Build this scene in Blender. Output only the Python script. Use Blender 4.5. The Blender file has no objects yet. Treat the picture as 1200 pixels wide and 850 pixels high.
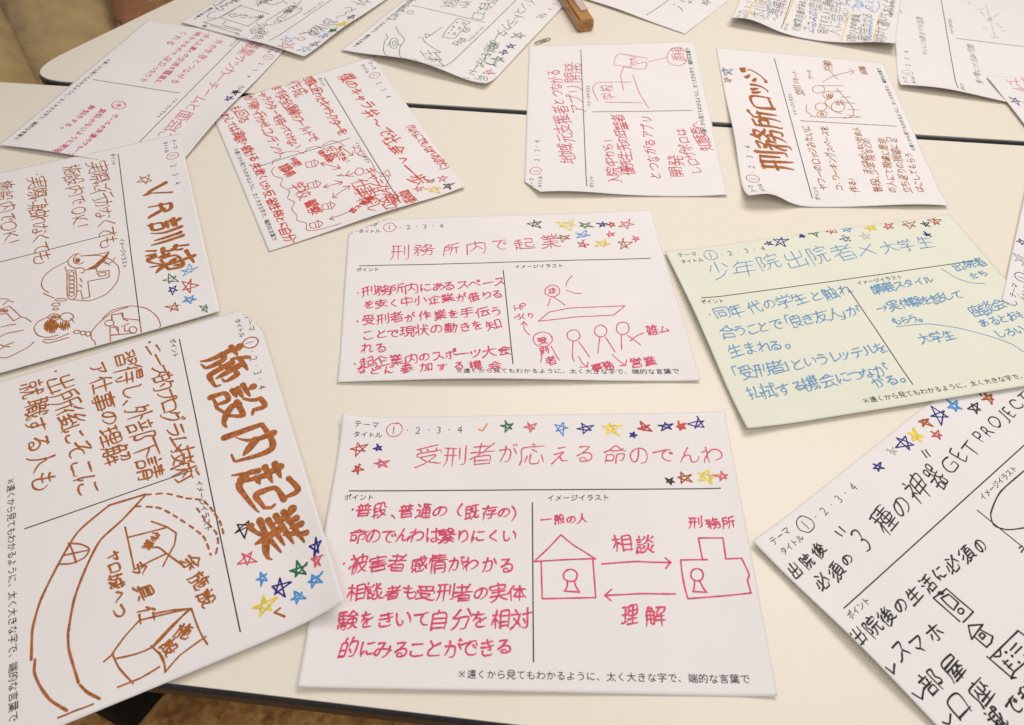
import bpy, bmesh, math, random
import numpy as np

SC = bpy.context.scene
COL = SC.collection

# ------------------------------------------------------------------ camera
CAM_F, CAM_H = 848.855, 0.47209
FW = np.array([0.0, 0.63014465, -0.77647776])
RT = np.array([0.99998007, -0.00490229, -0.00397841])
UP = np.array([0.00631349, 0.77646229, 0.63013209])
CP = np.array([0.0, 0.0, CAM_H])
cd = bpy.data.cameras.new('camera')
cam = bpy.data.objects.new('camera', cd)
COL.objects.link(cam)
from mathutils import Matrix, Vector
cam.matrix_world = Matrix(((RT[0], UP[0], -FW[0], 0), (RT[1], UP[1], -FW[1], 0), (RT[2], UP[2], -FW[2], CAM_H), (0, 0, 0, 1)))
cd.sensor_width = 36
cd.sensor_fit = 'HORIZONTAL'
cd.lens = CAM_F / 1200 * 36
cd.clip_start = 0.02
cd.clip_end = 60
cd.dof.use_dof = True
cd.dof.focus_distance = 0.62
cd.dof.aperture_fstop = 11.0
SC.camera = cam

# ------------------------------------------------------------------ light
w = bpy.data.worlds.new('World')
SC.world = w
w.use_nodes = True
bg = w.node_tree.nodes['Background']
bg.inputs[0].default_value = (1.0, 0.955, 0.92, 1)
bg.inputs[1].default_value = 0.32


def area(name, loc, target, sx, sy, power, col):
    l = bpy.data.lights.new(name, 'AREA')
    l.shape = 'RECTANGLE'
    l.size, l.size_y = sx, sy
    l.energy = power
    l.color = col
    o = bpy.data.objects.new(name, l)
    COL.objects.link(o)
    o.location = loc
    d = Vector(target) - Vector(loc)
    o.rotation_euler = d.to_track_quat('-Z', 'Y').to_euler()
    return o


WARM = (1.0, 0.925, 0.86)
area('ceiling_light', (0.44, 0.98, 1.35), (0.22, 0.6, 0), 1.4, 0.7, 14.4, WARM)
area('ceiling_light', (0.1, -0.35, 1.55), (0.15, 0.35, 0), 1.3, 0.5, 7.0, WARM)
SC.view_settings.view_transform = 'Standard'
SC.view_settings.look = 'None'
SC.view_settings.exposure = 0.07
SC.view_settings.gamma = 1.0


# ------------------------------------------------------------------ helpers
def world_at(px, z=0.0):
    """point of the place seen at a pixel of the photograph, on the level z"""
    px = np.asarray(px, float)
    d = FW + ((px[..., 0:1] - 600) / CAM_F) * RT + ((425 - px[..., 1:2]) / CAM_F) * UP
    z = np.asarray(z, float)
    if z.ndim:
        z = z[..., None]
    t = (z - CAM_H) / d[..., 2:3]
    return CP + d * t


def tag(o, label=None, cat=None, group=None, kind=None):
    if label: o['label'] = label
    if cat: o['category'] = cat
    if group: o['group'] = group
    if kind: o['kind'] = kind
    return o


def empty(name, loc=(0, 0, 0)):
    o = bpy.data.objects.new(name, None)
    o.empty_display_size = 0.02
    COL.objects.link(o)
    o.location = loc
    return o


def link_mesh(name, V, F, mat, parent=None, smooth=False):
    me = bpy.data.meshes.new(name)
    V = np.asarray(V, float)
    if parent is not None:
        V = V - np.array(parent.location)
    me.from_pydata([tuple(v) for v in V], [], [tuple(int(i) for i in f) for f in F])
    me.update()
    if smooth:
        me.polygons.foreach_set('use_smooth', [True] * len(me.polygons))
    me.materials.append(mat)
    o = bpy.data.objects.new(name, me)
    COL.objects.link(o)
    if parent is not None:
        o.parent = parent
    return o


def bm_obj(name, bm, mat, parent=None, smooth=False):
    me = bpy.data.meshes.new(name)
    if parent is not None:
        bmesh.ops.translate(bm, verts=bm.verts, vec=-parent.location)
    bm.to_mesh(me)
    bm.free()
    if smooth:
        me.polygons.foreach_set('use_smooth', [True] * len(me.polygons))
    me.materials.append(mat)
    o = bpy.data.objects.new(name, me)
    COL.objects.link(o)
    if parent is not None:
        o.parent = parent
    return o


# ------------------------------------------------------------------ materials
def mat(name, col, rough=0.6, spec=0.3, noise=None, bump=None, coat=0.0, sheen=0.0):
    m = bpy.data.materials.new(name)
    m.use_nodes = True
    nt = m.node_tree
    b = nt.nodes['Principled BSDF']
    b.inputs['Base Color'].default_value = (*col, 1)
    b.inputs['Roughness'].default_value = rough
    b.inputs['Specular IOR Level'].default_value = spec
    b.inputs['Coat Weight'].default_value = coat
    b.inputs['Sheen Weight'].default_value = sheen
    tc = nt.nodes.new('ShaderNodeTexCoord')
    if noise:
        scale, amt, detail = noise
        n = nt.nodes.new('ShaderNodeTexNoise')
        n.inputs['Scale'].default_value = scale
        n.inputs['Detail'].default_value = detail
        nt.links.new(tc.outputs['Object'], n.inputs['Vector'])
        r = nt.nodes.new('ShaderNodeValToRGB')
        r.color_ramp.elements[0].position = 0.3
        r.color_ramp.elements[1].position = 0.7
        r.color_ramp.elements[0].color = (*[c * (1 - amt) for c in col], 1)
        r.color_ramp.elements[1].color = (*[min(1, c * (1 + amt)) for c in col], 1)
        nt.links.new(n.outputs['Fac'], r.inputs[0])
        nt.links.new(r.outputs[0], b.inputs['Base Color'])
    if bump:
        scale, dist, detail = bump
        n2 = nt.nodes.new('ShaderNodeTexNoise')
        n2.inputs['Scale'].default_value = scale
        n2.inputs['Detail'].default_value = detail
        nt.links.new(tc.outputs['Object'], n2.inputs['Vector'])
        bp = nt.nodes.new('ShaderNodeBump')
        bp.inputs['Strength'].default_value = 1.0
        bp.inputs['Distance'].default_value = dist
        nt.links.new(n2.outputs['Fac'], bp.inputs['Height'])
        nt.links.new(bp.outputs[0], b.inputs['Normal'])
    return m


M = {}
M['paper'] = mat('white_paper', (0.83, 0.80, 0.805), 0.75, 0.2, (14, 0.018, 5), (260, 0.00012, 4))
M['green_paper'] = mat('pale_green_paper', (0.77, 0.785, 0.68), 0.75, 0.2, (14, 0.018, 5), (260, 0.00012, 4))
M['print'] = mat('printer_toner', (0.022, 0.022, 0.03), 0.55, 0.3)
M['table'] = mat('cream_laminate', (0.82, 0.77, 0.67), 0.36, 0.4, (420, 0.018, 3), (900, 0.00002, 2))
M['edge'] = mat('black_edge_band', (0.02, 0.021, 0.028), 0.35, 0.5, (300, .4, 4))
M['apron'] = mat('dark_table_board', (0.055, 0.045, 0.036), 0.6, 0.3, (60, .2, 4))
M['steel'] = mat('grey_steel', (0.35, 0.35, 0.36), 0.35, 0.5)
M['wire'] = mat('clip_wire', (0.40, 0.35, 0.27), 0.35, 0.7)
M['wire'].node_tree.nodes['Principled BSDF'].inputs['Metallic'].default_value = 0.7


def ink_mat(name, col, amt=0.16, rough=0.5):
    return mat('ink_' + name, col, rough, 0.25, (420, amt * 1.7, 5))


INK = {
    'pink': ink_mat('pink', (0.68, 0.075, 0.16)),
    'rose': ink_mat('rose', (0.66, 0.12, 0.17)),
    'hotpink': ink_mat('hot_pink', (0.68, 0.09, 0.28)),
    'red': ink_mat('red', (0.52, 0.06, 0.05)),
    'scarlet': ink_mat('scarlet', (0.64, 0.075, 0.06)),
    'brown': ink_mat('brown', (0.40, 0.125, 0.025)),
    'rust': ink_mat('rust', (0.40, 0.10, 0.03)),
    'brush': ink_mat('brown_brush', (0.40, 0.13, 0.035), 0.22),
    'blue': ink_mat('blue', (0.14, 0.33, 0.56)),
    'sky': ink_mat('sky_blue', (0.08, 0.29, 0.66)),
    'navy': ink_mat('navy', (0.022, 0.022, 0.22)),
    'black': ink_mat('black', (0.02, 0.018, 0.022)),
    'green': ink_mat('green', (0.022, 0.15, 0.06)),
    'darkgreen': ink_mat('dark_green', (0.035, 0.13, 0.07)),
    'yellow': ink_mat('yellow', (0.80, 0.62, 0.08)),
    'orange': ink_mat('orange', (0.70, 0.25, 0.03)),
    'pencil': ink_mat('pencil', (0.45, 0.43, 0.42), 0.2),
    'toner': M['print'],
}

# ------------------------------------------------------------------ stroke alphabet
# centre lines of the letters: width, then one list x, y, x, y ... per stroke on an 88 x 88 grid
GLYPHS = {
'-':[22,[38,32,50,32]],
'1':[13,[43,69,43,17]],
'2':[33,[26,13,35,17,59,17],[27,60,29,65,31,66,41,69,46,68,49,66,53,58,53,50,51,42,38,25,36,17]],
'3':[28,[47,43,52,38,54,34,54,26,52,21,50,19,44,16,37,16,31,18],[42,43,47,43],[31,65,33,68,38,69,48,68,51,65,53,61,53,53,47,43]],
'4':[34,[55,72,52,61,53,18],[52,61,45,58,33,42,31,36],[31,36,60,36]],
'B':[35,[28,43,46,43,56,38,60,31,60,26,54,19,46,16,29,16,28,18,28,69,37,69,45,69,51,65,53,61,53,53,51,49,46,43]],
'C':[43,[70,61,66,66,55,69,46,69,36,67,30,62,25,55,21,45,21,39,24,31,27,26,34,20,40,17,58,16,68,20,70,25]],
'E':[31,[56,69,31,69,31,18,32,16,58,16],[31,42,55,42]],
'G':[44,[67,65,54,69,40,69,35,67,28,61,24,53,21,46,21,38,24,29,29,23,35,19,42,16,58,16,66,19,67,38,55,38]],
'H':[41,[23,69,23,18],[65,69,65,18],[23,42,65,42]],
'J':[21,[50,69,49,6,47,3,42,1,35,1]],
'K':[41,[33,43,35,40,60,16,68,13],[23,69,23,18],[23,43,33,43],[61,73,55,70,52,68,35,48,33,43]],
'L':[31,[30,69,30,17,58,16]],
'O':[50,[37,16,50,16,60,20,66,26,71,35,72,42,71,49,68,56,63,63,52,69,39,69,31,67,23,61,18,52,16,46,16,38,19,30,24,24,27,21,37,16]],
'P':[33,[29,42,46,42,52,44,55,47,58,52,58,59,55,64,51,68,40,69,29,69,29,18]],
'R':[38,[42,42,60,16,64,14],[42,42,43,44,48,48,50,51,50,55,48,64,46,66,41,69,27,69,25,69,25,18],[25,42,42,42]],
'T':[41,[43,69,43,17],[24,69,65,69]],
'V':[43,[44,27,44,16],[65,70,47,29,44,27],[23,70,40,29,44,27]],
'a':[30,[28,41,31,46,38,49,43,49,49,45,50,41,50,18],[50,18,53,15,59,16,60,18],[50,34,43,33,34,29,31,24,31,20,34,16,37,15,50,18]],
'b':[31,[30,69,30,18,38,16,47,16,54,21,58,29,58,37,52,46,46,49,42,49,30,46]],
'c':[29,[59,42,56,46,53,48,45,49,36,45,32,37,32,28,36,20,39,18,46,16,56,16]],
'd':[31,[58,69,58,17,41,16,36,19,31,25,30,32,31,40,37,47,43,49,58,48]],
'e':[31,[31,34,56,34,58,38,55,42,51,47,43,49,34,45,31,38,30,32,31,27,35,19,41,17,47,16,58,18]],
'f':[24,[56,66,53,69,49,69,44,66,41,61,40,17],[35,48,47,48]],
'g':[32,[38,14,30,9,29,6,31,2,36,0],[38,14,48,13,56,10,58,6,58,3,55,1,51,0],[40,28,36,21,38,14],[59,49,49,48,45,49,38,47,35,44,32,38,34,33,40,28],[52,48,54,38,53,33,49,29,40,28]],
'h':[29,[31,69,31,17],[31,44,43,49,48,49,53,46,56,38,56,17]],
'i':[13,[43,47,43,17]],
'j':[17,[46,47,46,5,44,2,40,0]],
'k':[33,[39,32,41,29,53,16,61,13],[28,69,28,17],[28,32,39,32],[58,51,49,46,41,36,39,32]],
'l':[12,[43,69,43,17]],
'm':[46,[19,44,19,17],[43,42,43,17],[43,42,55,49,61,49,66,46,69,39,69,17],[19,44,31,49,36,49,40,47,43,42]],
'n':[29,[31,44,31,17],[31,44,43,49,48,49,53,46,56,38,56,17]],
'o':[36,[40,16,50,16,54,19,59,23,61,29,61,35,59,42,53,46,46,49,38,48,32,45,29,41,27,33,28,27,30,23,35,18,40,16]],
'p':[31,[30,16,43,16,51,19,54,21,58,28,58,35,54,42,50,46,44,48,30,48,30,4]],
'q':[31,[58,16,42,16,38,17,32,24,30,31,31,38,36,45,43,48,58,48,58,4]],
'r':[27,[33,47,33,17],[33,41,36,41,42,46,49,49,53,47]],
's':[25,[53,45,50,48,41,49,37,47,35,44,37,37,51,27,52,23,51,18,46,16,39,16,33,18,31,22]],
't':[27,[43,59,39,47,39,28,41,20,44,16,52,16,56,18,58,20],[32,46,38,48,52,48]],
'u':[29,[56,47,56,20],[31,47,31,31,31,24,34,19,38,16,43,16,50,19,56,20]],
'v':[33,[44,24,44,16],[31,49,40,26,44,24],[60,50,58,49,47,27,44,24]],
'w':[50,[31,24,31,16],[70,49,61,28,58,24,58,16],[44,42,40,41,35,28,31,24],[18,49,28,26,31,24],[43,46,44,43,47,40,53,27,58,24]],
'y':[33,[61,50,59,49,56,46,48,30,44,26,42,16,36,3,32,2],[31,49,40,29,44,26]],
'※':[60,[15,28,28,41],[16,54,32,38],[28,61],[46,42]],
'→':[60,[59,51,66,46,66,43,65,42,67,42,67,38,64,38,64,37,66,37,65,34,47,18],[14,40,56,41,65,40]],
'①':[60,[34,53,39,59,42,60,45,59,44,28],[35,11,26,15,18,22,14,28,11,36,10,47,14,60,21,69,28,74,34,76,40,78,47,78,60,74,67,69,72,64,77,50,77,36,72,24,62,15,51,11,35,11]],
'②':[60,[37,28,53,28],[36,58,40,61,46,61,51,59,53,54,51,46,39,33,37,28],[35,11,26,15,18,22,14,28,11,36,10,47,14,60,21,69,28,74,34,76,40,78,47,78,60,74,67,69,72,64,77,50,77,36,72,24,62,15,51,11,35,11]],
'、':[60,[10,28,22,16,24,13]],
'。':[60,[14,10,20,10,25,12,28,20,26,27,23,30,20,31,14,31,12,30,9,29,6,23,8,15,14,10]],
'々':[60,[51,28,52,24,62,16],[34,61,67,61,66,53,51,28],[31,34,34,35,45,29,51,28],[39,78,34,62,31,60,23,45,15,35]],
'「':[60,[81,84,62,84,61,83,61,34]],
'」':[60,[27,58,27,9,7,9]],
'〜':[60,[12,46,16,51,20,53,31,53,38,51,51,40,62,38,71,40,79,47]],
'あ':[60,[37,20,31,20,24,16,19,16,14,20,13,24,14,31,18,38,23,43,28,47,33,48,35,51,45,53,55,53,68,50,73,45,76,39,76,30,74,26,70,19,66,17,52,13],[38,80,36,75,34,47,37,20],[60,60,59,53,56,52,53,42,49,36,42,28,37,26],[35,51,34,48],[16,69,35,69,51,69,67,72]],
'い':[60,[61,69,64,68,66,65,72,52,76,33,75,28],[16,71,16,43,19,29,23,20,30,16,36,18,42,27,43,31,42,34]],
'う':[60,[19,52,38,58,50,58,61,53,66,47,67,40,66,35,61,26,58,22,47,16,33,13],[29,77,60,75]],
'え':[60,[15,14,17,15,35,33,41,35],[41,35,47,32,53,17,55,15,58,13,76,14],[53,56,51,50,41,40,41,38,43,37,42,36],[20,55,35,55,48,58,53,56],[30,78,58,75]],
'お':[60,[32,80,31,17,28,14,22,15,15,19,13,22,13,28,16,32,26,39,31,40,32,43,47,46,59,46,68,42,71,38,73,34,72,26,69,21,65,18,58,15,50,14],[31,43,31,40],[65,69,79,61],[14,64,31,64,49,66]],
'か':[60,[34,78,31,62,29,58,28,50,23,34,16,18,13,14],[10,58,45,61,50,60,54,55,55,53,55,39,53,27,51,20,46,15,34,14],[69,67,77,49,80,40],[30,60,31,61]],
'が':[60,[32,77,31,61,28,59,28,50,19,27,13,14],[9,58,31,61,46,61,50,60,52,56,54,46,53,29,50,20,45,14,33,14],[68,65,79,41],[28,60,31,61],[68,80,72,73],[77,84,81,77]],
'き':[60,[21,34,20,26,20,22,23,18,27,15,33,13,59,13,64,16],[58,51,58,45,62,36,62,34,59,33,50,35],[18,51,47,50,72,54],[46,79,47,70,50,69,53,51],[19,69,33,69,52,69,67,73],[47,69,50,69]],
'く':[60,[55,78,50,72,25,51,24,44,26,40,58,13]],
'け':[60,[63,79,64,47,62,30,59,23,52,15,48,13,42,13],[17,76,14,53,13,37,15,27,17,25,17,16],[24,38,21,27,17,25],[38,60,53,59,78,61]],
'こ':[60,[20,36,19,24,22,20,28,16,39,14,51,14,70,16,71,18],[24,71,29,70,65,71]],
'ご':[60,[18,35,18,24,21,19,26,16,37,13,51,13,69,16],[23,70,26,69,64,70],[68,80,73,73],[77,83,82,76]],
'さ':[60,[22,38,20,26,22,20,28,15,33,13,42,13,64,14],[48,79,51,65,54,64,55,58,65,39,64,38,50,38],[18,65,46,64,62,65,73,69],[51,65,54,65]],
'し':[60,[22,80,25,76,24,24,26,19,30,15,42,12,56,14,69,21,74,27,74,31]],
'じ':[60,[24,77,24,23,27,16,31,13,37,12,51,13,61,16,66,20,73,28],[53,69,58,61],[65,74,69,66]],
'す':[60,[50,79,50,52,52,49,53,38,50,27,48,23,43,18,33,13,29,13],[50,53,40,53,37,52,31,47,30,40,32,34,38,30,42,30,51,31],[12,67,78,69]],
'せ':[60,[27,75,26,28,29,19,34,16,38,15,58,15,69,16],[61,77,61,39,58,35,47,35],[9,53,77,60]],
'そ':[60,[43,46,42,42,38,39,35,34,35,25,37,20,42,15,49,13,60,13,61,13],[12,44,26,46,32,48,43,46,53,49,74,50],[56,76,54,70,35,54,32,48],[26,75,53,76,56,76]],
'た':[60,[36,80,34,79,32,66,30,61,28,49,16,15],[45,31,45,22,47,18,50,16,53,15,77,16],[50,52,66,53,74,52,78,49],[13,65,30,65,49,67],[31,65,32,65]],
'だ':[60,[31,77,30,65,28,61,25,46,13,13],[42,29,42,22,43,19,50,14,68,13,73,14,75,16],[47,50,52,51,73,50],[9,63,28,63,31,65,39,65,47,67,48,69],[28,63,30,65],[66,75,70,67],[76,78,80,71]],
'ち':[60,[24,38,42,46,52,46,63,44,68,40,70,37,71,31,70,25,66,19,61,16,50,13,32,13,30,15],[33,79,31,67,29,65,29,59,24,38,20,33],[29,66,31,66],[13,67,41,66,63,69,66,70]],
'っ':[60,[19,45,38,51,54,53,66,50,70,45,71,41,71,35,69,28,65,23,50,16,38,15]],
'つ':[60,[12,56,32,63,50,67,66,64,74,56,76,49,76,44,74,37,69,30,64,26,55,22,35,18]],
'づ':[60,[11,54,34,62,49,65,54,65,63,63,68,61,72,55,75,45,72,34,69,29,61,23,53,20,33,16],[64,80,66,78,70,71],[76,82,80,74]],
'て':[60,[50,69,48,69,50,68,49,65,42,58,38,50,36,41,37,34,41,26,46,20,53,16,65,14],[12,69,46,72,51,70,65,73,74,73]],
'で':[60,[52,71,51,67,44,60,38,51,36,42,36,34,41,24,46,19,61,14,69,16],[64,55,68,47,71,46],[73,59,78,50],[11,68,42,71,55,71,62,73,73,73]],
'と':[60,[65,65,42,53,36,51,35,48,24,38,21,30,21,26,24,20,35,15,58,14,71,16],[25,76,36,51]],
'ど':[60,[65,63,61,64,38,51,33,50,32,47,22,37,19,25,22,19,24,17,35,13,50,13,60,13,69,15,70,16],[23,76,33,50],[68,77,72,70],[77,81,82,73]],
'な':[60,[56,51,59,27,56,16,53,13,49,12,41,12,35,14,33,16,31,20,32,25,36,29,41,31,55,30,60,28,65,26,75,20],[58,30,59,28],[35,79,33,67,30,65,30,61,26,51,14,30],[63,66,76,60],[12,65,26,65,46,68],[30,65,33,66]],
'に':[60,[18,76,14,46,14,28,16,23,16,14],[39,33,38,27,40,23,45,19,50,17,69,17,76,19],[24,35,21,26,16,24],[43,69,51,68,73,69]],
'ね':[60,[29,79,28,51,25,43,27,13],[72,26,77,25,82,20],[25,42,20,40,10,27,9,24],[28,52,33,53,41,61,52,66,60,67,66,65,70,61,73,50,73,35,72,26,70,22,66,18,59,15,54,15,48,17,44,22,44,25,46,29,53,33,62,33,72,30],[11,63,28,65]],
'の':[60,[45,72,41,46,35,31,29,23,24,21,18,23,14,28,11,37,12,45,15,55,23,64,28,68,38,72,50,73,58,71,64,68,71,61,75,52,76,38,75,34,72,28,65,20,53,15,48,14]],
'は':[60,[17,76,13,45,13,28,16,23,16,14],[63,28,70,28,79,21],[23,35,20,26,16,24],[62,76,61,52,63,24,62,18,58,14,53,13,46,13,39,16,36,20,36,26,40,30,42,31,47,33,63,32],[38,61,68,61,76,63]],
'ば':[60,[16,76,15,73,11,41,11,30,12,24,13,22,14,13],[61,28,68,27,76,20],[21,34,18,24,13,22],[60,76,60,38,61,28,60,17,56,14,52,13,43,13,37,15,35,18,34,21,36,28,41,31,46,32,61,31],[36,61,75,61],[70,80,73,73,76,70],[80,82,82,75]],
'へ':[60,[11,36,31,62,38,64,45,58,68,31,78,22]],
'べ':[60,[10,35,30,60,37,62,44,56,68,29],[61,69,67,58],[72,73,76,65]],
'ま':[60,[46,80,46,43,47,23,46,17,42,13,38,12,31,12,23,15,20,17,20,25,23,28,29,31,46,31,48,29,54,28,63,25,71,19],[46,31,47,29],[20,50,60,50,72,52],[20,69,59,69,71,71]],
'み':[60,[71,53,70,42,67,32,63,24,55,16,49,12,46,12],[35,47,34,40,26,24,21,20,13,21,11,24,10,27,10,32,12,37,16,42,28,47,40,48,52,46,68,41,69,37,75,35,79,32],[69,40,69,37],[23,73,48,75,46,69,40,54,39,48]],
'も':[60,[12,43,31,41,50,42],[35,80,34,77,31,44,29,39,29,26,32,18,36,15,42,13,58,13,67,17,72,24,73,35,70,42,65,47],[13,66,28,64,50,65]],
'よ':[60,[43,78,44,22,43,18,42,15,37,13,24,13,16,17,15,24,16,28,21,32,32,34,43,33,45,31,55,29,69,20],[43,61,69,62]],
'ら':[60,[21,38,27,39,31,43,42,47,55,48,66,44,70,38,71,31,69,25,67,22,61,17,46,13,31,13,28,15],[24,63,20,41,21,37,20,33],[31,77,59,73]],
'り':[60,[24,54,28,58,37,70,46,74,51,74,58,72,62,67,65,61,66,46,65,35,62,29,55,22,50,18,39,13,34,13],[25,79,22,56,24,54,22,46,22,35]],
'る':[60,[18,38,31,47,38,50,54,50,65,45,70,38,71,31,69,22,64,17,51,13,39,13,33,15,30,17,29,20,29,24,32,28,37,30,46,29,51,23,53,14],[38,52,40,50],[58,74,54,69,39,55,38,53,38,52],[24,74,38,75,58,74]],
'れ':[60,[29,79,28,64,28,51,25,43,27,13],[25,42,20,40,10,27,9,20],[28,51,34,53,40,59,50,65,53,66,61,66,64,64,66,61,66,48,63,28,64,20,68,16,75,16,82,20,84,25],[11,63,28,65]],
'ろ':[60,[15,34,33,47,38,50,58,49,66,44,70,38,71,31,69,24,65,20,51,13,32,13],[38,51,39,50],[56,73,53,68,38,54,37,52,38,51],[24,73,25,74,56,73]],
'わ':[60,[29,79,28,50,25,43,27,13],[28,50,34,52,43,59,55,62,66,61,73,55,77,50,78,42,75,31,69,23,61,19,51,16],[25,42,20,40,10,27,9,20],[11,63,28,65]],
'を':[60,[48,40,40,38,34,33,30,29,28,21,30,16,38,13,61,13,69,14],[25,50,42,52,46,50,48,45,48,28],[38,80,36,80,35,70,31,69,30,62,25,51,16,40],[48,44,54,45,73,53],[14,69,46,69,62,72],[31,69,35,69]],
'ん':[60,[42,76,28,50,27,43,20,34,12,15],[27,42,41,46,46,44,48,40,48,24,50,18,52,15,58,13,65,14,70,17,77,26,79,32]],
'ア':[60,[42,58,42,48,39,31,32,21,22,14],[15,73,74,72,73,65,69,60,59,49,54,49]],
'イ':[60,[47,55,48,14],[13,42,47,55,50,60,65,70,70,76]],
'カ':[60,[40,78,40,64,35,41,27,25,16,16],[15,63,68,63,71,62,70,38,66,19,64,16,59,15,49,16]],
'キ':[60,[38,80,38,68,39,64,41,62,43,42,46,38,50,13],[14,34,68,42,75,43,76,46],[14,59,67,67]],
'ク':[60,[11,46,16,47,19,49,36,68,70,67,70,62,68,53,55,34,47,26,35,18,25,13,22,14],[43,80,41,79,39,75,38,68]],
'グ':[60,[34,66,65,65,67,63,66,58,59,40,48,28,39,20,30,15,22,11,16,13],[38,76,34,66,30,64,20,51,11,44],[66,80,71,72],[76,83,80,76]],
'ケ':[60,[53,62,51,45,45,29,34,16,31,14,26,14],[33,79,30,76,27,63,25,62,16,47],[27,62,76,62]],
'コ':[60,[18,69,71,69,71,16],[17,20,71,20]],
'サ':[60,[60,77,60,46,56,30,51,22,43,15,38,13,33,14],[28,78,28,38],[9,60,76,60]],
'ジ':[60,[14,16,17,15,21,15,33,19,46,25,61,35,69,44,75,51,75,55],[13,54,27,46],[27,75,40,65],[62,75,67,66],[73,80,80,69]],
'ス':[60,[13,16,16,16,23,19,36,29,45,38,50,40],[50,40,72,18,73,16],[20,71,63,71,62,63,52,46,50,40]],
'ズ':[60,[11,15,14,14,21,18,31,25,43,36,48,38],[48,38,65,23,70,16],[61,69,60,61,49,43,48,38],[17,69,65,69,69,70,70,74,65,81],[76,84,80,77]],
'ソ':[60,[73,75,69,72,67,60,63,48,51,31,44,24,33,16,31,15,24,16],[18,69,27,52]],
'タ':[60,[38,69,69,69,71,66,69,60,59,38,46,26,28,15,24,13,20,14],[37,48,65,30],[11,46,14,46,18,48,26,56,34,68,38,69],[43,80,41,80,40,77,38,69]],
'チ':[60,[45,72,45,45,41,29,36,21,30,16,26,13,24,14],[12,49,76,49],[20,71,45,72,64,76,69,75]],
'ッ':[60,[69,55,66,42,56,27,50,21,41,15,34,11,30,12],[21,58,20,53,25,41],[41,59,45,46]],
'ツ':[60,[74,71,69,51,60,36,49,26,41,20,31,15,26,16],[15,72,14,69,20,51],[38,75,43,61,43,58]],
'テ':[60,[46,51,44,35,41,26,37,20,31,15,28,13,24,13],[12,52,77,52],[22,74,68,74]],
'ト':[60,[33,78,33,14],[33,53,42,51,69,41]],
'ド':[60,[31,76,31,13],[31,51,36,51,67,39],[56,73,61,65],[67,78,73,69]],
'ニ':[60,[12,22,74,22],[20,66,66,66,70,63]],
'パ':[60,[33,69,30,67,28,52,21,34,14,19,10,16],[55,69,67,41,75,16],[74,66,80,69,82,72,81,77,76,82,71,81,67,76,69,69,74,66]],
'フ':[60,[16,71,69,71,70,69,68,55,65,46,55,33,47,26,36,19,28,16,23,17]],
'プ':[60,[15,69,78,69,82,70,84,76,82,81,80,83,75,83,71,81,69,78,69,64,66,53,59,38,52,30,42,22,34,17,26,15]],
'ペ':[60,[11,35,31,61,37,62,45,55,76,21],[66,58,74,59,77,65,74,72,70,74,65,74,61,69,61,62,66,58]],
'ホ':[60,[45,79,45,18,42,14,32,14,29,16],[66,45,77,28,80,26],[25,45,14,28],[13,63,76,64]],
'ボ':[60,[43,78,43,17,41,13,30,13],[65,42,75,26],[23,42,13,28],[12,62,75,62],[65,79,69,72],[76,82,81,73]],
'ポ':[60,[43,78,43,17,41,13,30,13],[65,42,75,26],[23,42,13,28],[12,62,75,62],[72,70,76,72,80,77,77,83,74,85,69,85,65,80,65,75,68,72,72,70]],
'マ':[60,[26,43,38,33,43,31,46,26,56,14],[13,69,73,69,72,61,68,55,56,42,43,31]],
'ム':[60,[70,24,73,23,76,16],[11,19,70,24],[42,76,40,76,24,26,24,20],[61,44,69,31,70,24]],
'メ':[60,[66,75,61,61,51,45,31,24,21,17,17,15,14,15],[25,61,41,50,64,32]],
'モ':[60,[38,71,38,28,40,20,42,17,51,15,73,16],[13,46,76,46,80,43],[20,72,39,71,69,72]],
'ャ':[60,[31,62,34,47,36,46,45,9],[17,43,62,52,69,52,68,46,64,40,58,33,53,31],[34,46,36,46]],
'ヤ':[60,[27,78,31,61,33,59,33,53,43,14],[10,54,35,61,73,67,73,65,72,60,67,52,59,42,53,41],[31,60,33,60]],
'ラ':[60,[16,53,71,53,70,45,67,38,56,26,40,16,34,14,30,15],[24,75,68,75]],
'リ':[60,[65,76,65,50,63,38,60,30,55,24,47,17,39,14,34,15],[24,75,23,39]],
'ル':[60,[28,76,27,53,24,35,21,26,16,19,12,15,8,15],[50,76,50,18,58,19,71,28,79,36,80,42]],
'レ':[60,[24,74,24,20,25,17,38,20,51,26,65,34,76,44]],
'ロ':[60,[16,16,17,69,71,69,72,16],[16,20,72,20]],
'ワ':[60,[16,48,16,71,71,70,72,65,69,49,66,42,62,34,54,26,46,20,36,15,34,14,32,15]],
'ン':[60,[20,16,38,22,54,31,68,42,73,49,77,55,77,61],[20,73,35,61]],
'・':[60,[43,46,44,46]],
'ー':[60,[13,46,75,46]],
'一':[60,[8,46,80,46]],
'下':[60,[42,77,42,9],[42,54,48,54,73,39],[9,77,80,77]],
'世':[60,[20,80,21,15,77,15],[9,62,80,62],[43,83,43,35,45,33,67,34,67,81]],
'中':[60,[43,83,43,10],[12,32,12,66,13,68,75,68,76,33],[12,38,76,38]],
'事':[60,[43,83,43,15,41,9,31,9],[15,22,72,22],[16,45,70,45,72,42,72,22],[7,33,80,33],[43,67,69,67,70,58,68,55,20,55,18,58,18,65,20,67,43,67],[9,76,79,76]],
'交':[60,[10,9,32,18,46,26,53,35,59,46],[29,46,38,31,50,21,63,15,76,10,80,11],[43,26,46,26],[13,47,22,54,28,61],[58,61,61,61,71,53],[9,72,78,72],[41,83,44,78,45,72]],
'人':[60,[43,59,40,56,35,40,29,29,21,19,9,11],[43,83,42,67,43,59,47,55,54,36,59,30,68,19,80,12]],
'仁':[60,[29,83,28,82,20,68,18,59,20,55,20,10],[32,16,80,16],[8,48,13,55,18,58],[38,69,76,69]],
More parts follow.
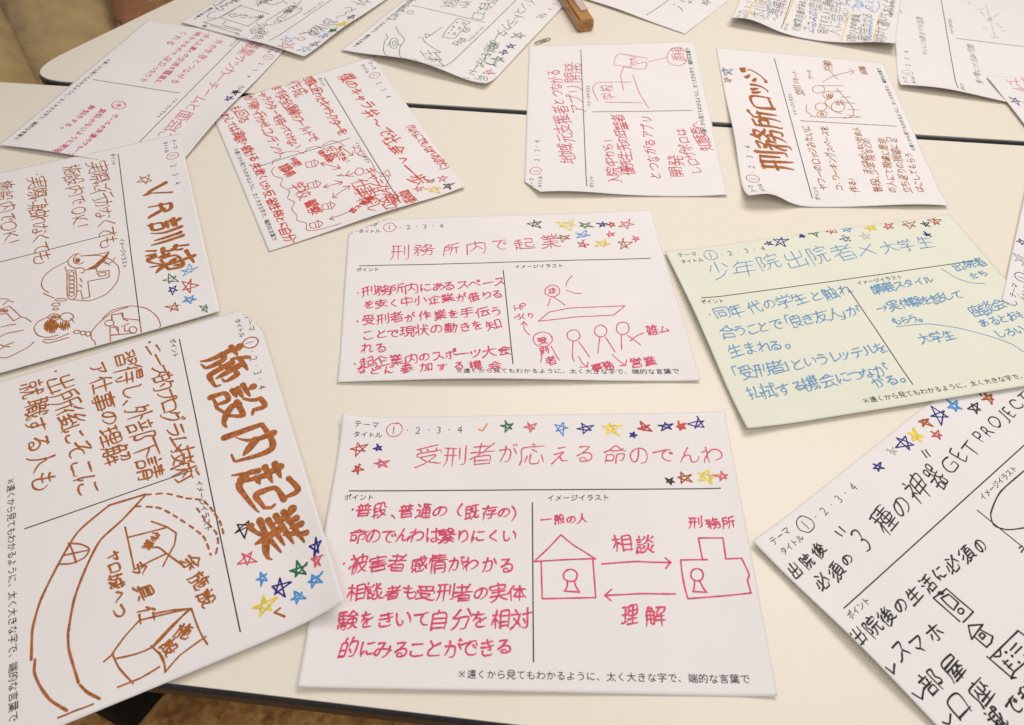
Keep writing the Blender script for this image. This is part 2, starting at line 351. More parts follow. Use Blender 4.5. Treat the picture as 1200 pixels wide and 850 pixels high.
'今':[60,[18,40,67,39,65,32,47,12,46,10,43,9],[39,59,47,53],[9,53,13,55,23,62,43,80,47,78,66,62,77,54,80,54]],
'仕':[60,[28,83,20,68,18,59,20,56,20,10],[33,13,80,13],[55,81,55,13],[6,47,13,56,18,59],[31,55,81,55]],
'付':[60,[69,82,69,13,65,9,52,9],[28,82,21,69,18,58,20,55,20,10],[40,47,49,31],[8,49,14,55,18,58],[34,64,80,64]],
'代':[60,[28,81,21,67,20,61,20,9],[51,82,52,59,53,55,58,31,63,20,65,16,71,12,75,10,78,11,80,13,82,20,80,27],[6,48,15,58,20,60],[33,53,80,60],[68,80,70,80,78,71]],
'仲':[60,[27,83,25,82,18,68,16,61,17,9],[54,82,54,9],[31,32,31,64,33,65,79,65,79,32],[31,37,79,37],[16,58,13,56,9,53,7,50,7,46]],
'企':[60,[11,12,79,12],[21,43,21,12],[44,59,44,12],[44,39,70,39],[9,54,25,64,41,78,44,80],[44,80,61,65,71,59,80,54]],
'会':[60,[59,28,66,22,68,17,71,15,75,11,77,9],[16,11,20,13,35,13,68,16],[36,38,35,33,24,20,21,13],[12,39,37,38,77,39],[10,55,23,61,41,77,45,79],[45,79,67,61,78,56,81,58],[23,61,27,56,62,56,67,61]],
'伝':[60,[25,83,18,67,16,60,17,9],[65,35,68,34,73,25,73,20,76,18,79,12],[33,15,36,16,50,16,73,20],[50,50,48,42,37,22,36,16],[7,49,11,54,16,58],[32,50,50,50,80,50],[38,77,75,77]],
'似':[60,[22,82,17,69,16,61,16,9],[73,81,69,35,67,34,59,18,51,11],[69,35,72,34,74,30,80,16,80,12],[35,77,35,23,32,17],[35,24,42,25,50,31,53,36],[16,59,11,56,6,50,6,43],[47,74,55,52]],
'体':[60,[25,83,24,82,17,67,16,60,17,55,17,9],[53,83,53,10],[40,25,69,25],[30,66,49,66,52,63,56,63,61,58,70,38,80,25],[52,63,48,59,40,40,31,28],[16,58,11,55,7,50,7,47],[56,63,61,66,80,66]],
'何':[60,[25,82,19,69,17,61,18,9],[75,75,75,13,71,9,60,9,53,13],[35,31,56,32,56,55,36,56,35,26],[8,49,8,51,12,56,17,59],[32,75,81,75]],
'余':[60,[44,56,44,15,42,10,33,9],[6,13,10,13,13,15,25,27],[60,28,63,27,69,22],[12,39,76,39],[6,56,9,56,19,61,41,80,44,81,70,61,80,58],[20,61,24,56,63,56,69,61]],
'作':[60,[27,83,20,68,18,61,19,9],[53,69,53,10],[53,31,80,31],[8,48,8,50,13,56,18,58],[53,50,79,50],[50,83,47,81,44,70,41,68,33,53],[44,69,81,69]],
'借':[60,[24,82,17,67,16,60,17,56,17,9],[37,12,37,40,38,42,74,41,74,12],[37,12,74,12],[37,27,74,27],[6,50,11,56,16,59],[28,54,43,55,82,54],[43,82,43,55],[66,82,66,55],[31,73,79,73]],
'備':[60,[22,83,17,69,15,58,16,55,16,9],[44,83,44,61,41,59,35,44,35,9],[26,42,38,47,75,46,76,12,74,9,70,9],[55,46,55,11],[35,22,76,22],[35,35,76,35],[35,45,36,46,38,47],[15,58,10,54,7,48],[42,60,44,61],[29,61,80,61],[65,83,65,61],[31,75,77,75]],
'働':[60,[20,82,15,61,16,9],[27,68,53,68,61,64,80,64,80,35,79,17,77,11,69,9],[26,12,44,14,55,14],[41,78,40,37,41,13],[67,83,66,39,64,28,60,17,58,15,55,14],[28,26,54,26],[40,36,27,36,27,56,54,56,54,36,41,35],[15,58,9,55,6,49,6,45],[27,46,54,46],[27,77,41,78,50,80,56,79]],
'僕':[60,[24,82,17,67,16,60,17,56,17,9],[54,50,54,26,50,20,42,14,31,9,29,10],[58,26,61,19,69,14,79,9,83,11],[29,28,51,28,54,26,59,28,81,28],[34,39,76,39],[6,50,11,56,16,59],[31,51,54,50,79,51],[41,67,44,51],[69,67,69,64,66,55,66,51],[29,67,80,67],[48,83,48,67],[62,83,62,67],[76,81,73,74,70,73],[35,81,38,74]],
'優':[60,[22,82,17,69,16,61,16,9],[26,10,30,9,46,12,50,15,60,15,61,13,65,12,80,9],[42,24,42,22,48,18,50,15],[46,28,69,26,68,22,61,17,60,15],[27,21,30,20,41,24,43,27,46,28],[45,41,45,38,47,34,46,28],[47,34,65,35,66,35,67,38],[31,35,38,41],[28,42,29,48,37,49,54,47,73,49,81,47,81,42,78,37],[72,41,78,37],[54,47,55,43,58,42],[16,59,11,56,6,50,6,43],[37,49,37,70,52,72,72,70,73,49],[37,56,73,56],[37,64,73,64],[53,80,53,72],[31,80,54,80,80,80]],
'元':[60,[31,52,30,38,26,25,21,19,15,13,9,10,8,11],[54,51,54,15,55,12,58,11,77,12,80,17,80,23],[9,52,80,52],[16,77,72,77]],
'先':[60,[31,45,30,31,25,21,21,16,16,12,10,10],[54,46,54,16,56,12,78,12,80,17,80,21],[9,46,79,46],[43,83,43,46],[24,80,22,70,19,68,14,58],[22,70,73,70]],
'入':[60,[44,59,48,56,64,28,71,19,80,13,81,9],[44,59,41,58,38,46,29,29,18,16,11,12,9,12],[30,80,36,74,41,69,44,59]],
'全':[60,[9,11,78,11],[43,50,43,12],[20,31,68,31],[16,56,21,50,67,50,73,55],[6,53,9,52,20,60,28,66,41,79,44,80,74,55,80,52]],
'具':[60,[8,10,9,9,28,20,34,20],[58,20,61,20,79,10],[9,28,80,28],[21,28,21,78,23,80,67,79,67,28],[21,42,67,42],[21,54,67,54],[21,67,67,67]],
'内':[60,[12,9,12,67,13,69,75,68,76,12,73,9,63,9],[43,83,42,50,33,36,23,28],[42,50,46,48,53,42,65,30]],
'出':[60,[75,38,75,9],[43,83,43,14],[13,38,13,14,75,14],[16,75,17,51,70,51,72,53,72,75]],
'分':[60,[15,55,21,50,68,49,66,23,64,13,60,10,48,10],[36,50,35,38,28,22,18,13,12,10,9,11],[32,81,30,80,25,69,15,55,9,51],[58,80,66,68,79,52]],
'刑':[60,[77,81,77,13,75,10,65,9],[17,79,17,35,13,20,8,10],[37,79,37,10],[60,74,60,31],[8,49,47,49],[9,79,45,79]],
'利':[60,[76,81,76,12,73,9,64,9],[26,78,25,46,26,10],[25,46,19,43,14,33,7,24,6,20],[54,73,54,31],[26,42,33,40,42,32],[25,46,26,42],[8,58,42,58],[9,76,23,77,38,82,42,81]],
'前':[60,[13,9,13,53,15,55,38,54,38,12,35,9,31,9,28,10],[74,58,74,13,73,10,70,9,64,9],[55,53,55,25],[13,28,38,28],[13,42,38,42],[9,70,80,70],[20,84,24,83,28,77,28,70],[65,82,62,76,61,70]],
'加':[60,[53,10,53,71,54,73,76,72,76,11],[9,67,39,66,38,19,35,12,26,11],[20,83,20,51,18,38,14,22,9,12],[53,17,76,17]],
'助':[60,[59,83,58,53,54,36,48,22,44,16,38,11],[44,64,78,63,77,25,75,13,73,11,70,9,62,9,60,11],[8,19,38,25,41,26,41,28],[13,20,13,78,14,80,35,79,35,25],[13,41,35,41],[13,61,35,61]],
'労':[60,[16,42,70,42,71,38,70,25,67,12,62,9,50,9],[40,54,40,43,38,38,38,34,33,24,25,16,10,9],[10,52,10,64,12,65,76,65,78,64,78,53],[16,82,22,73,22,65],[72,82,65,72,64,65],[40,83,43,73]],
'動':[60,[50,63,79,62,79,41,76,15,73,10,65,9],[44,15,42,10],[61,82,61,56,59,41,54,28,49,17,45,15,36,16,8,13],[25,80,25,14],[9,27,43,27],[25,59,10,58,10,37,42,37,42,58,25,59],[9,47,42,47],[7,69,45,69],[9,80,20,80,25,80,28,81,41,83]],
'務':[60,[21,62,23,58,23,53,21,50,22,13,20,10,15,10],[58,42,58,35,51,22,47,16,37,10],[42,34,77,34,76,20,73,10,69,9,64,9,60,11],[21,43,17,41,7,25,7,23],[37,48,33,36],[7,52,36,52,37,48],[37,48,43,46,55,51,59,52,61,55],[66,55,69,52,79,48,84,49],[21,51,23,52],[49,70,60,59,61,55],[61,55,66,55],[53,76,76,74,75,68,66,55],[9,80,33,79,33,76,31,72,25,65,21,62],[14,66,21,62],[55,83,53,76,50,74,49,70,42,66,38,65]],
'化':[60,[32,83,29,82,22,69,20,62,21,9],[49,81,48,38,49,14,53,11,76,12,80,19,81,27],[34,32,42,37,48,38],[49,45,55,46,60,49,77,69],[9,50,15,58,20,61]],
'参':[60,[21,9,33,11,48,15,58,19,69,25],[26,24,43,28,58,35,61,35],[7,35,10,34,22,42,29,49,30,54],[59,54,60,49,65,43,76,36,81,35],[26,37,28,36,48,44],[9,55,59,54,80,55],[38,69,36,55],[17,69,24,70,27,69,60,70,65,72],[53,80,58,80,62,76,65,72,73,69],[25,70,28,75,38,83,42,83]],
'友':[60,[9,13,19,27,27,45,31,50,66,50,67,48,66,42,52,23,42,17,25,9],[32,83,29,50,38,34,48,23,56,18,76,10,80,11],[48,22,51,22],[10,69,79,69]],
'反':[60,[18,58,67,58,70,56,69,50,64,40,52,26,41,18,24,10],[75,80,69,82,52,79,18,76,17,35,16,26,12,15,9,11],[31,56,32,48,37,39,48,25,65,15,75,11,79,12],[49,24,51,24]],
'受':[60,[9,11,12,10,24,13,35,16,40,19,40,20],[48,20,49,18,64,13,73,10,78,10,81,12],[24,42,26,35,39,23,40,20],[40,20,48,20],[20,42,64,42,64,40,63,36,58,30,49,23,48,20],[9,46,9,56,11,58,64,59,78,58,78,46],[19,72,22,65,21,58],[69,73,64,59],[42,73,44,65],[11,78,34,79,70,83,72,83]],
'口':[60,[15,13,15,74,73,74,73,12],[15,19,73,19]],
'号':[60,[20,31,24,33,68,32,65,18,62,11,58,9,45,9],[27,47,24,33],[9,48,79,48],[20,62,67,63,69,65,68,80,20,80,20,79,20,62]],
'合':[60,[20,9,20,36,22,38,68,37,69,14],[20,14,69,14],[9,53,22,59,23,62,31,67,41,76,45,78],[45,78,68,60,79,54,85,55],[22,59,25,54,62,54,68,60],[46,83,45,78]],
'同':[60,[11,9,11,77,13,79,77,78,76,12,73,9,65,9],[29,26,59,26,59,47,29,48,29,20],[24,64,63,64]],
'名':[60,[25,38,25,9],[6,36,12,35,25,38,27,39,36,41,38,39,70,39,71,9],[25,13,71,13],[40,48,36,41],[11,61,16,64,30,74,33,76,67,75,67,70,54,56,46,50,40,48],[28,59,36,53,40,48],[41,84,36,81,35,76]],
'命':[60,[50,9,50,46,74,46,74,29,73,23,71,21,65,21],[14,23,34,24,35,46,16,46,14,46,14,16],[9,58,25,65,44,80,63,65,78,59,81,61],[25,65,30,61,58,61,63,65]],
'員':[60,[8,10,9,9,13,10,29,16,35,16],[58,17,79,9,83,10],[52,16,58,17],[29,23,29,16],[58,23,58,17],[72,45,71,23,16,24,16,53,17,56,70,56,72,54,72,45],[16,34,72,34],[16,45,72,45],[20,66,66,66,69,69,69,79,67,80,21,80,20,79,20,66]],
'営':[60,[18,12,18,28,20,30,71,30,72,12],[18,12,72,12],[11,59,11,69,13,70,76,70,77,59],[18,82,22,76,24,70],[41,83,44,76,44,70],[70,82,66,76,65,70],[24,42,64,42,65,56,24,56,24,55,24,42]],
'器':[60,[14,30,14,11],[5,30,11,29,19,31,21,30,35,29,34,11,14,11],[51,11,52,30,65,30,69,31,78,29,83,31],[51,11,73,11,74,30],[30,46,28,41,21,35,19,31],[56,46,58,41,66,36,68,31],[8,46,30,46,36,47,56,46,80,46],[58,61,59,55,65,52,67,46],[35,62,16,61,14,63,15,79,34,79,35,63,39,56,37,47],[58,61,73,62,73,79,51,79,51,62,58,61]],
'回':[60,[10,9,10,78,12,80,77,79,77,10],[10,14,77,14],[30,33,56,33,56,60,30,60,29,58,30,33]],
'困':[60,[10,13,10,78,12,80,77,79,77,13],[10,13,77,13],[43,69,43,54,45,50,43,47,43,24],[20,31,23,32,30,39,42,53],[45,50,51,47,65,33],[22,56,38,56,42,54,46,56,66,56]],
'土':[60,[9,13,80,13],[43,83,43,13],[14,55,74,55]],
'地':[60,[40,75,40,20,42,13,46,11,75,11,79,13,81,21],[8,24,16,28,18,31,22,31,30,34],[59,83,59,28],[18,83,18,31],[40,53,44,53,52,58,58,58,61,62,77,66,77,37,75,32,70,31],[32,49,40,50],[60,61,59,58],[8,63,28,63]],
'城':[60,[50,10,62,20,67,22],[77,70,35,69,35,33,31,20,28,11],[8,22,16,25,17,27,27,29],[62,83,63,52,65,38,67,31,67,22,72,13,76,10,81,12,82,16,82,22],[35,52,52,51,50,26,49,24,43,23],[16,82,16,27],[80,53,78,53,71,34,67,31],[8,62,25,62],[72,82,77,76,77,70]],
'域':[60,[49,11,53,13,62,22,66,24],[30,20,54,26],[7,22,15,26,16,28,25,31],[61,83,62,55,65,35,66,33,66,24,70,15,73,11,76,9,80,12,82,19,80,22],[16,82,16,28],[78,55,70,35,66,33],[8,62,24,62],[32,71,78,71,79,78,72,83],[34,36,34,56,50,56,50,37,34,36]],
'報':[60,[24,42,24,9],[68,20,78,12,80,11,82,12],[68,24,68,20],[65,61,71,61,76,63,76,79,50,80,48,78,48,10,55,10,68,20],[48,50,78,49,78,46,74,35,70,27,68,24],[55,50,55,46,60,36,65,27,68,24],[8,27,38,27],[9,42,37,42],[15,61,14,53,16,49,16,42],[34,61,34,54,30,45,30,42],[8,61,38,61],[24,83,24,61],[9,75,36,75]],
'場':[60,[41,36,79,35,78,22,76,13,74,10,66,9],[51,35,50,30,44,23,36,15,31,13],[66,35,65,30,55,13],[8,27,18,31,18,33,28,36],[27,27,31,28,37,34,41,36],[18,83,18,33],[44,47,41,36],[31,47,81,47],[9,65,27,65],[75,70,74,82,42,82,40,80,40,60,42,58,74,58,75,70],[40,70,75,70]],
'境':[60,[48,30,46,20,43,15,38,12,32,9,30,10],[6,19,7,21,16,25,18,27,28,29],[63,30,63,15,65,10,73,9,79,10,80,13,80,16,79,20],[17,82,17,27],[63,30,40,31,40,50,73,51,73,32,71,31,63,30],[39,41,73,41],[35,61,78,61],[46,71,46,61],[8,62,25,62],[68,70,65,62],[38,77,56,78,76,77],[55,84,56,78]],
'夏':[60,[9,9,30,13,38,15,40,17,48,17,50,15,55,13,73,9,83,10],[28,31,30,26,38,20,40,17],[31,33,62,32,63,30,61,27,50,20,49,17],[9,24,28,31,31,33],[33,40,31,33],[42,71,69,69,69,41,33,40,19,42,19,69,42,71],[18,50,69,50],[18,61,69,61],[42,80,42,71],[9,80,78,80]],
'外':[60,[58,83,58,10],[20,70,41,70,41,63,39,55,31,34,23,22,11,12,4,12],[19,47,28,41,32,39],[24,83,23,83,20,70,9,47],[58,55,64,55,73,47]],
'大':[60,[9,11,19,16,29,26,35,35,41,51,45,58,79,58],[43,53,47,50,53,35,63,23,74,13,79,11],[43,83,42,58],[9,58,42,58]],
'太':[60,[44,56,41,53,38,43,33,31,31,26,28,24,24,20,15,13,9,10,4,11],[35,26,35,24,44,16,48,11],[43,83,43,59,47,52,50,44,60,27,69,18,75,13,80,11],[34,26,32,26,35,26,35,27,34,26],[9,60,42,60,45,59,46,60,79,60]],
'失':[60,[9,10,16,13,28,20,35,28,42,42],[43,83,42,43,47,38,51,30,61,19,73,12,80,10],[9,43,40,43,43,42,46,43,79,43],[23,81,20,69,17,65,11,54],[20,68,72,68]],
'子':[60,[67,76,64,71,45,58,44,16,43,11,39,9,29,9],[9,44,80,44],[17,77,67,76]],
'字':[60,[59,58,55,50,44,42,43,11,40,9,31,9],[10,36,78,36],[24,58,60,58,63,58],[10,63,10,73,12,75,76,75,77,63],[42,83,45,75]],
'存':[60,[36,83,34,73,30,71,29,65,21,51,19,44,20,9],[70,54,68,49,59,42,58,39,58,15,56,11,53,9,44,9],[33,33,80,33],[13,42,19,44],[39,55,70,54],[31,72,34,73],[9,73,79,73]],
'学':[60,[60,53,56,48,44,41,43,11,39,9,30,9],[9,34,80,34],[23,53,60,53],[10,58,10,68,12,69,77,69,78,58],[20,81,23,75,24,69],[42,83,46,75,46,69],[74,83,71,82,66,75,65,69]],
'安':[60,[9,12,16,10,23,12,40,20,43,24],[24,34,26,32,42,26,43,24,49,24,74,12],[61,48,60,42,51,28,50,24],[20,32,24,34],[29,48,24,34],[10,49,29,48,79,49],[39,64,35,53,35,49],[11,62,12,73,43,74,76,73,76,63],[41,83,43,77,43,74]],
'実':[60,[43,65,43,46,42,32,38,30,35,24,26,16,11,10,7,11],[48,31,50,24,60,16,67,13,77,9,82,11],[38,31,42,31],[9,31,80,31],[19,45,70,45],[10,65,11,75,45,76,77,75,77,65,70,59,17,59],[43,83,45,76]],
'害':[60,[20,12,20,26,22,28,68,28,69,12],[20,12,69,12],[43,67,43,28],[9,38,79,38],[16,50,72,50],[20,62,68,62],[10,66,10,74,12,76,76,76,77,66],[42,83,44,76]],
'寄':[60,[41,59,66,49,69,47,69,43,67,42,67,12,65,9,55,9],[19,17,20,31,48,31,48,19,46,17,19,17],[9,42,80,42],[44,69,43,65,41,63,41,59,32,52,20,47,19,42],[19,64,69,64],[41,64,43,65],[9,68,9,75,11,76,44,77,77,76,78,68],[43,83,44,77]],
'察':[60,[44,31,44,11,42,9,34,9,31,11],[11,12,25,20],[58,22,61,22,78,13],[14,36,15,33,18,31,71,31],[6,35,9,35,14,36,20,40,21,42,29,46],[46,69,48,65,50,64,54,53,65,44,78,38,83,38],[13,48,17,47,21,42],[30,50,29,46],[29,46,33,42,58,43,64,48,70,56,72,63],[25,65,38,63,37,58,34,52,30,50],[24,54,30,50],[9,53,16,58,22,64,25,65],[50,64,72,63],[9,69,10,76,44,77,77,76,78,69,75,64,72,63],[26,69,25,65],[43,83,44,77]],
'対':[60,[71,83,71,13,67,10,59,10,54,13],[9,13,17,19,24,30,27,31],[27,31,30,30,35,23,36,19],[48,46,54,35,54,30],[34,61,32,51,29,40,27,38,27,31],[13,52,24,39,27,38],[46,63,81,63],[8,69,38,69],[21,82,26,76,25,69]],
'小':[60,[44,82,44,16,42,10,30,9],[68,61,77,40,81,28],[20,61,16,46,9,30]],
'少':[60,[9,9,31,14,44,19,56,26,69,37],[42,83,42,36],[24,70,22,69,9,45],[66,69,78,48]],
'就':[60,[25,43,25,12,24,10,19,9],[61,83,60,50,58,42,51,23,42,9],[14,33,9,18,9,16],[66,46,66,18,68,12,74,10,81,12,82,13,82,20],[36,34,39,24],[25,43,37,44,37,60,13,60,13,44,25,43],[49,61,80,61],[72,79,76,74,77,69],[9,73,41,73],[24,83,26,77,26,73]],
'屋':[60,[16,65,73,65,74,67,74,78,73,80,16,79,14,31,8,11],[20,11,80,11],[49,38,49,12],[26,26,73,26],[66,41,71,40,76,35],[27,38,49,38,66,41],[39,52,37,47,33,43,31,38],[62,47,65,45,66,41],[58,47,62,47],[62,53,62,47],[16,53,77,53]],
'山':[60,[75,65,75,9],[43,82,43,16],[13,65,13,16,75,16]],
'川':[60,[17,78,16,34,14,23,8,10],[75,78,75,10],[45,75,45,18]],
'師':[60,[61,79,61,9],[10,51,30,52,31,69,29,71,10,70,10,12],[10,38,31,37,31,19,30,17,10,17],[42,22,42,61,44,62,78,62,78,24,76,23,72,22],[24,84,21,83,19,80,18,71],[39,79,80,79]],
'帰':[60,[54,50,54,9],[22,83,22,37,18,22,11,10],[38,36,38,15],[38,36,73,36,73,18,72,16,67,15],[38,36,32,41,33,50,79,50,80,42],[10,67,9,52,7,44],[38,82,72,82,73,61,37,61],[40,72,73,72]],
'年':[60,[48,73,48,10],[8,29,80,29],[22,29,23,52,74,53],[13,59,21,72,24,73,76,73],[26,83,24,73]],
'座':[60,[20,11,80,11],[7,12,11,24,13,35,13,74,50,75,80,74],[50,64,50,12],[26,30,75,30],[33,64,31,51,29,50,26,45,22,40],[69,63,66,51,59,42,50,41],[31,51,35,50,41,43],[66,50,71,49,77,44],[47,83,50,75]],
'弁':[60,[60,52,60,9],[28,52,28,40,26,28,20,18,14,13,11,12],[9,39,80,39],[15,62,50,63,69,65,72,63,75,59],[35,79,22,68,20,63],[58,78,65,70,68,65]],
'役':[60,[26,64,20,56,18,49,19,9],[29,9,42,14,50,18,52,20],[58,20,59,18,67,13,77,9,80,10],[52,20,58,20],[37,44,38,37,52,20],[73,44,70,35,58,20],[7,42,12,47,18,49],[32,44,73,44],[31,53,35,56,40,62,42,68,42,79,43,80,65,80,65,65,67,59,72,56,80,56],[23,83,20,79,9,68]],
'待':[60,[25,63,20,55,18,49,19,9],[69,54,69,12,65,9,58,9],[41,30,47,20],[32,38,80,38],[13,47,18,49],[31,54,81,54],[56,83,56,55],[9,68,16,74,25,83],[37,73,76,73]],
'後':[60,[26,65,19,56,17,49,18,9],[30,9,49,16,53,20],[59,20,63,16,73,12,79,10,83,11],[53,20,59,20],[42,35,45,29,53,20],[46,38,70,37,69,31,59,20],[31,29,38,34,41,35,44,38,46,38],[49,50,46,38],[71,60,73,52,76,51,80,46],[12,47,17,49],[32,49,37,50,50,50,56,51,73,52],[40,50,41,54,50,60,52,65,61,68,71,75],[38,66,50,66,52,65],[52,83,40,71,38,66],[8,68,15,74,23,83]],
'得':[60,[67,46,67,12,65,9,56,9],[25,64,20,56,18,50,19,9],[45,20,47,16],[31,32,80,32],[9,45,18,50],[33,46,79,46],[7,66,24,83],[75,70,75,80,73,81,40,81,38,80,38,59,40,58,73,58,75,60,75,70],[38,70,75,70]],
'心':[60,[72,53,80,29,80,24],[15,50,9,25],[29,58,29,16,31,13,34,11,61,12,63,14,65,20,65,25,63,30],[35,80,53,65]],
'必':[60,[9,16,24,24,30,25],[30,61,31,31,30,17,33,11,61,11,65,14,67,24],[70,53,81,31],[16,55,10,36,7,32,6,31],[71,76,62,61,47,44,37,34,31,32],[31,82,49,70]],
'応':[60,[8,11,12,24,13,35,14,72,80,73],[28,40,22,18],[72,41,81,19],[39,47,39,20,42,12,63,12,65,13,67,23],[43,62,59,52],[42,84,44,83,47,80,49,73]],
'思':[60,[16,31,9,14,7,13],[71,31,79,16],[28,30,29,13,33,11,58,11,61,12,63,20],[38,37,51,29],[43,80,43,46],[43,46,45,46,71,46,71,79,16,79,16,46,17,46,43,46],[16,63,71,63]],
'急':[60,[14,24,9,13],[69,28,72,27,79,14],[26,25,27,13,31,10,58,10,63,12,65,17],[41,31,49,20],[36,31,41,31],[41,37,41,31],[10,63,17,65,19,63,51,64,69,62,68,37,16,37],[20,50,69,50],[29,78,55,77,55,75,51,64],[33,84,30,83,29,78,25,76,19,69,17,65]],
'性':[60,[18,83,18,9],[33,13,80,13],[58,83,58,13],[39,40,76,40],[9,67,8,55,6,48],[42,80,40,66,35,55],[26,69,30,60,35,55],[40,65,78,65]],
'情':[60,[35,9,36,45,73,45,74,13,73,10,65,9],[16,83,16,9],[35,22,74,22],[35,34,74,34],[9,66,6,49],[29,55,81,55],[54,83,54,55],[24,70,26,62],[34,67,76,67],[32,77,78,77]],
'意':[60,[17,22,10,12],[69,24,77,13],[29,22,30,12,35,9,54,9,59,11,61,16],[40,32,41,27,47,24],[20,43,20,35,22,32,66,32,69,34,69,52,67,53,22,53,20,51,20,43],[20,43,69,43],[9,64,29,65,80,64],[28,77,28,71,29,65],[61,77,61,73,58,65],[13,77,45,78,74,77],[43,84,45,78]],
'感':[60,[15,24,9,13],[72,25,77,15],[26,25,26,15,28,11,29,10,58,9,62,11,65,17],[45,26,49,20],[8,35,13,50,15,75,80,75],[47,36,52,36,59,41,62,42],[53,83,55,65,60,50,62,47,62,43,70,36,76,34,80,37,81,43],[75,65,67,50,62,47],[24,65,46,65],[65,83,66,84,72,80,73,75],[24,40,25,53,44,53,43,40,24,40]],
'慧':[60,[70,24,73,23,79,12],[16,22,12,13],[28,23,28,13,31,10,55,9,61,11,64,16],[42,27,46,24],[16,52,69,52,70,34,68,32,14,32],[18,42,70,42],[24,80,24,59],[46,62,79,62],[62,80,62,62],[9,63,38,63],[11,71,35,71],[49,71,76,71],[9,80,36,80],[46,80,77,80]],
'成':[60,[9,9,8,11,13,26,16,68,80,69],[41,12,49,17,54,22,59,24],[15,50,37,50,37,37,35,24,31,21,25,21,22,24],[50,83,52,58,55,38,59,30,59,24],[59,24,61,23,67,13,72,10,76,10,78,12,80,15,81,22,80,25],[74,53,66,36,63,32,59,31],[62,82,65,82,75,76,75,69]],
'所':[60,[37,80,16,76,12,74,12,35,11,25,7,12,8,10],[71,53,71,10],[78,80,76,81,55,76,50,74,49,31,45,19,41,11],[12,61,35,61,35,42,34,41,12,41],[50,53,80,53]],
'手':[60,[43,78,43,13,42,11,38,9,28,9],[8,38,80,38],[14,59,76,59],[15,76,43,78,69,83,74,81]],
'払':[60,[22,83,22,13,20,10,13,9],[67,44,74,28,76,20,78,18,79,11],[56,80,49,46,40,20,40,16,49,16,76,20],[9,37,21,40,23,42,33,44],[22,42,22,40],[10,66,32,66]],
'技':[60,[19,83,19,13,17,10,10,9],[41,50,73,50,74,50,74,46,68,34,59,23,43,14,33,10],[41,50,42,42,45,36,55,23,73,12,78,10,81,11],[55,22,58,22],[7,37,18,39,20,42,29,44,31,46],[19,42,19,39],[58,83,58,50],[8,66,28,66],[37,70,78,70]],
'拭':[60,[18,83,18,13,16,10,9,9],[34,15,45,17,47,19,53,19,60,20],[46,46,46,19],[64,83,65,46,70,18,73,13,75,12,79,12,81,17,81,23,80,25],[8,38,17,39,19,42,28,43],[18,42,18,39],[37,46,55,46],[36,65,80,65],[8,66,28,66],[75,82,80,73]],
'探':[60,[17,83,17,13,16,10,10,9],[56,49,56,10],[31,16,39,20,54,38],[34,40,51,40,54,38,60,38,70,24,80,16],[7,36,9,38,16,39,20,43,27,45,29,42],[60,38,62,40,79,40],[18,42,17,39],[35,53,40,56,50,68],[65,67,74,58,76,53],[8,66,26,66],[35,69,35,79,78,79,79,70]],
'接':[60,[17,83,17,13,16,10,10,9],[33,9,53,15,55,16,56,19],[36,25,41,26,53,21,56,19,63,19,65,16,78,10],[70,38,69,31,63,19],[46,38,42,26],[6,37,16,39,18,42,26,44],[33,38,81,38],[52,46,50,38],[17,42,16,39],[33,53,64,54,80,53],[44,68,47,61,46,53],[69,67,66,61,65,54],[7,66,25,66],[37,75,78,75],[54,83,56,75]],
'援':[60,[45,32,41,29,38,22,32,14,27,10],[41,10,43,9,52,12,59,17],[63,17,69,13,79,9,83,11],[17,83,17,12,16,9,10,9,6,12],[59,17,63,17],[45,32,59,17],[45,35,48,36,72,35,73,33,70,28,63,17],[47,60,44,36,45,32],[6,35,16,38,18,40,27,42,33,47,80,47],[17,40,17,38],[35,61,78,61],[39,72,41,66,39,61],[74,74,69,65,69,61],[8,66,27,66],[53,73,55,67],[35,80,55,80,71,83,75,82]],
'支':[60,[6,12,9,10,16,11,34,17,39,19,41,22],[47,22,49,19,66,13,76,10,81,12],[41,22,47,22],[22,50,23,42,26,38,40,24,41,22],[14,50,67,49,67,45,64,39,54,29,48,25,47,22],[43,83,43,50],[10,70,77,70]],
'敗':[60,[16,24,9,10],[62,25,65,24,76,13,80,11],[31,24,36,15,40,12],[40,12,44,11,62,25],[62,32,62,25],[74,67,73,58,68,39,65,34,62,32],[54,83,52,68,50,67,49,62,49,58,51,55,59,35,62,32],[35,65,35,31,12,31,11,80,35,80,35,65],[11,47,35,47,36,49,42,50,45,54,49,58],[11,65,35,65],[52,68,81,68]],
'教':[60,[35,46,32,42,26,36,25,33,25,11,23,9,16,9],[44,10,51,15,61,24,64,25],[64,25,67,24,71,19,80,11],[64,32,64,25],[7,26,44,31],[76,67,74,54,70,39,67,34,64,32],[58,83,55,68,53,63,53,56,55,53,61,36,64,32],[16,46,14,42,9,38],[16,46,24,48,34,47,42,47,46,49,49,54],[29,60,26,48],[49,54,53,56],[7,61,29,60,42,61,49,54],[22,83,22,61],[45,81,43,80,38,71,35,61],[55,68,81,68],[11,75,31,75,38,71]],
'料':[60,[21,83,20,45,21,9],[70,83,70,9],[20,44,15,41,7,23,6,18],[42,28,65,31,69,32,71,34,80,35],[21,44,28,40,34,32,33,31],[45,53,54,47],[8,53,35,53],[36,79,29,62],[9,78,12,63],[50,76,59,69]],
'施':[60,[16,50,32,50,32,29,31,14,28,10,20,9],[16,69,15,35,12,21,8,11],[48,54,49,11,56,9,77,9,80,12,81,17],[63,62,63,24],[48,44,61,46,64,50,74,53,78,53,77,32,76,29,73,28],[41,38,47,40],[63,50,62,47],[49,72,46,70,41,59],[8,69,35,69],[20,83,23,78,23,69],[53,84,50,78,49,72],[49,72,80,72]],
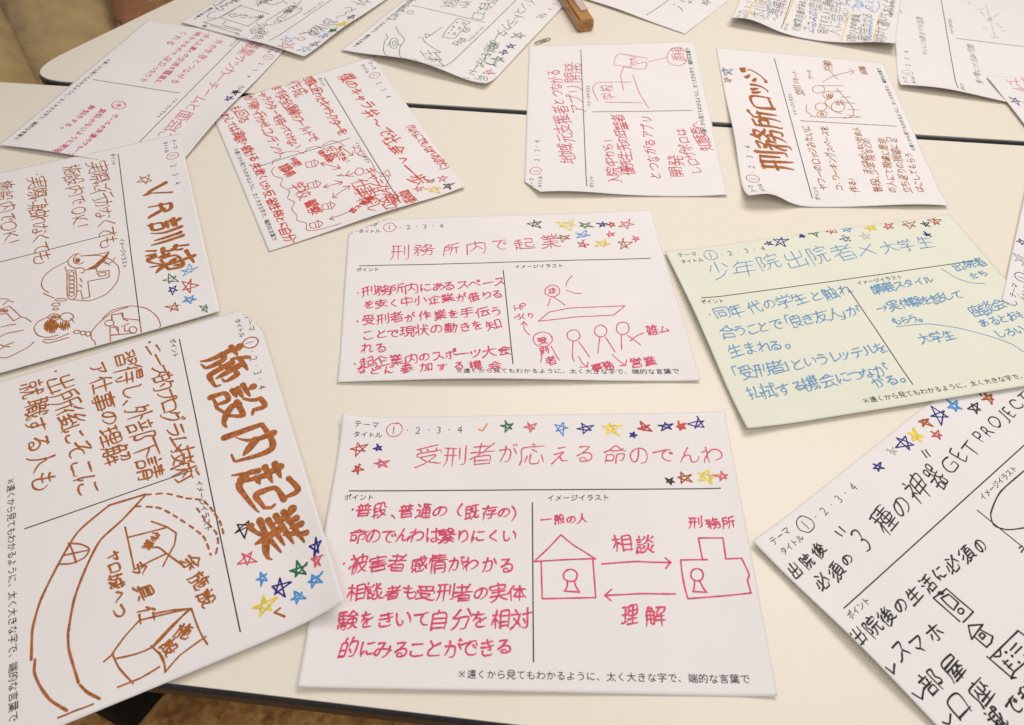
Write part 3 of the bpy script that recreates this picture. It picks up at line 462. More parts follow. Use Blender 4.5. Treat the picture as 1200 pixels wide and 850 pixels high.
'既':[60,[65,77,63,49,61,47,61,38,51,20,42,9],[12,46,34,47,34,78,13,79,12,77,12,17],[12,17,16,18,33,24],[30,34,36,19],[61,38,64,38,65,36,66,12,76,10,81,12,81,20,80,24],[50,67,48,61,47,48,80,48],[12,63,34,63],[46,77,78,77]],
'是':[60,[21,24,18,23,13,14,8,10],[44,45,44,13],[21,24,24,23,33,15,40,13,44,13,46,11,79,11,83,13],[23,35,21,24],[44,29,74,29],[9,45,80,45],[70,69,70,79,69,80,19,80,17,79,17,58,19,56,69,56,70,59,70,69],[17,69,70,69]],
'時':[60,[70,56,70,12,67,9,59,9],[9,26,28,27,28,77,11,78,9,76,9,19],[43,31,50,20],[37,40,80,40],[9,52,28,52],[37,56,81,56],[59,83,59,56],[39,73,77,73]],
'普':[60,[20,12,20,37,22,39,68,39,69,12],[20,12,69,12],[20,26,69,26],[8,50,80,50],[35,73,35,50],[52,73,52,50],[18,66,21,59,21,55],[70,66,66,58,62,55],[13,73,59,74,76,73],[25,83,28,77,28,73],[62,83,59,74]],
'暇':[60,[35,58,52,59,53,79,37,80,35,78,35,9],[55,9,69,19],[69,19,79,11,81,11],[9,25,24,25,25,27,25,76,24,78,11,78,9,76,9,19],[69,24,69,19],[60,46,79,45,79,42,75,31,73,26,69,24],[64,46,64,42,62,40,63,35,67,25,69,24],[35,26,52,26],[35,42,50,42],[9,51,25,51],[62,80,79,79,79,60,77,58,62,58]],
'書':[60,[19,11,19,28,21,31,69,30,69,11],[19,11,69,11],[19,20,69,20],[8,39,43,40,80,39],[43,83,43,40],[13,49,75,49],[17,79,68,79,69,60,16,59],[8,69,80,69]],
'望':[60,[8,10,80,10],[43,36,43,11],[17,24,70,24],[14,36,74,36],[42,46,47,50,50,61,51,80,75,81,76,80,76,48,74,45,67,45],[16,75,16,51],[16,51,38,55,38,58],[50,58,76,58],[50,70,76,70],[8,75,40,75],[20,84,24,81,25,75]],
'木':[60,[43,83,43,9],[8,20,13,23,22,31,37,52,42,55,47,62,79,62],[9,62,40,62,50,51,63,35,71,26,80,20]],
'校':[60,[20,83,19,50,20,9],[69,46,64,34,58,24,46,15,37,10],[40,50,46,45,48,38,59,24,74,13,79,11,81,12],[19,50,16,48,14,46,6,28,6,22],[58,27,58,24],[19,52,26,49,30,41,30,38],[73,58,79,47],[48,61,40,50],[9,65,29,65],[38,71,80,71],[53,84,59,79,59,71]],
'格':[60,[20,83,20,49,20,9],[42,38,43,13],[43,13,74,13],[74,35,74,13],[20,49,15,47,7,28,6,24],[43,35,74,35],[74,35,77,38],[20,52,25,51,28,49,31,43,31,40,33,37,36,37,42,38,44,41,55,48,62,53,71,67,73,71,72,74,50,75],[46,68,54,56,64,48,76,41,77,38],[9,65,31,65,36,61,38,61,46,68,47,73,50,75,53,83]],
'業':[60,[43,53,43,9],[6,13,10,12,23,16,35,23,37,28],[50,28,53,23,67,15,78,11,83,13],[9,29,35,29,37,28,51,29,79,29],[16,41,72,41],[13,53,76,53],[28,68,31,53],[61,68,56,53],[9,69,79,69],[15,83,18,81,22,74,22,69],[35,83,35,69],[51,83,51,69],[71,81,67,73,67,69]],
'機':[60,[16,83,15,50,16,46,16,9],[38,43,38,31,34,20,27,11,23,10],[47,10,48,10,63,17,64,21,70,25,74,31],[64,20,64,17],[53,83,56,42,59,37,59,31,65,17,72,11,76,9,81,12,82,17],[37,29,43,27,48,23],[16,52,15,49,11,45,6,30,6,26],[31,38,79,38],[79,74,73,68,66,53,69,52,69,47,74,42,74,38],[16,52,21,49,24,42],[46,72,43,67,40,65,39,61,35,54,34,50],[34,50,42,50,46,52],[46,58,46,52],[69,52,79,53],[77,60,79,53],[32,66,37,65,39,63],[39,81,32,66],[8,67,23,67],[70,82,65,69,73,68]],
'歌':[60,[38,80,38,12,37,10,31,9],[65,35,68,34,76,16,82,11],[65,35,62,33,56,21,50,13],[11,20,12,34,26,34,26,20,11,20],[65,58,64,44,65,35],[6,44,46,44],[55,70,76,70,79,69,80,64,76,51],[58,83,55,70,49,54],[8,80,44,80],[12,55,13,69,26,69,26,55,12,55]],
'歩':[60,[19,9,37,13,49,18,60,26,64,33],[43,83,43,31,42,29,37,28,33,28,31,29],[8,31,11,31,15,34,23,44,26,46],[65,46,77,33,78,31],[8,55,21,56,80,55],[21,76,21,56],[43,73,72,73]],
'段':[60,[38,82,31,83,15,77,14,76,13,10],[48,43,48,36,55,25,67,15,75,12,80,10],[36,11,39,9,44,11,59,19,70,31,73,38,73,43],[6,24,35,28],[43,43,73,43],[13,44,33,44],[42,52,46,58,48,62,50,67,50,79,51,80,68,80,70,58,72,55,81,55],[13,62,33,62]],
'気':[60,[8,10,12,9,28,19,38,28,47,41],[18,37,20,37,34,28,51,14],[15,49,65,48,67,28,70,15,74,10,77,9,80,10,81,13,80,22],[24,83,23,75,9,56],[25,62,69,62],[23,75,78,74]],
'活':[60,[37,13,37,35,38,37,75,37,75,13],[37,13,75,13],[23,35,12,13],[56,78,56,37],[9,58,20,51],[31,58,80,58],[13,81,23,76],[37,76,56,78,72,82,77,81]],
'流':[60,[38,41,38,29,35,20,30,12,27,10],[23,35,12,13],[53,40,53,13],[69,40,69,16,70,11,79,10,81,12,82,19,80,22],[68,65,71,60,73,54,76,53,78,50],[32,51,73,54],[9,58,18,52],[48,72,46,66,41,59,39,52],[31,73,80,73],[53,83,55,76,55,73],[13,81,22,74]],
'減':[60,[72,83,79,76,79,70,30,69,29,32,27,21,22,10],[49,11,51,11,64,22,67,24],[18,35,9,13],[39,26,54,27,54,44,41,45,40,44,39,21],[62,83,65,42,66,35,68,34,67,24,72,13,76,11,80,12,81,13,83,20,82,23],[78,54,73,38,68,34],[6,58,10,58,16,53],[39,58,54,58],[13,82,21,76]],
'準':[60,[43,31,43,10],[9,26,80,26],[23,52,11,38],[39,83,33,68,34,40],[34,40,78,40],[55,82,58,79,56,41],[34,52,75,52],[34,64,74,64],[8,68,16,65],[28,66,33,68],[37,76,77,75],[15,83,23,79]],
'演':[60,[61,18,66,18,77,11,81,10],[27,11,30,11,42,18,46,18],[20,34,10,13],[53,62,53,25],[53,50,33,49,33,25,75,25,75,49,53,50],[33,38,75,38],[9,58,16,53],[53,76,77,76,78,68,71,62,36,63,30,68,31,75,53,76],[52,83,53,76],[13,81,21,77]],
'無':[60,[16,21,9,9],[34,20,35,10],[71,22,79,10],[52,20,55,11],[8,31,80,31],[35,73,35,31],[51,73,51,31],[24,83,21,74,19,70,20,32],[68,73,68,32],[10,52,77,52],[9,64,14,68,19,70],[21,74,76,73]],
'物':[60,[22,83,22,9],[46,69,80,69,79,39,76,17,72,11,64,10],[70,69,68,55,60,34,54,24,47,15,41,11],[58,69,53,54,47,42,42,34,37,29],[7,35,21,38,23,41,33,43,34,45],[22,41,22,38],[11,78,10,66,9,65,6,53,8,50],[49,83,46,70,35,52],[10,66,31,66]],
'状':[60,[24,83,24,9],[55,46,59,44,69,22,77,13,80,11],[55,46,53,44,47,27,40,17,36,13],[7,29,19,39,24,40],[54,83,55,46],[35,58,80,58],[9,72,16,61],[71,79,76,69]],
'現':[60,[49,37,49,30,44,19,37,12,31,9,29,10],[65,37,65,16,66,11,69,9,78,9,80,10,82,17,80,20],[6,24,19,27,20,28,32,31],[20,79,20,28],[76,66,76,37,41,38,42,79,76,80,76,66],[41,51,76,51],[9,53,30,53],[41,66,76,66],[7,79,31,79]],
'理':[60,[31,12,81,12],[58,80,58,12],[6,19,16,22,18,24,28,26,30,28],[18,78,18,24],[38,30,79,30],[58,80,39,79,39,46,77,46,77,79,58,80],[9,52,27,52],[38,63,77,63],[8,78,28,78]],
'環':[60,[60,34,61,28,64,22,68,20,71,15,77,12,80,11],[42,23,43,11,58,13],[6,20,23,24,30,20,42,23],[69,20,76,26,80,27],[16,78,16,23],[51,34,50,30,43,25,42,23],[60,34,39,35,39,47,74,47,74,35,60,34],[7,51,23,51],[33,58,80,58],[50,81,50,68],[63,81,76,81,77,80,76,68,36,69,37,81,63,81],[63,81,63,68],[7,78,24,78]],
'生':[60,[9,12,80,12],[44,83,44,12],[18,40,73,40],[25,83,23,80,20,67,17,65,11,53],[20,67,76,67]],
'界':[60,[31,32,30,24,26,17,20,12,16,9,14,10],[64,38,59,32,59,10],[6,32,11,31,23,37,31,44,34,50],[54,50,56,44,64,38,77,32,79,32],[54,50,71,51,71,81,17,80,17,51,34,50,43,51,54,50],[43,81,43,51],[16,66,71,66]],
'発':[60,[32,52,32,34,29,21,21,14,13,9,11,10],[54,51,54,13,55,11,59,9,75,10,76,12,78,19],[13,33,76,33],[8,48,16,53,21,54],[68,55,79,49,82,50],[21,54,24,52,54,51,65,52,68,55],[24,63,21,54],[66,61,68,55],[66,61,78,72],[49,83,60,65,64,62,66,61],[14,80,35,79,35,74,31,68,28,64,24,63],[14,70,24,63],[56,73,68,81,72,82]],
'的':[60,[52,70,78,69,77,34,75,17,72,12,69,11,59,11],[11,18,35,19,35,69,20,70,11,69,11,12],[53,48,63,33],[11,45,35,45],[56,83,54,83,53,80,52,70,49,68,44,56],[25,83,24,83,20,70]],
'相':[60,[22,83,21,51,23,47,22,9],[44,10,44,77,46,79,78,78,78,10],[44,15,78,15],[21,51,17,49,6,25],[44,36,78,36],[23,47,28,45,34,38],[44,58,78,58],[9,65,34,65]],
'省':[60,[23,48,23,13],[23,13,69,13],[6,48,10,46,37,50,39,47,69,47,69,13],[23,24,69,24],[23,36,69,36],[42,58,37,50],[42,83,42,58],[42,58,50,59,65,68],[61,79,64,78,71,72,78,64],[24,76,16,65]],
'真':[60,[7,10,11,9,29,17,33,17],[58,17,79,10],[8,25,80,25],[20,26,20,64,23,66,66,66,67,26],[20,36,67,36],[20,46,67,46],[20,55,67,55],[44,83,42,66],[10,76,77,76]],
'知':[60,[25,72,24,35,16,19,10,12,8,11],[50,12,50,75,52,76,76,76,76,13],[24,35,28,33,39,21,40,16],[50,19,76,19],[8,48,42,48],[16,83,14,72,12,70,9,61],[14,72,38,72]],
'社':[60,[8,69,31,68,29,62,23,52,20,44,20,9],[37,13,81,13],[61,83,61,13],[21,46,28,43,33,36],[8,38,15,43,20,45],[41,56,79,56],[20,82,23,76]],
'神':[60,[19,43,20,9],[59,83,59,9],[40,29,40,69,42,70,78,70,78,33],[40,33,78,33],[21,46,25,44,31,37],[8,38,14,42,19,43],[8,69,30,68,29,64,19,43],[40,51,78,51],[18,83,23,76]],
'種':[60,[21,78,20,47,21,9],[35,10,81,10],[60,80,60,10],[20,46,15,43,7,28,6,22],[39,23,79,23],[60,58,41,56,41,34,78,34,78,56,60,58],[21,46,28,43,32,40,33,35],[41,46,78,46],[8,59,32,59],[37,69,80,69],[8,76,21,78,29,81,41,79,60,80,73,82,78,82,82,80]],
'空':[60,[9,12,43,13,78,12],[43,39,43,13],[19,39,69,39],[11,48,13,47,20,51,34,61],[54,61,76,49],[9,60,9,72,11,73,76,73,78,72,78,63],[42,83,45,73]],
'立':[60,[9,13,80,13],[64,54,61,42,52,20,51,13],[25,54,31,24],[13,67,76,67],[42,83,44,75]],
'端':[60,[38,9,39,37,56,38,79,37,80,13,78,9,74,9],[65,38,65,9],[52,38,52,10],[8,18,31,24],[28,58,23,23],[10,56,13,31],[58,51,56,38],[35,51,80,51],[58,83,58,65],[39,79,40,65,76,65,78,66,78,80],[7,67,31,67],[17,82,20,75]],
'続':[60,[10,27,7,13,9,9],[51,39,51,32,48,22,43,15,37,9],[20,28,20,14],[28,30,32,19,31,16],[67,38,67,16,68,11,71,10,80,11,82,13,82,18],[27,49,31,36],[18,54,19,53,12,43,11,39],[11,39,13,38,28,41],[39,41,40,50,80,50,80,41],[17,56,17,55,18,54],[9,59,17,58],[28,69,24,61,18,58],[20,82,11,65,9,59],[42,62,77,62],[60,83,60,63],[38,76,80,76]],
'緊':[60,[45,26,44,10,41,9,32,9],[9,11,14,12,28,19],[60,19,76,12,80,12],[13,24,25,27,45,26,68,28,70,28,75,26],[29,27,31,30,38,33,39,36],[62,35,66,32,68,28],[18,36,29,38,31,37,43,36,58,41],[30,38,32,42,41,45],[49,80,76,79,74,72,70,64,62,56,50,50],[53,80,53,73,59,64,69,54,77,50,80,50],[28,61,28,51],[40,81,11,80,10,53,12,51,41,51],[10,71,27,72,37,71,38,62,28,61,10,61],[28,80,28,72]],
'練':[60,[59,83,60,37,58,33,59,9],[9,27,6,10],[20,28,21,12],[63,36,74,21,80,16],[28,29,32,17,35,15,38,15,46,21,58,36,65,38,76,38,78,39,78,61,41,61,40,38,53,38,58,36,63,36],[29,49,31,35],[8,38,12,39,16,38,30,40],[18,54,19,52,13,44,12,39],[71,53,68,45],[49,53,51,46],[17,56,17,55,18,54],[9,59,16,58,17,56],[28,69,24,61,18,56],[20,82,9,59],[38,74,80,74]],
'繋':[60,[44,24,44,11,42,9,34,9],[7,12,11,11,26,18,29,18],[55,17,61,18,77,11,78,12],[15,23,27,25,44,24,69,27,77,22],[38,33,36,30,32,28,31,25],[59,32,62,32,65,30,67,27],[20,34,27,35,36,35,38,33,49,35,59,40,61,39],[28,35,30,39,37,44,42,44],[38,50,37,44],[60,50,65,50,69,46,76,44,83,45],[24,83,24,46],[7,50,41,50,49,45,58,47,60,50],[52,64,53,58,60,50],[46,69,47,65,49,64,74,63,73,59,65,50],[24,73,10,72,11,58,38,58,38,72,24,73],[10,65,38,65],[46,69,51,73,52,81,53,82,69,82,71,72,80,71],[7,80,41,80]],
'義':[60,[26,44,26,11,24,9,16,9],[38,11,42,10,50,13,58,16,69,24],[50,46,51,35,53,32,58,21,65,13,76,9,80,11,81,16],[8,21,42,24],[8,34,80,34],[51,34,53,33],[65,46,74,41],[9,43,24,45,26,44,36,46,42,46],[8,53,80,53],[43,75,43,53],[16,65,72,65],[12,75,29,76,76,75],[27,83,29,76],[63,83,60,81,59,76]],
'習':[60,[20,12,20,38,22,39,68,39,69,37,69,12],[20,12,69,12],[20,26,69,26],[11,80,37,79,37,52,41,46,40,39],[47,80,75,79,75,50],[12,52,31,61,37,62],[49,53,69,62,75,63],[51,70,62,67],[16,70,24,68]],
'者':[60,[26,39,26,12],[26,12,69,12],[9,33,19,38,32,42,35,40,69,40,69,12],[26,26,69,26],[42,53,40,50,35,46,33,42],[9,55,40,55,42,53,54,56,80,55],[38,83,38,55],[75,80,56,61,54,56],[16,73,60,73,64,69]],
'職':[60,[24,80,24,9],[52,10,54,11,65,20,69,22],[37,15,37,45,38,46,54,46,54,20,59,15],[37,21,54,21],[6,22,19,25,24,25],[65,83,66,46,68,32,69,30,69,22,73,15,78,13,81,15,82,19,81,26],[11,80,11,24],[80,45,74,32,69,30],[37,34,54,34],[12,43,24,43],[34,58,79,58],[38,69,39,58],[53,69,50,58],[12,61,24,61],[73,79,77,72,78,66],[35,75,56,75],[44,83,46,75],[6,80,24,80]],
'育':[60,[20,9,21,46,67,46,68,11,62,9,52,9],[20,24,68,24],[20,35,68,35],[64,61,69,60,74,55],[32,74,30,69,24,64,22,60,18,58],[22,60,24,58,29,58,56,60,64,61],[58,75,58,69,63,65,64,61],[9,75,32,74,45,76,80,75],[39,85,43,83,45,76]],
'自':[60,[17,9,17,70,19,72,71,71,72,10],[17,14,72,14],[17,33,72,33],[17,52,72,52],[43,83,42,81,40,72]],
'般':[60,[8,10,11,21,13,36,14,74,16,76,35,76,36,74,36,13,35,10,27,9],[49,46,75,46,76,43,71,30,66,23,53,13,46,10],[49,46,50,37,58,25,69,16,79,12],[21,36,24,34,27,27],[7,46,36,46],[23,65,27,56],[47,58,51,68,51,78,53,80,71,79,72,60,76,58,82,59],[24,83,23,76]],
'良':[60,[40,42,41,36,50,25,56,23,59,20,64,16,78,11],[19,43,40,42,69,43,69,75,20,76,19,75,19,12],[19,12,24,12,41,16],[58,23,73,34,77,35],[19,60,69,60],[43,83,45,76]],
'荘':[60,[25,58,25,9],[38,13,80,13],[58,58,58,13],[8,21,19,27,25,28],[10,54,17,42],[36,42,80,42],[28,83,28,69],[59,83,59,69],[9,76,80,76]],
'葉':[60,[43,39,43,9],[8,11,28,18,35,22,37,27],[51,27,53,22,60,18,78,11,81,12],[8,28,37,27,80,28],[20,66,20,40,77,39],[8,61,80,61],[41,68,41,50,65,50,65,66,59,72,59,83],[28,83,28,73],[8,78,80,78]],
'行':[60,[28,64,21,54,19,47,20,9],[67,53,67,12,64,9,53,9],[8,41,13,45,19,47],[38,53,80,53],[9,69,26,83],[42,79,78,79]],
'術':[60,[16,9,15,48,17,55,23,65,26,65,30,62,58,62,64,56,81,56],[42,82,42,63,41,50,42,48,42,9],[73,56,73,13,72,11,65,10],[41,50,37,47,32,36,25,24],[42,49,46,49,50,47,60,31],[6,41,9,46,15,48],[8,69,20,83,23,83],[52,79,58,71],[65,76,80,76]],
'被':[60,[7,69,24,69,27,67,25,61,20,51,18,44,19,9],[40,49,74,49,76,47,70,32,63,23,48,12,42,10],[76,58,79,67,78,71,40,70,39,35,36,22,31,11],[46,49,50,37,60,24,69,15,80,11],[25,42,30,33],[6,34,13,41,18,43],[31,50,25,42],[19,43,25,42],[59,83,59,50],[16,83,20,76,20,69]],
'補':[60,[9,69,23,69,25,67,24,61,19,51,18,44,16,42,18,40,18,9],[37,9,37,54,38,56,77,56,77,12,76,10,72,9,67,11],[58,83,58,10],[37,27,77,27],[24,42,28,35,28,31],[6,33,12,40,16,42],[37,42,77,42],[30,50,24,42],[18,44,24,42],[35,72,78,72],[69,83,78,78,78,72],[16,82,20,76]],
'見':[60,[31,35,31,28,25,18,21,15,9,9],[52,36,52,16,54,11,78,10,80,13,81,20],[31,35,68,36,68,80,19,80,19,37,31,35],[19,50,69,50],[19,66,69,66]],
'解':[60,[18,83,18,77,11,62,13,58,13,29,7,9],[66,50,66,9],[47,25,81,25],[13,29,38,29],[11,61,37,62,38,61,38,15,37,11,34,9,27,12,25,14,25,62],[53,50,52,42,51,41,47,35,44,33],[52,42,79,42],[13,46,38,46],[60,79,59,73,55,65,51,60,48,58],[47,80,79,79,79,71,77,61,74,58,68,58],[17,76,32,76,30,62]],
'触':[60,[75,28,77,18,79,16,81,11,80,8],[19,83,18,77,16,76,13,69,11,61,13,58,12,28,9,16,7,10],[12,62,37,61,38,14,36,10,34,10],[24,62,24,11],[46,13,77,17],[62,83,62,16],[12,30,38,30],[62,67,78,67,77,40,47,40,47,67,62,67],[13,46,38,46],[18,76,32,76,32,74,29,65,29,62]],
'言':[60,[20,13,20,29,21,31,68,30,69,13],[20,13,69,13],[20,44,67,44],[20,58,67,58],[9,71,80,71],[41,83,46,76,47,71]],
'訓':[60,[78,81,78,9],[10,14,29,14,30,33,10,34,10,10],[46,81,46,34,42,20,38,10],[62,76,62,18],[10,46,30,46],[10,58,29,58],[6,69,32,69],[18,83,20,76]],
'設':[60,[11,10,12,34,30,34,31,14],[45,44,44,38,45,35,56,21,76,11,83,12],[39,44,74,44,74,41,72,35,62,22,56,20,50,15,39,10,34,11,30,14,11,14],[58,20,61,20],[11,46,31,46],[38,54,43,58,46,63,48,71,48,79,50,80,69,80,69,60,72,58,80,56],[11,58,30,58],[7,69,35,69],[18,83,21,76]],
'話':[60,[10,14,30,14,31,33,10,34,10,10],[44,13,44,34,46,35,76,35,76,13],[44,13,76,13],[61,78,61,35],[10,46,30,46],[42,56,80,56],[10,58,29,58],[6,69,33,69],[18,83,21,76],[42,76,60,78,74,82]],
'談':[60,[9,9,9,32,11,34,29,34,29,14],[56,28,60,26,64,20,71,14,77,11,81,10],[9,14,29,14,32,11,37,10,48,16,54,27,56,28],[44,38,39,27],[58,47,56,28],[78,39,76,38,70,28],[10,46,28,46],[55,64,62,62,79,50],[58,83,55,64,49,54,40,50],[10,58,28,58],[45,78,40,67],[76,77,69,67],[6,69,31,69],[17,83,20,77]],
'請':[60,[45,9,45,46,75,46,76,12,74,10,68,9],[10,14,29,14,30,33,10,34,10,10],[45,24,76,24],[45,35,76,35],[10,46,29,46],[10,58,28,58],[38,58,82,58],[60,83,60,58],[43,69,78,69],[6,69,32,69],[18,83,20,77],[41,78,79,78]],
'講':[60,[41,9,41,44,75,45,76,12,74,9,66,9],[9,14,28,15,28,33,11,34,10,33,9,9],[35,23,82,23],[58,54,58,23],[41,34,76,34],[10,46,28,46],[35,55,59,54,81,55],[48,83,48,55],[69,83,69,55],[10,58,27,58],[40,67,78,67],[6,69,30,69],[18,82,20,76],[38,77,80,77]],
'警':[60,[19,28,69,28],[19,35,69,35],[9,43,43,44,79,43],[37,52,42,48,43,44],[16,71,38,71,39,65,37,52],[28,55,31,51,37,52],[53,73,63,61,72,55,80,52],[50,53,66,61,71,68,74,76],[18,80,16,71,13,69,11,65,13,63,13,54],[13,54,28,55],[7,63,10,65,27,64,28,55],[64,61,66,61],[59,84,53,73],[56,77,74,76,80,77],[7,80,43,80],[19,10,19,17,20,20,67,20,69,18,68,10,19,10]],
'資':[60,[55,16,58,16,77,9,80,9],[9,10,11,9,31,16,36,16],[70,52,70,25,69,23,21,22,19,24,19,50,20,52,70,52],[19,32,70,32],[19,42,70,42],[74,58,74,55,70,52],[34,59,34,53],[54,69,68,61,74,58,78,58],[34,59,40,60,54,69],[9,61,27,65],[76,77,74,72,71,69],[35,72,43,79],[13,81,25,77],[43,79,76,77,80,79],[44,83,43,79]],
'起':[60,[12,44,11,31,12,25,10,24,7,10],[12,25,16,24,20,19,25,17,26,15,35,12,80,12,83,14],[24,83,24,58,25,55,25,17],[76,54,51,54,50,31,52,25,55,23,75,23,79,24,80,28,81,32,79,36],[25,38,39,38],[50,80,76,79,76,54],[7,56,40,56],[10,74,38,74]],
'足':[60,[23,41,21,29,19,26,11,12],[21,28,25,26,29,20,34,16,48,11,79,10,83,12],[44,54,44,13],[44,35,74,35],[44,54,71,55,71,79,19,79,18,55,44,54]],
'輩':[60,[43,49,43,9],[9,16,80,16],[17,32,17,27,20,24,69,24,71,26,71,38,69,40,19,40,17,38,17,32],[17,32,71,32],[11,49,77,49],[9,62,35,62],[35,80,35,62],[51,80,51,62],[51,62,79,62],[13,71,35,71],[51,71,76,71],[12,80,35,80],[51,80,76,80]],
'近':[60,[8,12,8,14,14,19,20,21],[20,21,29,15,41,12,73,12,80,13,82,14],[9,51,20,50,20,21],[64,58,64,23],[81,82,73,83,40,78,38,43,33,24],[39,58,80,58],[12,81,20,71]],
'返':[60,[18,20,28,15,38,12,75,12,83,14],[11,16,18,20],[8,50,18,50,18,20],[78,80,73,81,36,76,36,46,33,35,29,26,30,24],[36,61,72,61,73,60,73,56,71,50,63,38,51,29,42,24],[46,48,71,29],[11,80,19,70]],
'通':[60,[8,10,12,17,19,20],[19,20,34,13,42,11,77,11,81,13],[8,50,19,50,19,20],[35,22,35,61,53,62,55,61,64,63,76,62,77,61,77,24,76,22,69,21],[55,61,55,23],[35,36,77,36],[35,49,77,49],[61,68,61,63],[42,73,45,73,54,69,61,68],[61,68,63,71,71,76,73,80],[10,79,20,69],[35,81,76,80]],
'運':[60,[9,13,15,20,19,21],[19,21,23,20,32,14,42,12,74,12,83,14],[53,68,53,20],[8,49,19,48,19,21],[30,27,79,27],[53,58,35,58,35,37,74,37,74,58,53,58],[35,47,74,47],[71,68,37,68,31,70,30,72,30,79,31,81,77,81,79,80,79,71],[11,79,18,69]],
'達':[60,[8,13,13,18,18,21],[18,21,22,20,31,14,41,12,76,12,84,15],[53,50,53,20],[8,49,18,48,18,21],[30,28,79,28],[34,40,76,40],[31,51,54,50,80,51],[42,66,41,60,43,51],[67,66,67,61,65,51],[29,66,80,66],[53,83,53,66],[11,80,17,73],[34,78,75,78]],
'遠':[60,[8,10,8,12,15,18,19,19],[19,19,23,18,31,13,42,10,72,10,81,12],[9,53,19,52,19,19],[52,41,53,20],[53,35,58,35,68,31,70,28,76,24],[29,26,31,25,34,26,47,36,51,37,53,42,72,42],[52,41,49,42,36,43,35,53,36,55,71,56,72,43,76,38,70,33,69,31],[52,38,53,35],[11,77,29,66,79,66],[53,83,53,67],[33,77,74,77]],
'部':[60,[64,24,68,22,73,21,77,24,79,28,78,38,70,53,78,77,76,79,58,78,58,9],[13,13,13,34,14,35,42,35,42,13],[13,13,42,13],[8,49,46,49],[40,66,35,50],[16,66,20,56],[10,73,45,73],[26,83,28,74]],
'金':[60,[9,12,79,12],[43,56,43,12],[22,30,27,20],[65,29,61,20],[13,38,75,38],[21,61,24,58,43,56,63,58,67,62],[9,58,21,61,41,78,44,80],[44,80,55,71,66,64,67,62,80,58]],
'開':[60,[11,55,35,55,36,79,35,80,13,80,11,79,11,9],[77,55,51,55,50,78,53,80,76,80,77,79,77,13,74,9,67,9],[35,44,35,31,32,18,27,11,22,10],[52,44,52,11],[24,30,65,30],[25,45,52,44,63,45],[11,69,36,69],[50,69,77,69]],
'間':[60,[11,55,36,55,36,79,35,80,13,80,11,79,11,9],[77,54,51,54,50,78,53,80,75,80,77,78,77,16,76,11,75,10,65,9],[30,16,56,17,58,42,55,43,31,42,30,13],[30,30,58,30],[11,69,36,69],[50,69,77,69]],
'院':[60,[20,29,25,30,28,36,26,48,21,58,26,73,27,79,24,80,10,80,10,9],[49,41,49,33,43,19,36,12,32,10,30,11],[65,41,66,12,70,9,80,10,82,18],[38,41,80,41],[44,58,73,58],[36,64,37,72,59,73,80,73,80,64],[55,83,59,77,59,73]],
'際':[60,[58,35,58,12,55,9,49,9],[20,29,25,30,28,36,26,47,21,58,27,79,24,80,10,80,10,9],[73,24,80,14],[42,25,35,15],[38,35,76,35],[35,45,42,51],[73,50,75,50,80,45],[60,79,62,76,65,65,68,60,70,59,73,50],[42,51,47,48,68,48,73,50],[42,55,42,51],[53,77,52,69,49,65,47,60,45,56,42,55],[37,61,42,55],[42,78,54,77,59,79,63,77,79,77,80,75,78,70,75,64,70,59],[42,83,42,78,32,65],[43,69,50,66]],
'雑':[60,[58,84,51,75,49,69,50,9],[24,47,24,13,22,10,18,10],[50,13,81,13],[69,69,69,13],[14,30,8,17],[33,30,38,19],[50,33,80,33],[8,40,38,40],[50,50,79,50],[20,83,18,69,15,61,9,52,6,51],[8,74,31,74,32,53,39,52,41,53,42,55],[43,65,48,67,50,69,80,69],[64,84,66,83,69,77]],
'非':[60,[34,83,34,9],[53,83,53,9],[9,30,34,30],[53,30,80,30],[12,50,34,50],[53,50,77,50],[11,70,34,70],[53,70,80,70]],
'面':[60,[12,9,12,59,13,61,75,60,76,13],[12,13,76,13],[31,61,31,14],[55,61,55,14],[31,29,55,29],[31,44,55,44],[42,77,40,61],[9,78,80,78]],
'須':[60,[69,17,80,10,86,9],[28,10,35,10,49,17],[9,13,18,18,31,32],[56,66,43,66,41,65,41,26,76,25,77,65,56,66],[41,38,77,38],[10,42,23,50,28,56],[41,52,77,52],[59,80,56,66],[9,68,19,75,25,80],[37,80,80,80]],
'題':[60,[13,36,13,24,7,10],[13,24,20,19,24,17,26,14,35,12,49,10,79,10,83,12],[24,46,24,17],[43,19,46,20,55,28],[69,28,80,20],[24,31,38,31],[7,46,40,46],[61,69,51,69,49,67,49,35,76,34,76,68,61,69],[49,46,76,46],[49,58,76,58],[62,80,61,69],[35,69,34,80,13,80,13,59,34,58,35,69],[13,69,35,69],[46,80,80,80]],
'食':[60,[41,26,42,27,59,20,61,18,74,10],[22,12,22,59,23,65,25,66,44,80,54,72,66,66,67,64,79,60,83,61],[22,12,28,12,45,16],[59,20,62,24,69,28,69,30],[69,30,74,31],[65,35,69,30],[22,34,65,35],[67,64,65,60,65,35],[22,47,65,47],[6,60,10,59,20,62,22,62,24,60,44,61,65,60],[41,69,43,67,44,61]],
'養':[60,[50,16,63,14,64,12,75,9,81,11],[63,14,65,18,72,21,75,21],[45,24,46,20,50,16],[29,53,24,44,25,11,26,10,47,13,50,16],[24,25,45,24,63,25,63,41,65,44,61,49,60,54],[24,34,63,34],[5,37,9,37,19,42,23,43,62,42,65,43,79,38],[63,42,65,43],[44,54,43,47,44,43],[8,54,29,54,35,55,80,54],[37,65,36,55],[17,65,37,65,41,66,70,65],[42,75,42,66],[13,75,58,76,74,75],[28,83,30,76],[62,83,60,83,59,81,58,76]],
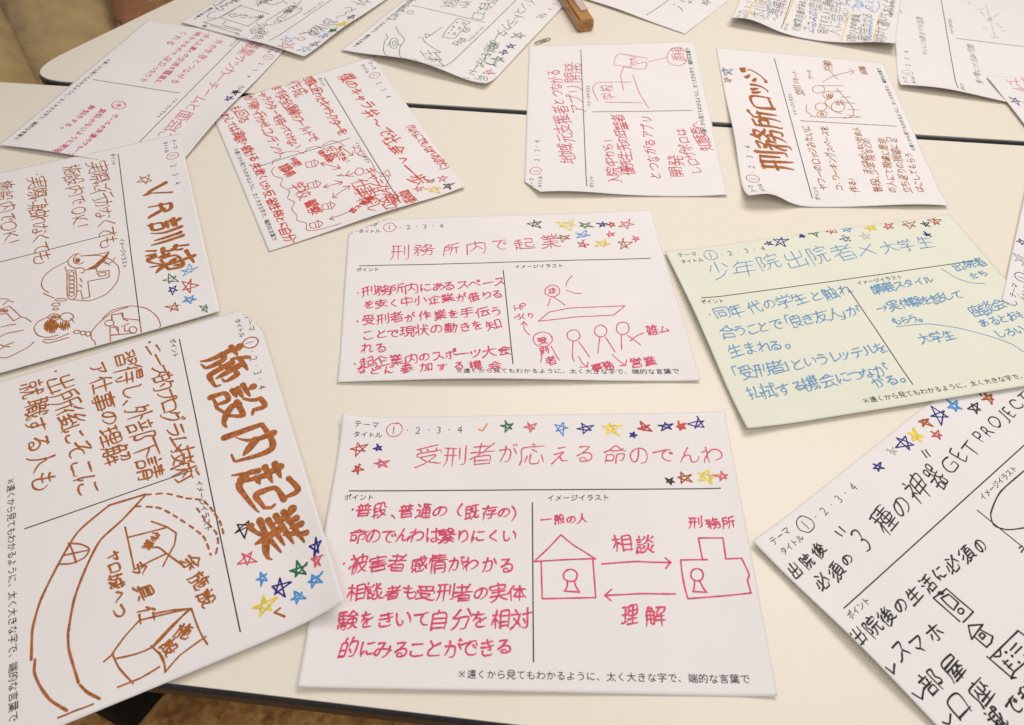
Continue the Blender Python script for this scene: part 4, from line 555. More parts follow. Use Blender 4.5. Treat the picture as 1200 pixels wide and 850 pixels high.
'験':[60,[36,80,13,80,11,79,11,40,37,39,36,24,34,11,31,9,26,9,24,10],[61,61,61,31,53,17,46,12,42,10],[63,31,71,18,78,12,80,10,82,11],[9,29,6,14],[16,29,16,17],[22,30,24,20],[28,31,31,24,35,24],[61,31,58,33,45,33,45,49,78,49,79,34,66,33,63,31],[24,80,24,40],[11,53,35,53],[46,66,50,62,62,61,73,62,78,66],[11,67,34,67,38,64,42,64,53,74,60,82,62,83,83,62]],
'！':[60,[22,74,22,37],[22,18]],
'（':[60,[80,85,73,76,69,68,65,56,65,41,69,24,73,16,79,9,81,7]],
'）':[60,[8,85,15,76,22,59,23,36,16,18,10,9,7,7]],
}
_cache = {}


def glyph(ch):
    """-> (advance, [strokes in the unit em square])"""
    if ch in _cache:
        return _cache[ch]
    g = GLYPHS.get(ch)
    if not g:
        _cache[ch] = (0.5, [])
        return _cache[ch]
    if ch == '※':
        g = [60, [20, 20, 68, 68], [20, 68, 68, 20], [44, 68, 44, 69], [44, 19, 44, 20], [19, 44, 20, 44], [68, 44, 69, 44]]
    w = g[0] / 60
    st = [np.array(s, float).reshape(-1, 2) / 88 for s in g[1:]]
    _cache[ch] = (w, st)
    return _cache[ch]


KANA_SMALL = set('ぁぃぅぇぉっゃゅょァィゥェォッャュョ')


def advance(ch, hand):
    if ch == ' ': return 0.5
    if ch == '　': return 1.0
    o = ord(ch)
    if ch in '・、。': return 0.55 if hand else (0.62 if ch == '・' else 1.0)
    if ch in '「」': return 0.5 if hand else 1.0
    if ch in KANA_SMALL: return 0.7 if hand else 0.9
    if o < 0x2000: return glyph(ch)[0] + 0.04
    if 0x3040 <= o <= 0x30ff: return 0.84 if hand else 1.0
    return 1.0


def smooth_curve(p, step, closed=False):
    """Catmull-Rom through the points, sampled about every step"""
    p = np.asarray(p, float)
    if len(p) < 2: return p
    if len(p) == 2 and not closed:
        n = max(2, int(np.ceil(np.linalg.norm(p[1] - p[0]) / step)) + 1)
        return p[0] + (p[1] - p[0]) * np.linspace(0, 1, n)[:, None]
    if closed:
        q = np.concatenate([p[-1:], p, p[:2]])
    else:
        q = np.concatenate([2 * p[:1] - p[1:2], p, 2 * p[-1:] - p[-2:-1]])
    out = []
    for i in range(1, len(q) - 2):
        a, b, c, d = q[i - 1], q[i], q[i + 1], q[i + 2]
        L = np.linalg.norm(c - b)
        n = max(1, int(np.ceil(L / step)))
        # tight tangents keep corners crisp
        m0 = (c - a) * 0.5; m1 = (d - b) * 0.5
        for m in (m0, m1):
            k = np.linalg.norm(m)
            if k > 0.7 * L: m *= 0.7 * L / k
        t = np.arange(n)[:, None] / n
        out.append((2 * t**3 - 3 * t**2 + 1) * b + (t**3 - 2 * t**2 + t) * m0 + (-2 * t**3 + 3 * t**2) * c + (t**3 - t**2) * m1)
    out.append(q[-2][None])
    return np.concatenate(out)


class Ink:
    """flat strokes on one sheet, collected into one mesh"""
    def __init__(self, sheet, rng):
        self.s = sheet; self.rng = rng
        self.V = []; self.F = []; self.n = 0; self.k = 0

    def stroke(self, p, width, closed=False, nib=None, taper=0.0, caps=True):
        p = np.asarray(p, float)
        lift = 0.00016 + 0.000006 * (self.k % 14)
        self.k += 1
        if len(p) == 1:
            p = np.concatenate([p, p + [[width * 0.15, 0]]])
        d = np.gradient(p, axis=0)
        L = np.hypot(d[:, 0], d[:, 1]) + 1e-9
        t = d / L[:, None]
        nrm = np.stack([-t[:, 1], t[:, 0]], 1)
        m = len(p)
        w = np.full(m, width * 0.5)
        ph = self.rng.random() * 6.28
        w *= 1 + 0.09 * np.sin(np.arange(m) * 0.4 + ph) + self.rng.normal(0, 0.015, m)
        if nib is not None:
            ang = np.arctan2(t[:, 1], t[:, 0])
            s_ = 0.34 + 0.80 * np.abs(np.sin(ang - nib))
            kk = min(7, m)
            if kk > 2:
                pad = kk // 2
                s_ = np.convolve(np.pad(s_, pad, mode='edge'), np.ones(2 * pad + 1) / (2 * pad + 1), 'valid')
            w = np.full(m, width * 0.5) * s_
        if taper:
            s = np.linspace(0, 1, m)
            w *= 1 - taper * np.clip((s - 0.55) / 0.45, 0, 1) ** 1.5
            w *= 1 + 0.22 * np.exp(-(s / 0.12) ** 2)
        a, b = p + nrm * w[:, None], p - nrm * w[:, None]
        pts = [a, b]
        base = self.n
        for i in range(m - 1):
            self.F.append((base + i, base + i + 1, base + m + i + 1, base + m + i))
        cnt = 2 * m
        if caps:
            for end, sg in ((0, -1), (m - 1, 1)):
                an = np.linspace(-math.pi / 2, math.pi / 2, 6)[1:-1]
                arc = p[end] + w[end] * (np.cos(an)[:, None] * t[end] * sg + np.sin(an)[:, None] * nrm[end])
                pts.append(arc)
                ids = [base + m + end] + [base + cnt + j for j in range(4)] + [base + end]
                if sg < 0: ids = ids[::-1]
                self.F.append(ids)
                cnt += 4
        uv = np.concatenate(pts)
        self.V.append(np.column_stack([uv, np.full(len(uv), lift)]))
        self.n += cnt

    def fill(self, poly):
        poly = np.asarray(poly, float)
        self.V.append(np.column_stack([poly, np.full(len(poly), 0.00015)]))
        self.F.append(tuple(range(self.n, self.n + len(poly))))
        self.n += len(poly)

    def build(self, name, material):
        if not self.V: return None
        A = np.concatenate(self.V)
        ok = (A[:, 0] > 0.4) & (A[:, 0] < 296.6) & (A[:, 1] > 0.4) & (A[:, 1] < 209.6)
        self.F = [f for f in self.F if all(ok[i] for i in f)]
        if not self.F: return None
        A[:, 0] = A[:, 0].clip(0.4, 296.6); A[:, 1] = A[:, 1].clip(0.4, 209.6)
        W = self.s.P(A[:, :2])
        W[:, 2] += A[:, 2]
        return link_mesh(name, W, self.F, material, self.s.root)


PAGE = {'TL': (0, 210), 'TR': (297, 210), 'BR': (297, 0), 'BL': (0, 0)}


def homography(A, B):
    r = []
    for (x, y), (u, v) in zip(A, B):
        r.append([x, y, 1, 0, 0, 0, -u * x, -u * y, -u])
        r.append([0, 0, 0, x, y, 1, -v * x, -v * y, -v])
    h = np.linalg.svd(np.array(r, float))[2][-1].reshape(3, 3)
    return h / h[2, 2]


class Sheet:
    """an A4 sheet lying on the table; page coordinates in mm, origin at the page's lower left"""
    def __init__(self, seed, label, corners=None, rigid=None, layer=1, lifts=(), fold=None, material='paper', group=True, cat='paper sheet'):
        self.rng = np.random.default_rng(seed)
        self.z0 = 0.0003 + 0.0014 * (layer - 1)
        self.lifts = lifts
        self.fold = None
        self.ph = self.rng.random(4) * 6.28
        self.creases = []
        for _ in range(4):
            t = self.rng.random() * math.pi
            c0 = self.rng.random(2) * [297, 210]
            self.creases.append((c0, np.array([math.cos(t), math.sin(t)]), self.rng.uniform(5, 12), self.rng.uniform(-0.00022, 0.00026), self.rng.uniform(40, 90)))
        if corners:
            src = [PAGE[k] for k in ('TL', 'TR', 'BR', 'BL')]
            zc = self.z(np.array(src, float))
            dst = world_at(np.array(corners, float), zc)[:, :2]
            self.H = homography(src, dst)
        else:
            c0, p0, c1, p1 = rigid
            m0, m1 = np.array(PAGE[c0], float), np.array(PAGE[c1], float)
            a = world_at(np.array(p0, float), self.z0)[:2]
            b = world_at(np.array(p1, float), self.z0)[:2]
            d = (b - a) / np.linalg.norm(b - a)
            e = (m1 - m0) / np.linalg.norm(m1 - m0)
            c = e @ d; s = e[0] * d[1] - e[1] * d[0]
            R = np.array([[c, -s], [s, c]]) / 1000
            T = a - R @ m0
            self.H = np.array([[R[0, 0], R[0, 1], T[0]], [R[1, 0], R[1, 1], T[1]], [0, 0, 1]])
        self.Hi = np.linalg.inv(self.H)
        self.foldpx = fold
        if fold:
            a, b = self.inv(np.array(fold, float))
            n = np.array([b[1] - a[1], -(b[0] - a[0])])
            n /= np.linalg.norm(n)
            if (np.array([148, 105]) - a) @ n > 0: n = -n
            self.fold = (a, n)
        base = self.P(np.array([[148.5, 105.0]]))[0]
        self.root = empty('paper_sheet', (base[0], base[1], self.z0))
        tag(self.root, label, cat, 'handwritten A4 idea sheets spread over the tables')
        # the paper itself
        bm = bmesh.new()
        bmesh.ops.create_grid(bm, x_segments=118, y_segments=84, size=0.5)
        for v in bm.verts:
            v.co = ((v.co.x + 0.5) * 297, (v.co.y + 0.5) * 210, 0)
        if self.fold:
            bmesh.ops.bisect_plane(bm, geom=bm.verts[:] + bm.edges[:] + bm.faces[:], dist=0.02, plane_co=(*self.fold[0], 0), plane_no=(*self.fold[1], 0))
        bm.normal_update()
        if bm.faces[:][0].normal.z < 0: bmesh.ops.reverse_faces(bm, faces=bm.faces[:])
        ret = bmesh.ops.solidify(bm, geom=bm.faces[:], thickness=0.1)
        uv3 = np.array([v.co[:] for v in bm.verts])
        W = self.P(uv3[:, :2])
        zz = uv3[:, 2]
        low = zz < (zz.min() + zz.max()) / 2
        W[low, 2] -= 0.0001
        for v, w_ in zip(bm.verts, W): v.co = w_
        bm_obj('paper', bm, M[material], self.root, smooth=True)

    def z(self, uv):
        u, v = uv[:, 0], uv[:, 1]
        z = np.full(len(uv), self.z0 + 0.0002)
        a, b, c, d = self.ph
        z += 0.00036 * (1 + np.sin(u * 0.030 + a) * np.cos(v * 0.036 + b)) + 0.00007 * np.sin(u * 0.11 + v * 0.07 + c)
        for c0, n_, wd_, am, ln_ in self.creases:
            du, dv = u - c0[0], v - c0[1]
            z += am * np.exp(-np.abs(du * n_[0] + dv * n_[1]) / wd_) * np.exp(-((-du * n_[1] + dv * n_[0]) / ln_) ** 2)
        for L in self.lifts:
            k = L[0]
            if k in PAGE:
                r = np.hypot(u - PAGE[k][0], v - PAGE[k][1])
                z += 0.0016 * L[1] * np.clip(1 - r / L[2], 0, 1) ** 2
            else:
                dist = {'L': u, 'R': 297 - u, 'T': 210 - v, 'B': v}[k]
                al = v if k in 'LR' else u
                prof = np.clip(1 - dist / L[2], 0, 1) ** 2
                if len(L) > 3: prof = prof * np.exp(-((al - L[3]) / L[4]) ** 2)
                z += 0.0017 * L[1] * prof
        return z

    def P(self, uv):
        uv = np.asarray(uv, float).copy()
        dz = np.zeros(len(uv))
        if self.fold:
            d = (uv - self.fold[0]) @ self.fold[1]
            k = d > 0
            uv[k] -= 2 * d[k][:, None] * self.fold[1]
            dz[k] = -0.00035
        q = np.column_stack([uv, np.ones(len(uv))]) @ self.H.T
        return np.column_stack([q[:, :2] / q[:, 2:], self.z(uv) + dz])

    def inv(self, px):
        px = np.atleast_2d(np.asarray(px, float))
        z = np.full(len(px), self.z0)
        for _ in range(6):
            w_ = world_at(px, z)
            q = np.column_stack([w_[:, :2], np.ones(len(px))]) @ self.Hi.T
            uv = q[:, :2] / q[:, 2:]
            z = self.z(uv)
        return uv

    # ---- writing
    def text(self, s, a, b, width=0.8, ink='black', mm=False, k=1.0, hand=True, nib=None, name=None, messy=1.0, taper=0.0):
        """a line of writing whose middle runs from a to b"""
        if not mm:
            a, b = self.inv([a, b])
        a, b = np.array(a, float), np.array(b, float)
        L = np.linalg.norm(b - a)
        ex = (b - a) / L
        ey = np.array([-ex[1], ex[0]])
        adv = [advance(c, hand) for c in s]
        em = L / sum(adv)
        rng = self.rng
        I = Ink(self, rng)
        slant = rng.uniform(0.07, 0.14)
        messy *= 1.12
        if nib is None and hand: taper = max(taper, 0.45)
        x = 0.0
        for ch, ad in zip(s, adv):
            gw, st = glyph(ch)
            cx = x + ad / 2
            if hand and ch in '、。': cx += 0.30
            if hand and ch == '「': cx -= 0.20
            if hand and ch == '」': cx += 0.20
            x += ad
            if not st: continue
            o = ord(ch)
            if hand:
                size = em * k
                if 0x3040 <= o <= 0x30ff and ch != 'ー': size *= 0.86
                rot = rng.normal(0, 0.045) * messy
                sh = rng.normal(0.03, 0.05) * messy
                sx, sy = 1 + rng.normal(0, 0.05, 2) * messy
                off = rng.normal(0, 0.035, 2) * em * messy
                wp = rng.normal(0, 0.022, (4, 2)) * messy
                f1, f2 = rng.random(2) * 6.28
            else:
                size = em * k; rot = sh = 0; sx = sy = 1; off = np.zeros(2)
            for p in st:
                q = p - 0.5
                if ch in '・' and hand: q = np.array([[0.0, 0.0]])
                if hand:
                    q = q + wp[0] * np.sin(q[:, 1:2] * 5 + f1) + wp[1] * np.sin(q[:, 0:1] * 5 + f2)
                    q = q + rng.normal(0, 0.012, 2) * messy + rng.normal(0, 0.006, q.shape) * messy
                    if len(q) > 1:   # the pen overshoots a little
                        e = q[-1] - q[-2]; q[-1] = q[-1] + e / (np.linalg.norm(e) + 1e-6) * abs(rng.normal(0, 0.03)) * messy
                q = q * [sx, sy]
                if hand: q = np.stack([q[:, 0], q[:, 1] + slant * q[:, 0]], 1)
                q = np.stack([q[:, 0] + sh * q[:, 1] - rot * q[:, 1], q[:, 1] + rot * q[:, 0]], 1)
                c = a + ex * (cx * em) + off[0] * ex + off[1] * ey
                uv = c + q[:, :1] * size * ex + q[:, 1:] * size * ey
                wv = width
                if ch == '・': wv = width * 1.5
                uv = smooth_curve(uv, max(0.5, size * 0.06))
                I.stroke(uv, wv, nib=None if nib is None else nib + math.atan2(ex[1], ex[0]), taper=taper)
        return I.build(name or ('handwriting_line' if hand else 'printed_text'), INK[ink])

    def star(self, x, y, r, ink, width=0.65, fill=False):
        c = self.inv([(x, y)])[0]
        e = self.inv([(x + r, y), (x, y + r)])
        R = np.mean(np.linalg.norm(e - c, axis=1)) * 0.90
        rng = self.rng
        I = Ink(self, rng)
        rot = rng.uniform(-0.5, 0.5) + math.pi / 2
        sq = rng.uniform(0.8, 1.0)
        pts = []
        for i in range(6):
            t = rot + i * 4 * math.pi / 5 + rng.normal(0, 0.13)
            rr = R * (1 + rng.normal(0, 0.17))
            pts.append(c + rr * np.array([math.cos(t), math.sin(t) * sq]))
        pts[-1] = pts[0] + rng.normal(0, 0.12, 2) * R
        line = np.concatenate([smooth_curve([pts[i], (pts[i] + pts[i + 1]) / 2 + rng.normal(0, 0.03, 2) * R, pts[i + 1]], 0.8)[:-1] for i in range(5)] + [np.array([pts[-1]])])
        # one stroke per side keeps the points sharp
        k = 0
        for i in range(5):
            seg = smooth_curve([pts[i], (pts[i] + pts[i + 1]) / 2 + rng.normal(0, 0.035, 2) * R, pts[i + 1]], 0.8)
            I.stroke(seg, width * 1.22)
        if fill:
            for q in range(9):
                t0 = rng.random() * 6.28
                p0 = c + R * 0.48 * np.array([math.cos(t0), math.sin(t0)])
                p1 = c + R * 0.48 * np.array([math.cos(t0 + 2.7), math.sin(t0 + 2.7)])
                I.stroke(smooth_curve([p0, p1], 0.8), width * 1.1)
        o = I.build('star', INK[ink])
        return o

    def draw(self, ink, width, scale, ox, oy, items, name='drawing', dash=None, wob=0.12, nib=None):
        """pen drawing; items are polylines or ('c', x, y, rx, ry) rounds, in a magnified photo frame"""
        rng = self.rng
        I = Ink(self, rng)
        for it in items:
            closed = False; sharp = False
            if isinstance(it[0], str):
                kind = it[0]
                if kind == 'c':
                    _, cx, cy, rx, ry = it
                    t0 = rng.random() * 6.28
                    th = t0 + np.linspace(0, 6.5, 12)
                    j = 1 + rng.normal(0, 0.03, 12)
                    pts = np.stack([cx + rx * np.cos(th) * j, cy + ry * np.sin(th) * j], 1)
                    sharp = False
                elif kind == 's':      # straight sided
                    pts = np.array(it[1], float); sharp = True
                elif kind == 'h':      # scribbled hatching in a round
                    _, cx, cy, rx, ry, n = it
                    pts = []
                    for i in range(n):
                        f = (i + .5) / n * 2 - 1
                        h = math.sqrt(max(0.05, 1 - f * f))
                        sgn = 1 if i % 2 else -1
                        pts.append((cx + rx * f + rng.normal(0, rx * .05), cy + sgn * ry * h * rng.uniform(.75, 1.05)))
                    pts = np.array(pts); sharp = True
                elif kind == 'w':      # wave
                    _, x0, y0, x1, y1, n, amp = it
                    t = np.linspace(0, 1, 4 * n + 1)
                    dx, dy = x1 - x0, y1 - y0; Lh = math.hypot(dx, dy)
                    sn = np.sin(t * n * 2 * math.pi) * amp
                    pts = np.stack([x0 + dx * t - dy / Lh * sn, y0 + dy * t + dx / Lh * sn], 1)
                elif kind == 'f':      # filled shape
                    pts = np.array(it[1], float) / scale + [ox, oy]
                    I.fill(self.inv(pts)); continue
            else:
                pts = np.array(it, float)
            px = pts / scale + [ox, oy]
            uv = self.inv(px)
            if sharp:
                segs = [smooth_curve([uv[i], (uv[i] + uv[i + 1]) / 2 + rng.normal(0, wob, 2), uv[i + 1]], 1.2) for i in range(len(uv) - 1)]
            else:
                segs = [smooth_curve(uv + rng.normal(0, wob * 0.5, uv.shape), 1.2)]
            for sg in segs:
                if dash:
                    d = np.r_[0, np.cumsum(np.hypot(*np.diff(sg, axis=0).T))]
                    x = 0.0
                    while x < d[-1]:
                        y = min(x + dash, d[-1])
                        tt = np.linspace(x, y, 4)
                        I.stroke(np.stack([np.interp(tt, d, sg[:, 0]), np.interp(tt, d, sg[:, 1])], 1), width)
                        x = y + dash * rng.uniform(.7, 1.1)
                else:
                    I.stroke(sg, width, nib=nib)
        return I.build(name, INK[ink])

    def form(self, circle_ink='pink', circle=True, footer=True, cw=0.7):
        """what is printed on every sheet: headings, numbers, rules, footer"""
        I = Ink(self, self.rng)
        def ln(a, b, w_):
            n = 60
            I.stroke(np.array(a, float) + (np.array(b, float) - np.array(a, float)) * np.linspace(0, 1, n)[:, None], w_, caps=False)
        rng0 = self.rng; 
        class Flat:
            def random(self, *a): return 0.0
            def normal(self, a, b, n=None): return 0.0
        I.rng = Flat()
        def rule(a, b, w_):
            J = Ink(self, Flat())
            n = 60
            p = np.array(a, float) + (np.array(b, float) - np.array(a, float)) * np.linspace(0, 1, n)[:, None]
            m = n
            nrm = np.array([-(p[-1] - p[0])[1], (p[-1] - p[0])[0]]); nrm /= np.linalg.norm(nrm)
            A, B = p + nrm * w_ / 2, p - nrm * w_ / 2
            J.V.append(np.column_stack([np.concatenate([A, B]), np.full(2 * m, 0.00014)]))
            J.F = [(i, i + 1, m + i + 1, m + i) for i in range(m - 1)]
            J.n = 2 * m
            J.build('printed_rule', M['print'])
        rule((13.3, 143.2), (284.8, 143.2), 0.85)
        rule((150.3, 133), (150.3, 18.4), 0.85)
        P = lambda s, x0, x1, y, wd=0.52: self.text(s, (x0, y), (x1, y), wd, 'toner', mm=True, hand=False)
        P('テーマ', 9.8, 30.1, 202.0)
        P('タイトル', 10.4, 33.2, 192.8)
        P('1', 40.4, 43.4, 197.6)
        self.text('・2・3・4', (48.5, 197.0), (98.5, 197.0), 0.55, 'toner', mm=True, hand=False, k=0.66)
        P('ポイント', 10.5, 33.3, 137.6)
        P('イメージイラスト', 160.8, 205.9, 136.4)
        if footer:
            P('※遠くから見てもわかるように、太く大きな字で、端的な言葉で', 101.8, 283, 10.2, 0.48)
        if circle:
            J = Ink(self, self.rng)
            th = 1.2 + np.linspace(0, 6.6, 14)
            r = 1 + self.rng.normal(0, 0.04, 14)
            J.stroke(smooth_curve(np.stack([42.2 + 6.2 * r * np.cos(th), 197.8 + 6.4 * r * np.sin(th)], 1), 1), cw)
            J.build('circled_number', INK[circle_ink])


# ------------------------------------------------------------------ the room
fl = bpy.data.materials.new('mottled_brown_floor')
fl.use_nodes = True
nt = fl.node_tree
b = nt.nodes['Principled BSDF']
tc = nt.nodes.new('ShaderNodeTexCoord')
mp = nt.nodes.new('ShaderNodeMapping'); mp.inputs['Scale'].default_value = (1, 1, 1)
vo = nt.nodes.new('ShaderNodeTexVoronoi'); vo.inputs['Scale'].default_value = 120; vo.inputs['Randomness'].default_value = 1
no = nt.nodes.new('ShaderNodeTexNoise'); no.inputs['Scale'].default_value = 18; no.inputs['Detail'].default_value = 8; no.inputs['Distortion'].default_value = 1.4
mx = nt.nodes.new('ShaderNodeMix'); mx.data_type = 'FLOAT'; mx.inputs[0].default_value = 0.22
rp = nt.nodes.new('ShaderNodeValToRGB')
rp.color_ramp.elements[0].position = 0.3; rp.color_ramp.elements[0].color = (0.28, 0.125, 0.035, 1)
rp.color_ramp.elements[1].position = 0.75; rp.color_ramp.elements[1].color = (0.75, 0.48, 0.20, 1)
e = rp.color_ramp.elements.new(0.5); e.color = (0.56, 0.27, 0.07, 1)
nt.links.new(tc.outputs['Object'], vo.inputs['Vector'])
nt.links.new(tc.outputs['Object'], no.inputs['Vector'])
sep = nt.nodes.new('ShaderNodeSeparateColor')
nt.links.new(vo.outputs['Color'], sep.inputs[0])
nt.links.new(no.outputs['Fac'], mx.inputs[2]); nt.links.new(sep.outputs[0], mx.inputs[3])
nt.links.new(mx.outputs[0], rp.inputs[0]); nt.links.new(rp.outputs[0], b.inputs['Base Color'])
b.inputs['Roughness'].default_value = 0.7
floor = link_mesh('floor', [(-5, -4, -0.72), (5, -4, -0.72), (5, 7, -0.72), (-5, 7, -0.72)], [(0, 1, 2, 3)], fl)
tag(floor, kind='structure')


def rounded(poly, rad, n=10):
    out = []
    m = len(poly)
    for i in range(m):
        p, a, b_ = (np.array(poly[j], float) for j in (i, i - 1, (i + 1) % m))
        u = (a - p) / np.linalg.norm(a - p); v = (b_ - p) / np.linalg.norm(b_ - p)
        r = rad[i]
        if r == 0:
            out.append(p); continue
        ang = math.acos(float(np.clip(u @ v, -1, 1)))
        tlen = r / math.tan(ang / 2)
        s, e_ = p + u * tlen, p + v * tlen
        for k in range(n + 1):
            t = k / n
            out.append((1 - t) ** 2 * s + 2 * t * (1 - t) * p + t * t * e_)
    return out


def slab(name, poly, z1, z0, mtl, parent, inset=0.0, bev=0.0, uv=None):
    """extruded outline, optionally with its upper edge rounded over"""
    P_ = np.array(poly)
    c = P_.mean(0)
    n = len(P_)
    def ring(off, z):
        d1 = P_ - np.roll(P_, 1, 0); d2 = np.roll(P_, -1, 0) - P_
        t = d1 / (np.linalg.norm(d1, axis=1)[:, None] + 1e-9) + d2 / (np.linalg.norm(d2, axis=1)[:, None] + 1e-9)
        t /= np.linalg.norm(t, axis=1)[:, None] + 1e-9
        nn = np.stack([t[:, 1], -t[:, 0]], 1)
        if ((P_ + nn * 0.001 - c) ** 2).sum() < ((P_ - nn * 0.001 - c) ** 2).sum(): nn = -nn
        q = P_ + nn * off
        return np.column_stack([q, np.full(n, z)])
    rings = [ring(inset, z0), ring(inset, z1 - bev)]
    if bev:
        for k in range(1, 5):
            t = k / 4 * math.pi / 2
            rings.append(ring(inset - bev * (1 - math.cos(t)), z1 - bev + bev * math.sin(t)))
    V = np.concatenate(rings)
    F = []
    for r in range(len(rings) - 1):
        for i in range(n):
            j = (i + 1) % n
            F.append((r * n + i, r * n + j, (r + 1) * n + j, (r + 1) * n + i))
    F.append(tuple(range(n))[::-1])
    F.append(tuple((len(rings) - 1) * n + i for i in range(n)))
    o = link_mesh(name, V, F, mtl, parent)
    return o


def table(label, poly, rad, legs):
    out = rounded(poly, rad)
    c = np.array(out).mean(0)
    root = empty('table', (c[0], c[1], -0.72))
    tag(root, label, 'table', 'cream tables pushed together')
    slab('tabletop', out, 0.0, -0.0185, M['table'], root, inset=-0.0027)
    slab('edge_band', out, -0.0012, -0.0175, M['edge'], root, inset=0.0, bev=0.004)
    slab('underboard', out, -0.019, -0.033, M['apron'], root, inset=-0.006)
    for x, y in legs:
        bm = bmesh.new()
        bmesh.ops.create_cone(bm, cap_ends=True, segments=20, radius1=0.019, radius2=0.019, depth=0.68)
        bmesh.ops.translate(bm, verts=bm.verts, vec=(x, y, -0.375))
        lg = bm_obj('leg', bm, M['steel'], root, smooth=False)
        bm = bmesh.new()
        bmesh.ops.create_cone(bm, cap_ends=True, segments=20, radius1=0.024, radius2=0.022, depth=0.012)
        bmesh.ops.translate(bm, verts=bm.verts, vec=(x, y, -0.714))
        bm_obj('foot', bm, M['edge'], lg)
    return root


def seam(x, off=0.0): return 0.7605 - 0.1225 * x - 0.00 + off
near_poly = [(-0.665, seam(-0.665, -0.0022)), (1.25, seam(1.25, -0.0022)), (1.45, -0.065), (-1.0, 0.2175)]
table('long cream laminate table nearest the camera under most of the sheets', near_poly, [0.05, 0.04, 0.04, 0.05],
      [(-0.6, 0.66), (1.12, 0.52), (1.25, 0.06), (-0.82, 0.28)])
far_poly = [(-0.622, seam(-0.622, 0.0022)), (1.15, seam(1.15, 0.0022)), (0.95, 1.32), (-0.20, 1.46)]
table('cream laminate table beyond the black seam with a rounded corner by the khaki trousers', far_poly[::-1], [0.05, 0.04, 0.04, 0.05],
      [(-0.22, 1.36), (0.88, 1.24), (1.0, 0.74), (-0.36, 0.94)])


# ------------------------------------------------------------------ sheets
# --- faint pencil sheet, upper right
s = Sheet(15, 'faintly pencilled white sheet at the upper right, touching the highlighted sheet', rigid=('TL', (1053, 105), 'BL', (1175, 122)), layer=1, lifts=[('L', 5, 45, 170, 70)])
s.form('pencil')
s.text('おいしいね夏まつりの話題', (1084, 64), (1077, 20), 0.6, 'pencil')
s.text('食べ物につくる良い空間', (1148, 98), (1137, 52), 0.8, 'pencil')
s.draw('pencil', 0.6, 6.54, 1030, 0, [[(820, 40), (850, 150), (890, 285)], ('h', 850, 150, 22, 20, 6), [(880, 130), (920, 105)], [(895, 180), (945, 215)], [(780, 90), (810, 125)],
      [(800, 70), (740, 75)], [(790, 215), (830, 222)], [(935, 235), (975, 240)], [(855, 285), (920, 290)], [(680, 15), (700, 35)]])
s.draw('red', 0.7, 6.54, 1030, 0, [[(140, 80), (175, 100)], [(145, 105), (170, 82)]], name='star')
# --- highlighted sheet
s = Sheet(14, 'sheet of dense black writing with yellow and blue highlighting, cut by the top edge', rigid=('TL', (854, 30), 'BL', (1025, 60)), layer=2,
          lifts=[('L', 7, 50, 190, 40), ('L', 5, 40, 20, 45), ('BL', 4, 60)])
s.form('black')
for tx, a, b, wd in [('太山荘', (886, 20), (894, -4), .8), ('〜準備に', (908, 25), (917, -4), .8), ('①緊急支援がある人に伝えたい', (932, 36), (948, -22), .62),
                     ('ささえの環境の人に', (948, 38), (962, -20), .62), ('寄付する人と通報を受ける', (963, 40), (976, -20), .62), ('人に意思を話す', (977, 42), (990, -14), .62),
                     ('②受け入れの環境', (997, 49), (1004, 17), .62), ('→補助金かかる', (1012, 52), (1017, 16), .62), ('名前は付けて書いておくように', (1029, 58), (1044, -10), .75)]:
    s.text(tx, a, b, wd, 'black', k=1.1)
s.draw('yellow', 1.3, 5.4545, 840, 0, [[(240, 110), (215, 70), (230, 20), (290, 0)], [(240, 110), (310, 125)], [(430, 150), (490, 0)], [(795, 260), (850, 90)], [(1000, 285), (1040, 100)], [(935, 295), (1000, 285)]])
s.draw('sky', 0.9, 5.4545, 840, 0, [('w', 322, 122, 345, 8, 6, 8), ('w', 612, 215, 632, 80, 7, 8), ('w', 980, 260, 990, 110, 7, 8), [(905, 20), (860, 45), (835, 20), (830, 0)], [(910, 15), (1000, 78), (1040, 40), (1030, 8)]])
s.text('つながり', (1003, 14), (1010, -6), .7, 'sky'); s.text('支えり', (1016, 12), (1022, -6), .7, 'sky')
# --- pink and blue sheet at the right edge, top
s = Sheet(16, 'sheet corner with pink writing and a blue star, lying over the pencilled sheet', rigid=('TR', (1155, 91), 'TL', (1200, 148)), layer=2, lifts=[('T', 0.8, 60)])
s.form('pink')
s.draw('hotpink', 0.8, 6.54, 1030, 0, [[(1005, 627), (1075, 625)], [(1045, 600), (1060, 650), (1112, 690)], [(1060, 690), (1112, 700)], [(1090, 600), (1140, 660)]])
s.text('てくに', (1240, 150), (1186, 92), 0.9, 'hotpink')
s.star(1189, 118.5, 6, 'navy')
# --- sheet at the right edge, middle
s = Sheet(17, 'sheet edge with a blue and a grey star, partly under the green sheet', rigid=('TL', (1172, 355), 'TR', (1200, 227)), layer=1, lifts=[('T', 1.5, 40)])
s.form('navy')
s.star(1198, 284, 6, 'navy'); s.star(1194.5, 303, 7, 'pencil')
s.star(1215, 262, 7, 'red')
# --- top middle sheet
s = Sheet(13, 'white sheet pointing its corner down beyond the wooden bar at the top edge', rigid=('TR', (802.5, 40.7), 'BR', (683, 0)), layer=1, lifts=[('R', 2, 60, 100, 60)])
s.form('black')
s.draw('black', 0.9, 5.4545, 680, 0, [[(620, 40), (637, 50), (653, 70)], ('c', 598, 30, 2, 2), [(632, 0), (672, 14)], [(690, 5), (715, 22)], [(690, 24), (712, 8)]])
s.star(828, 3, 5, 'green')
s.text('心のケア', (850, -38), (806, 0), 1.0, 'black')
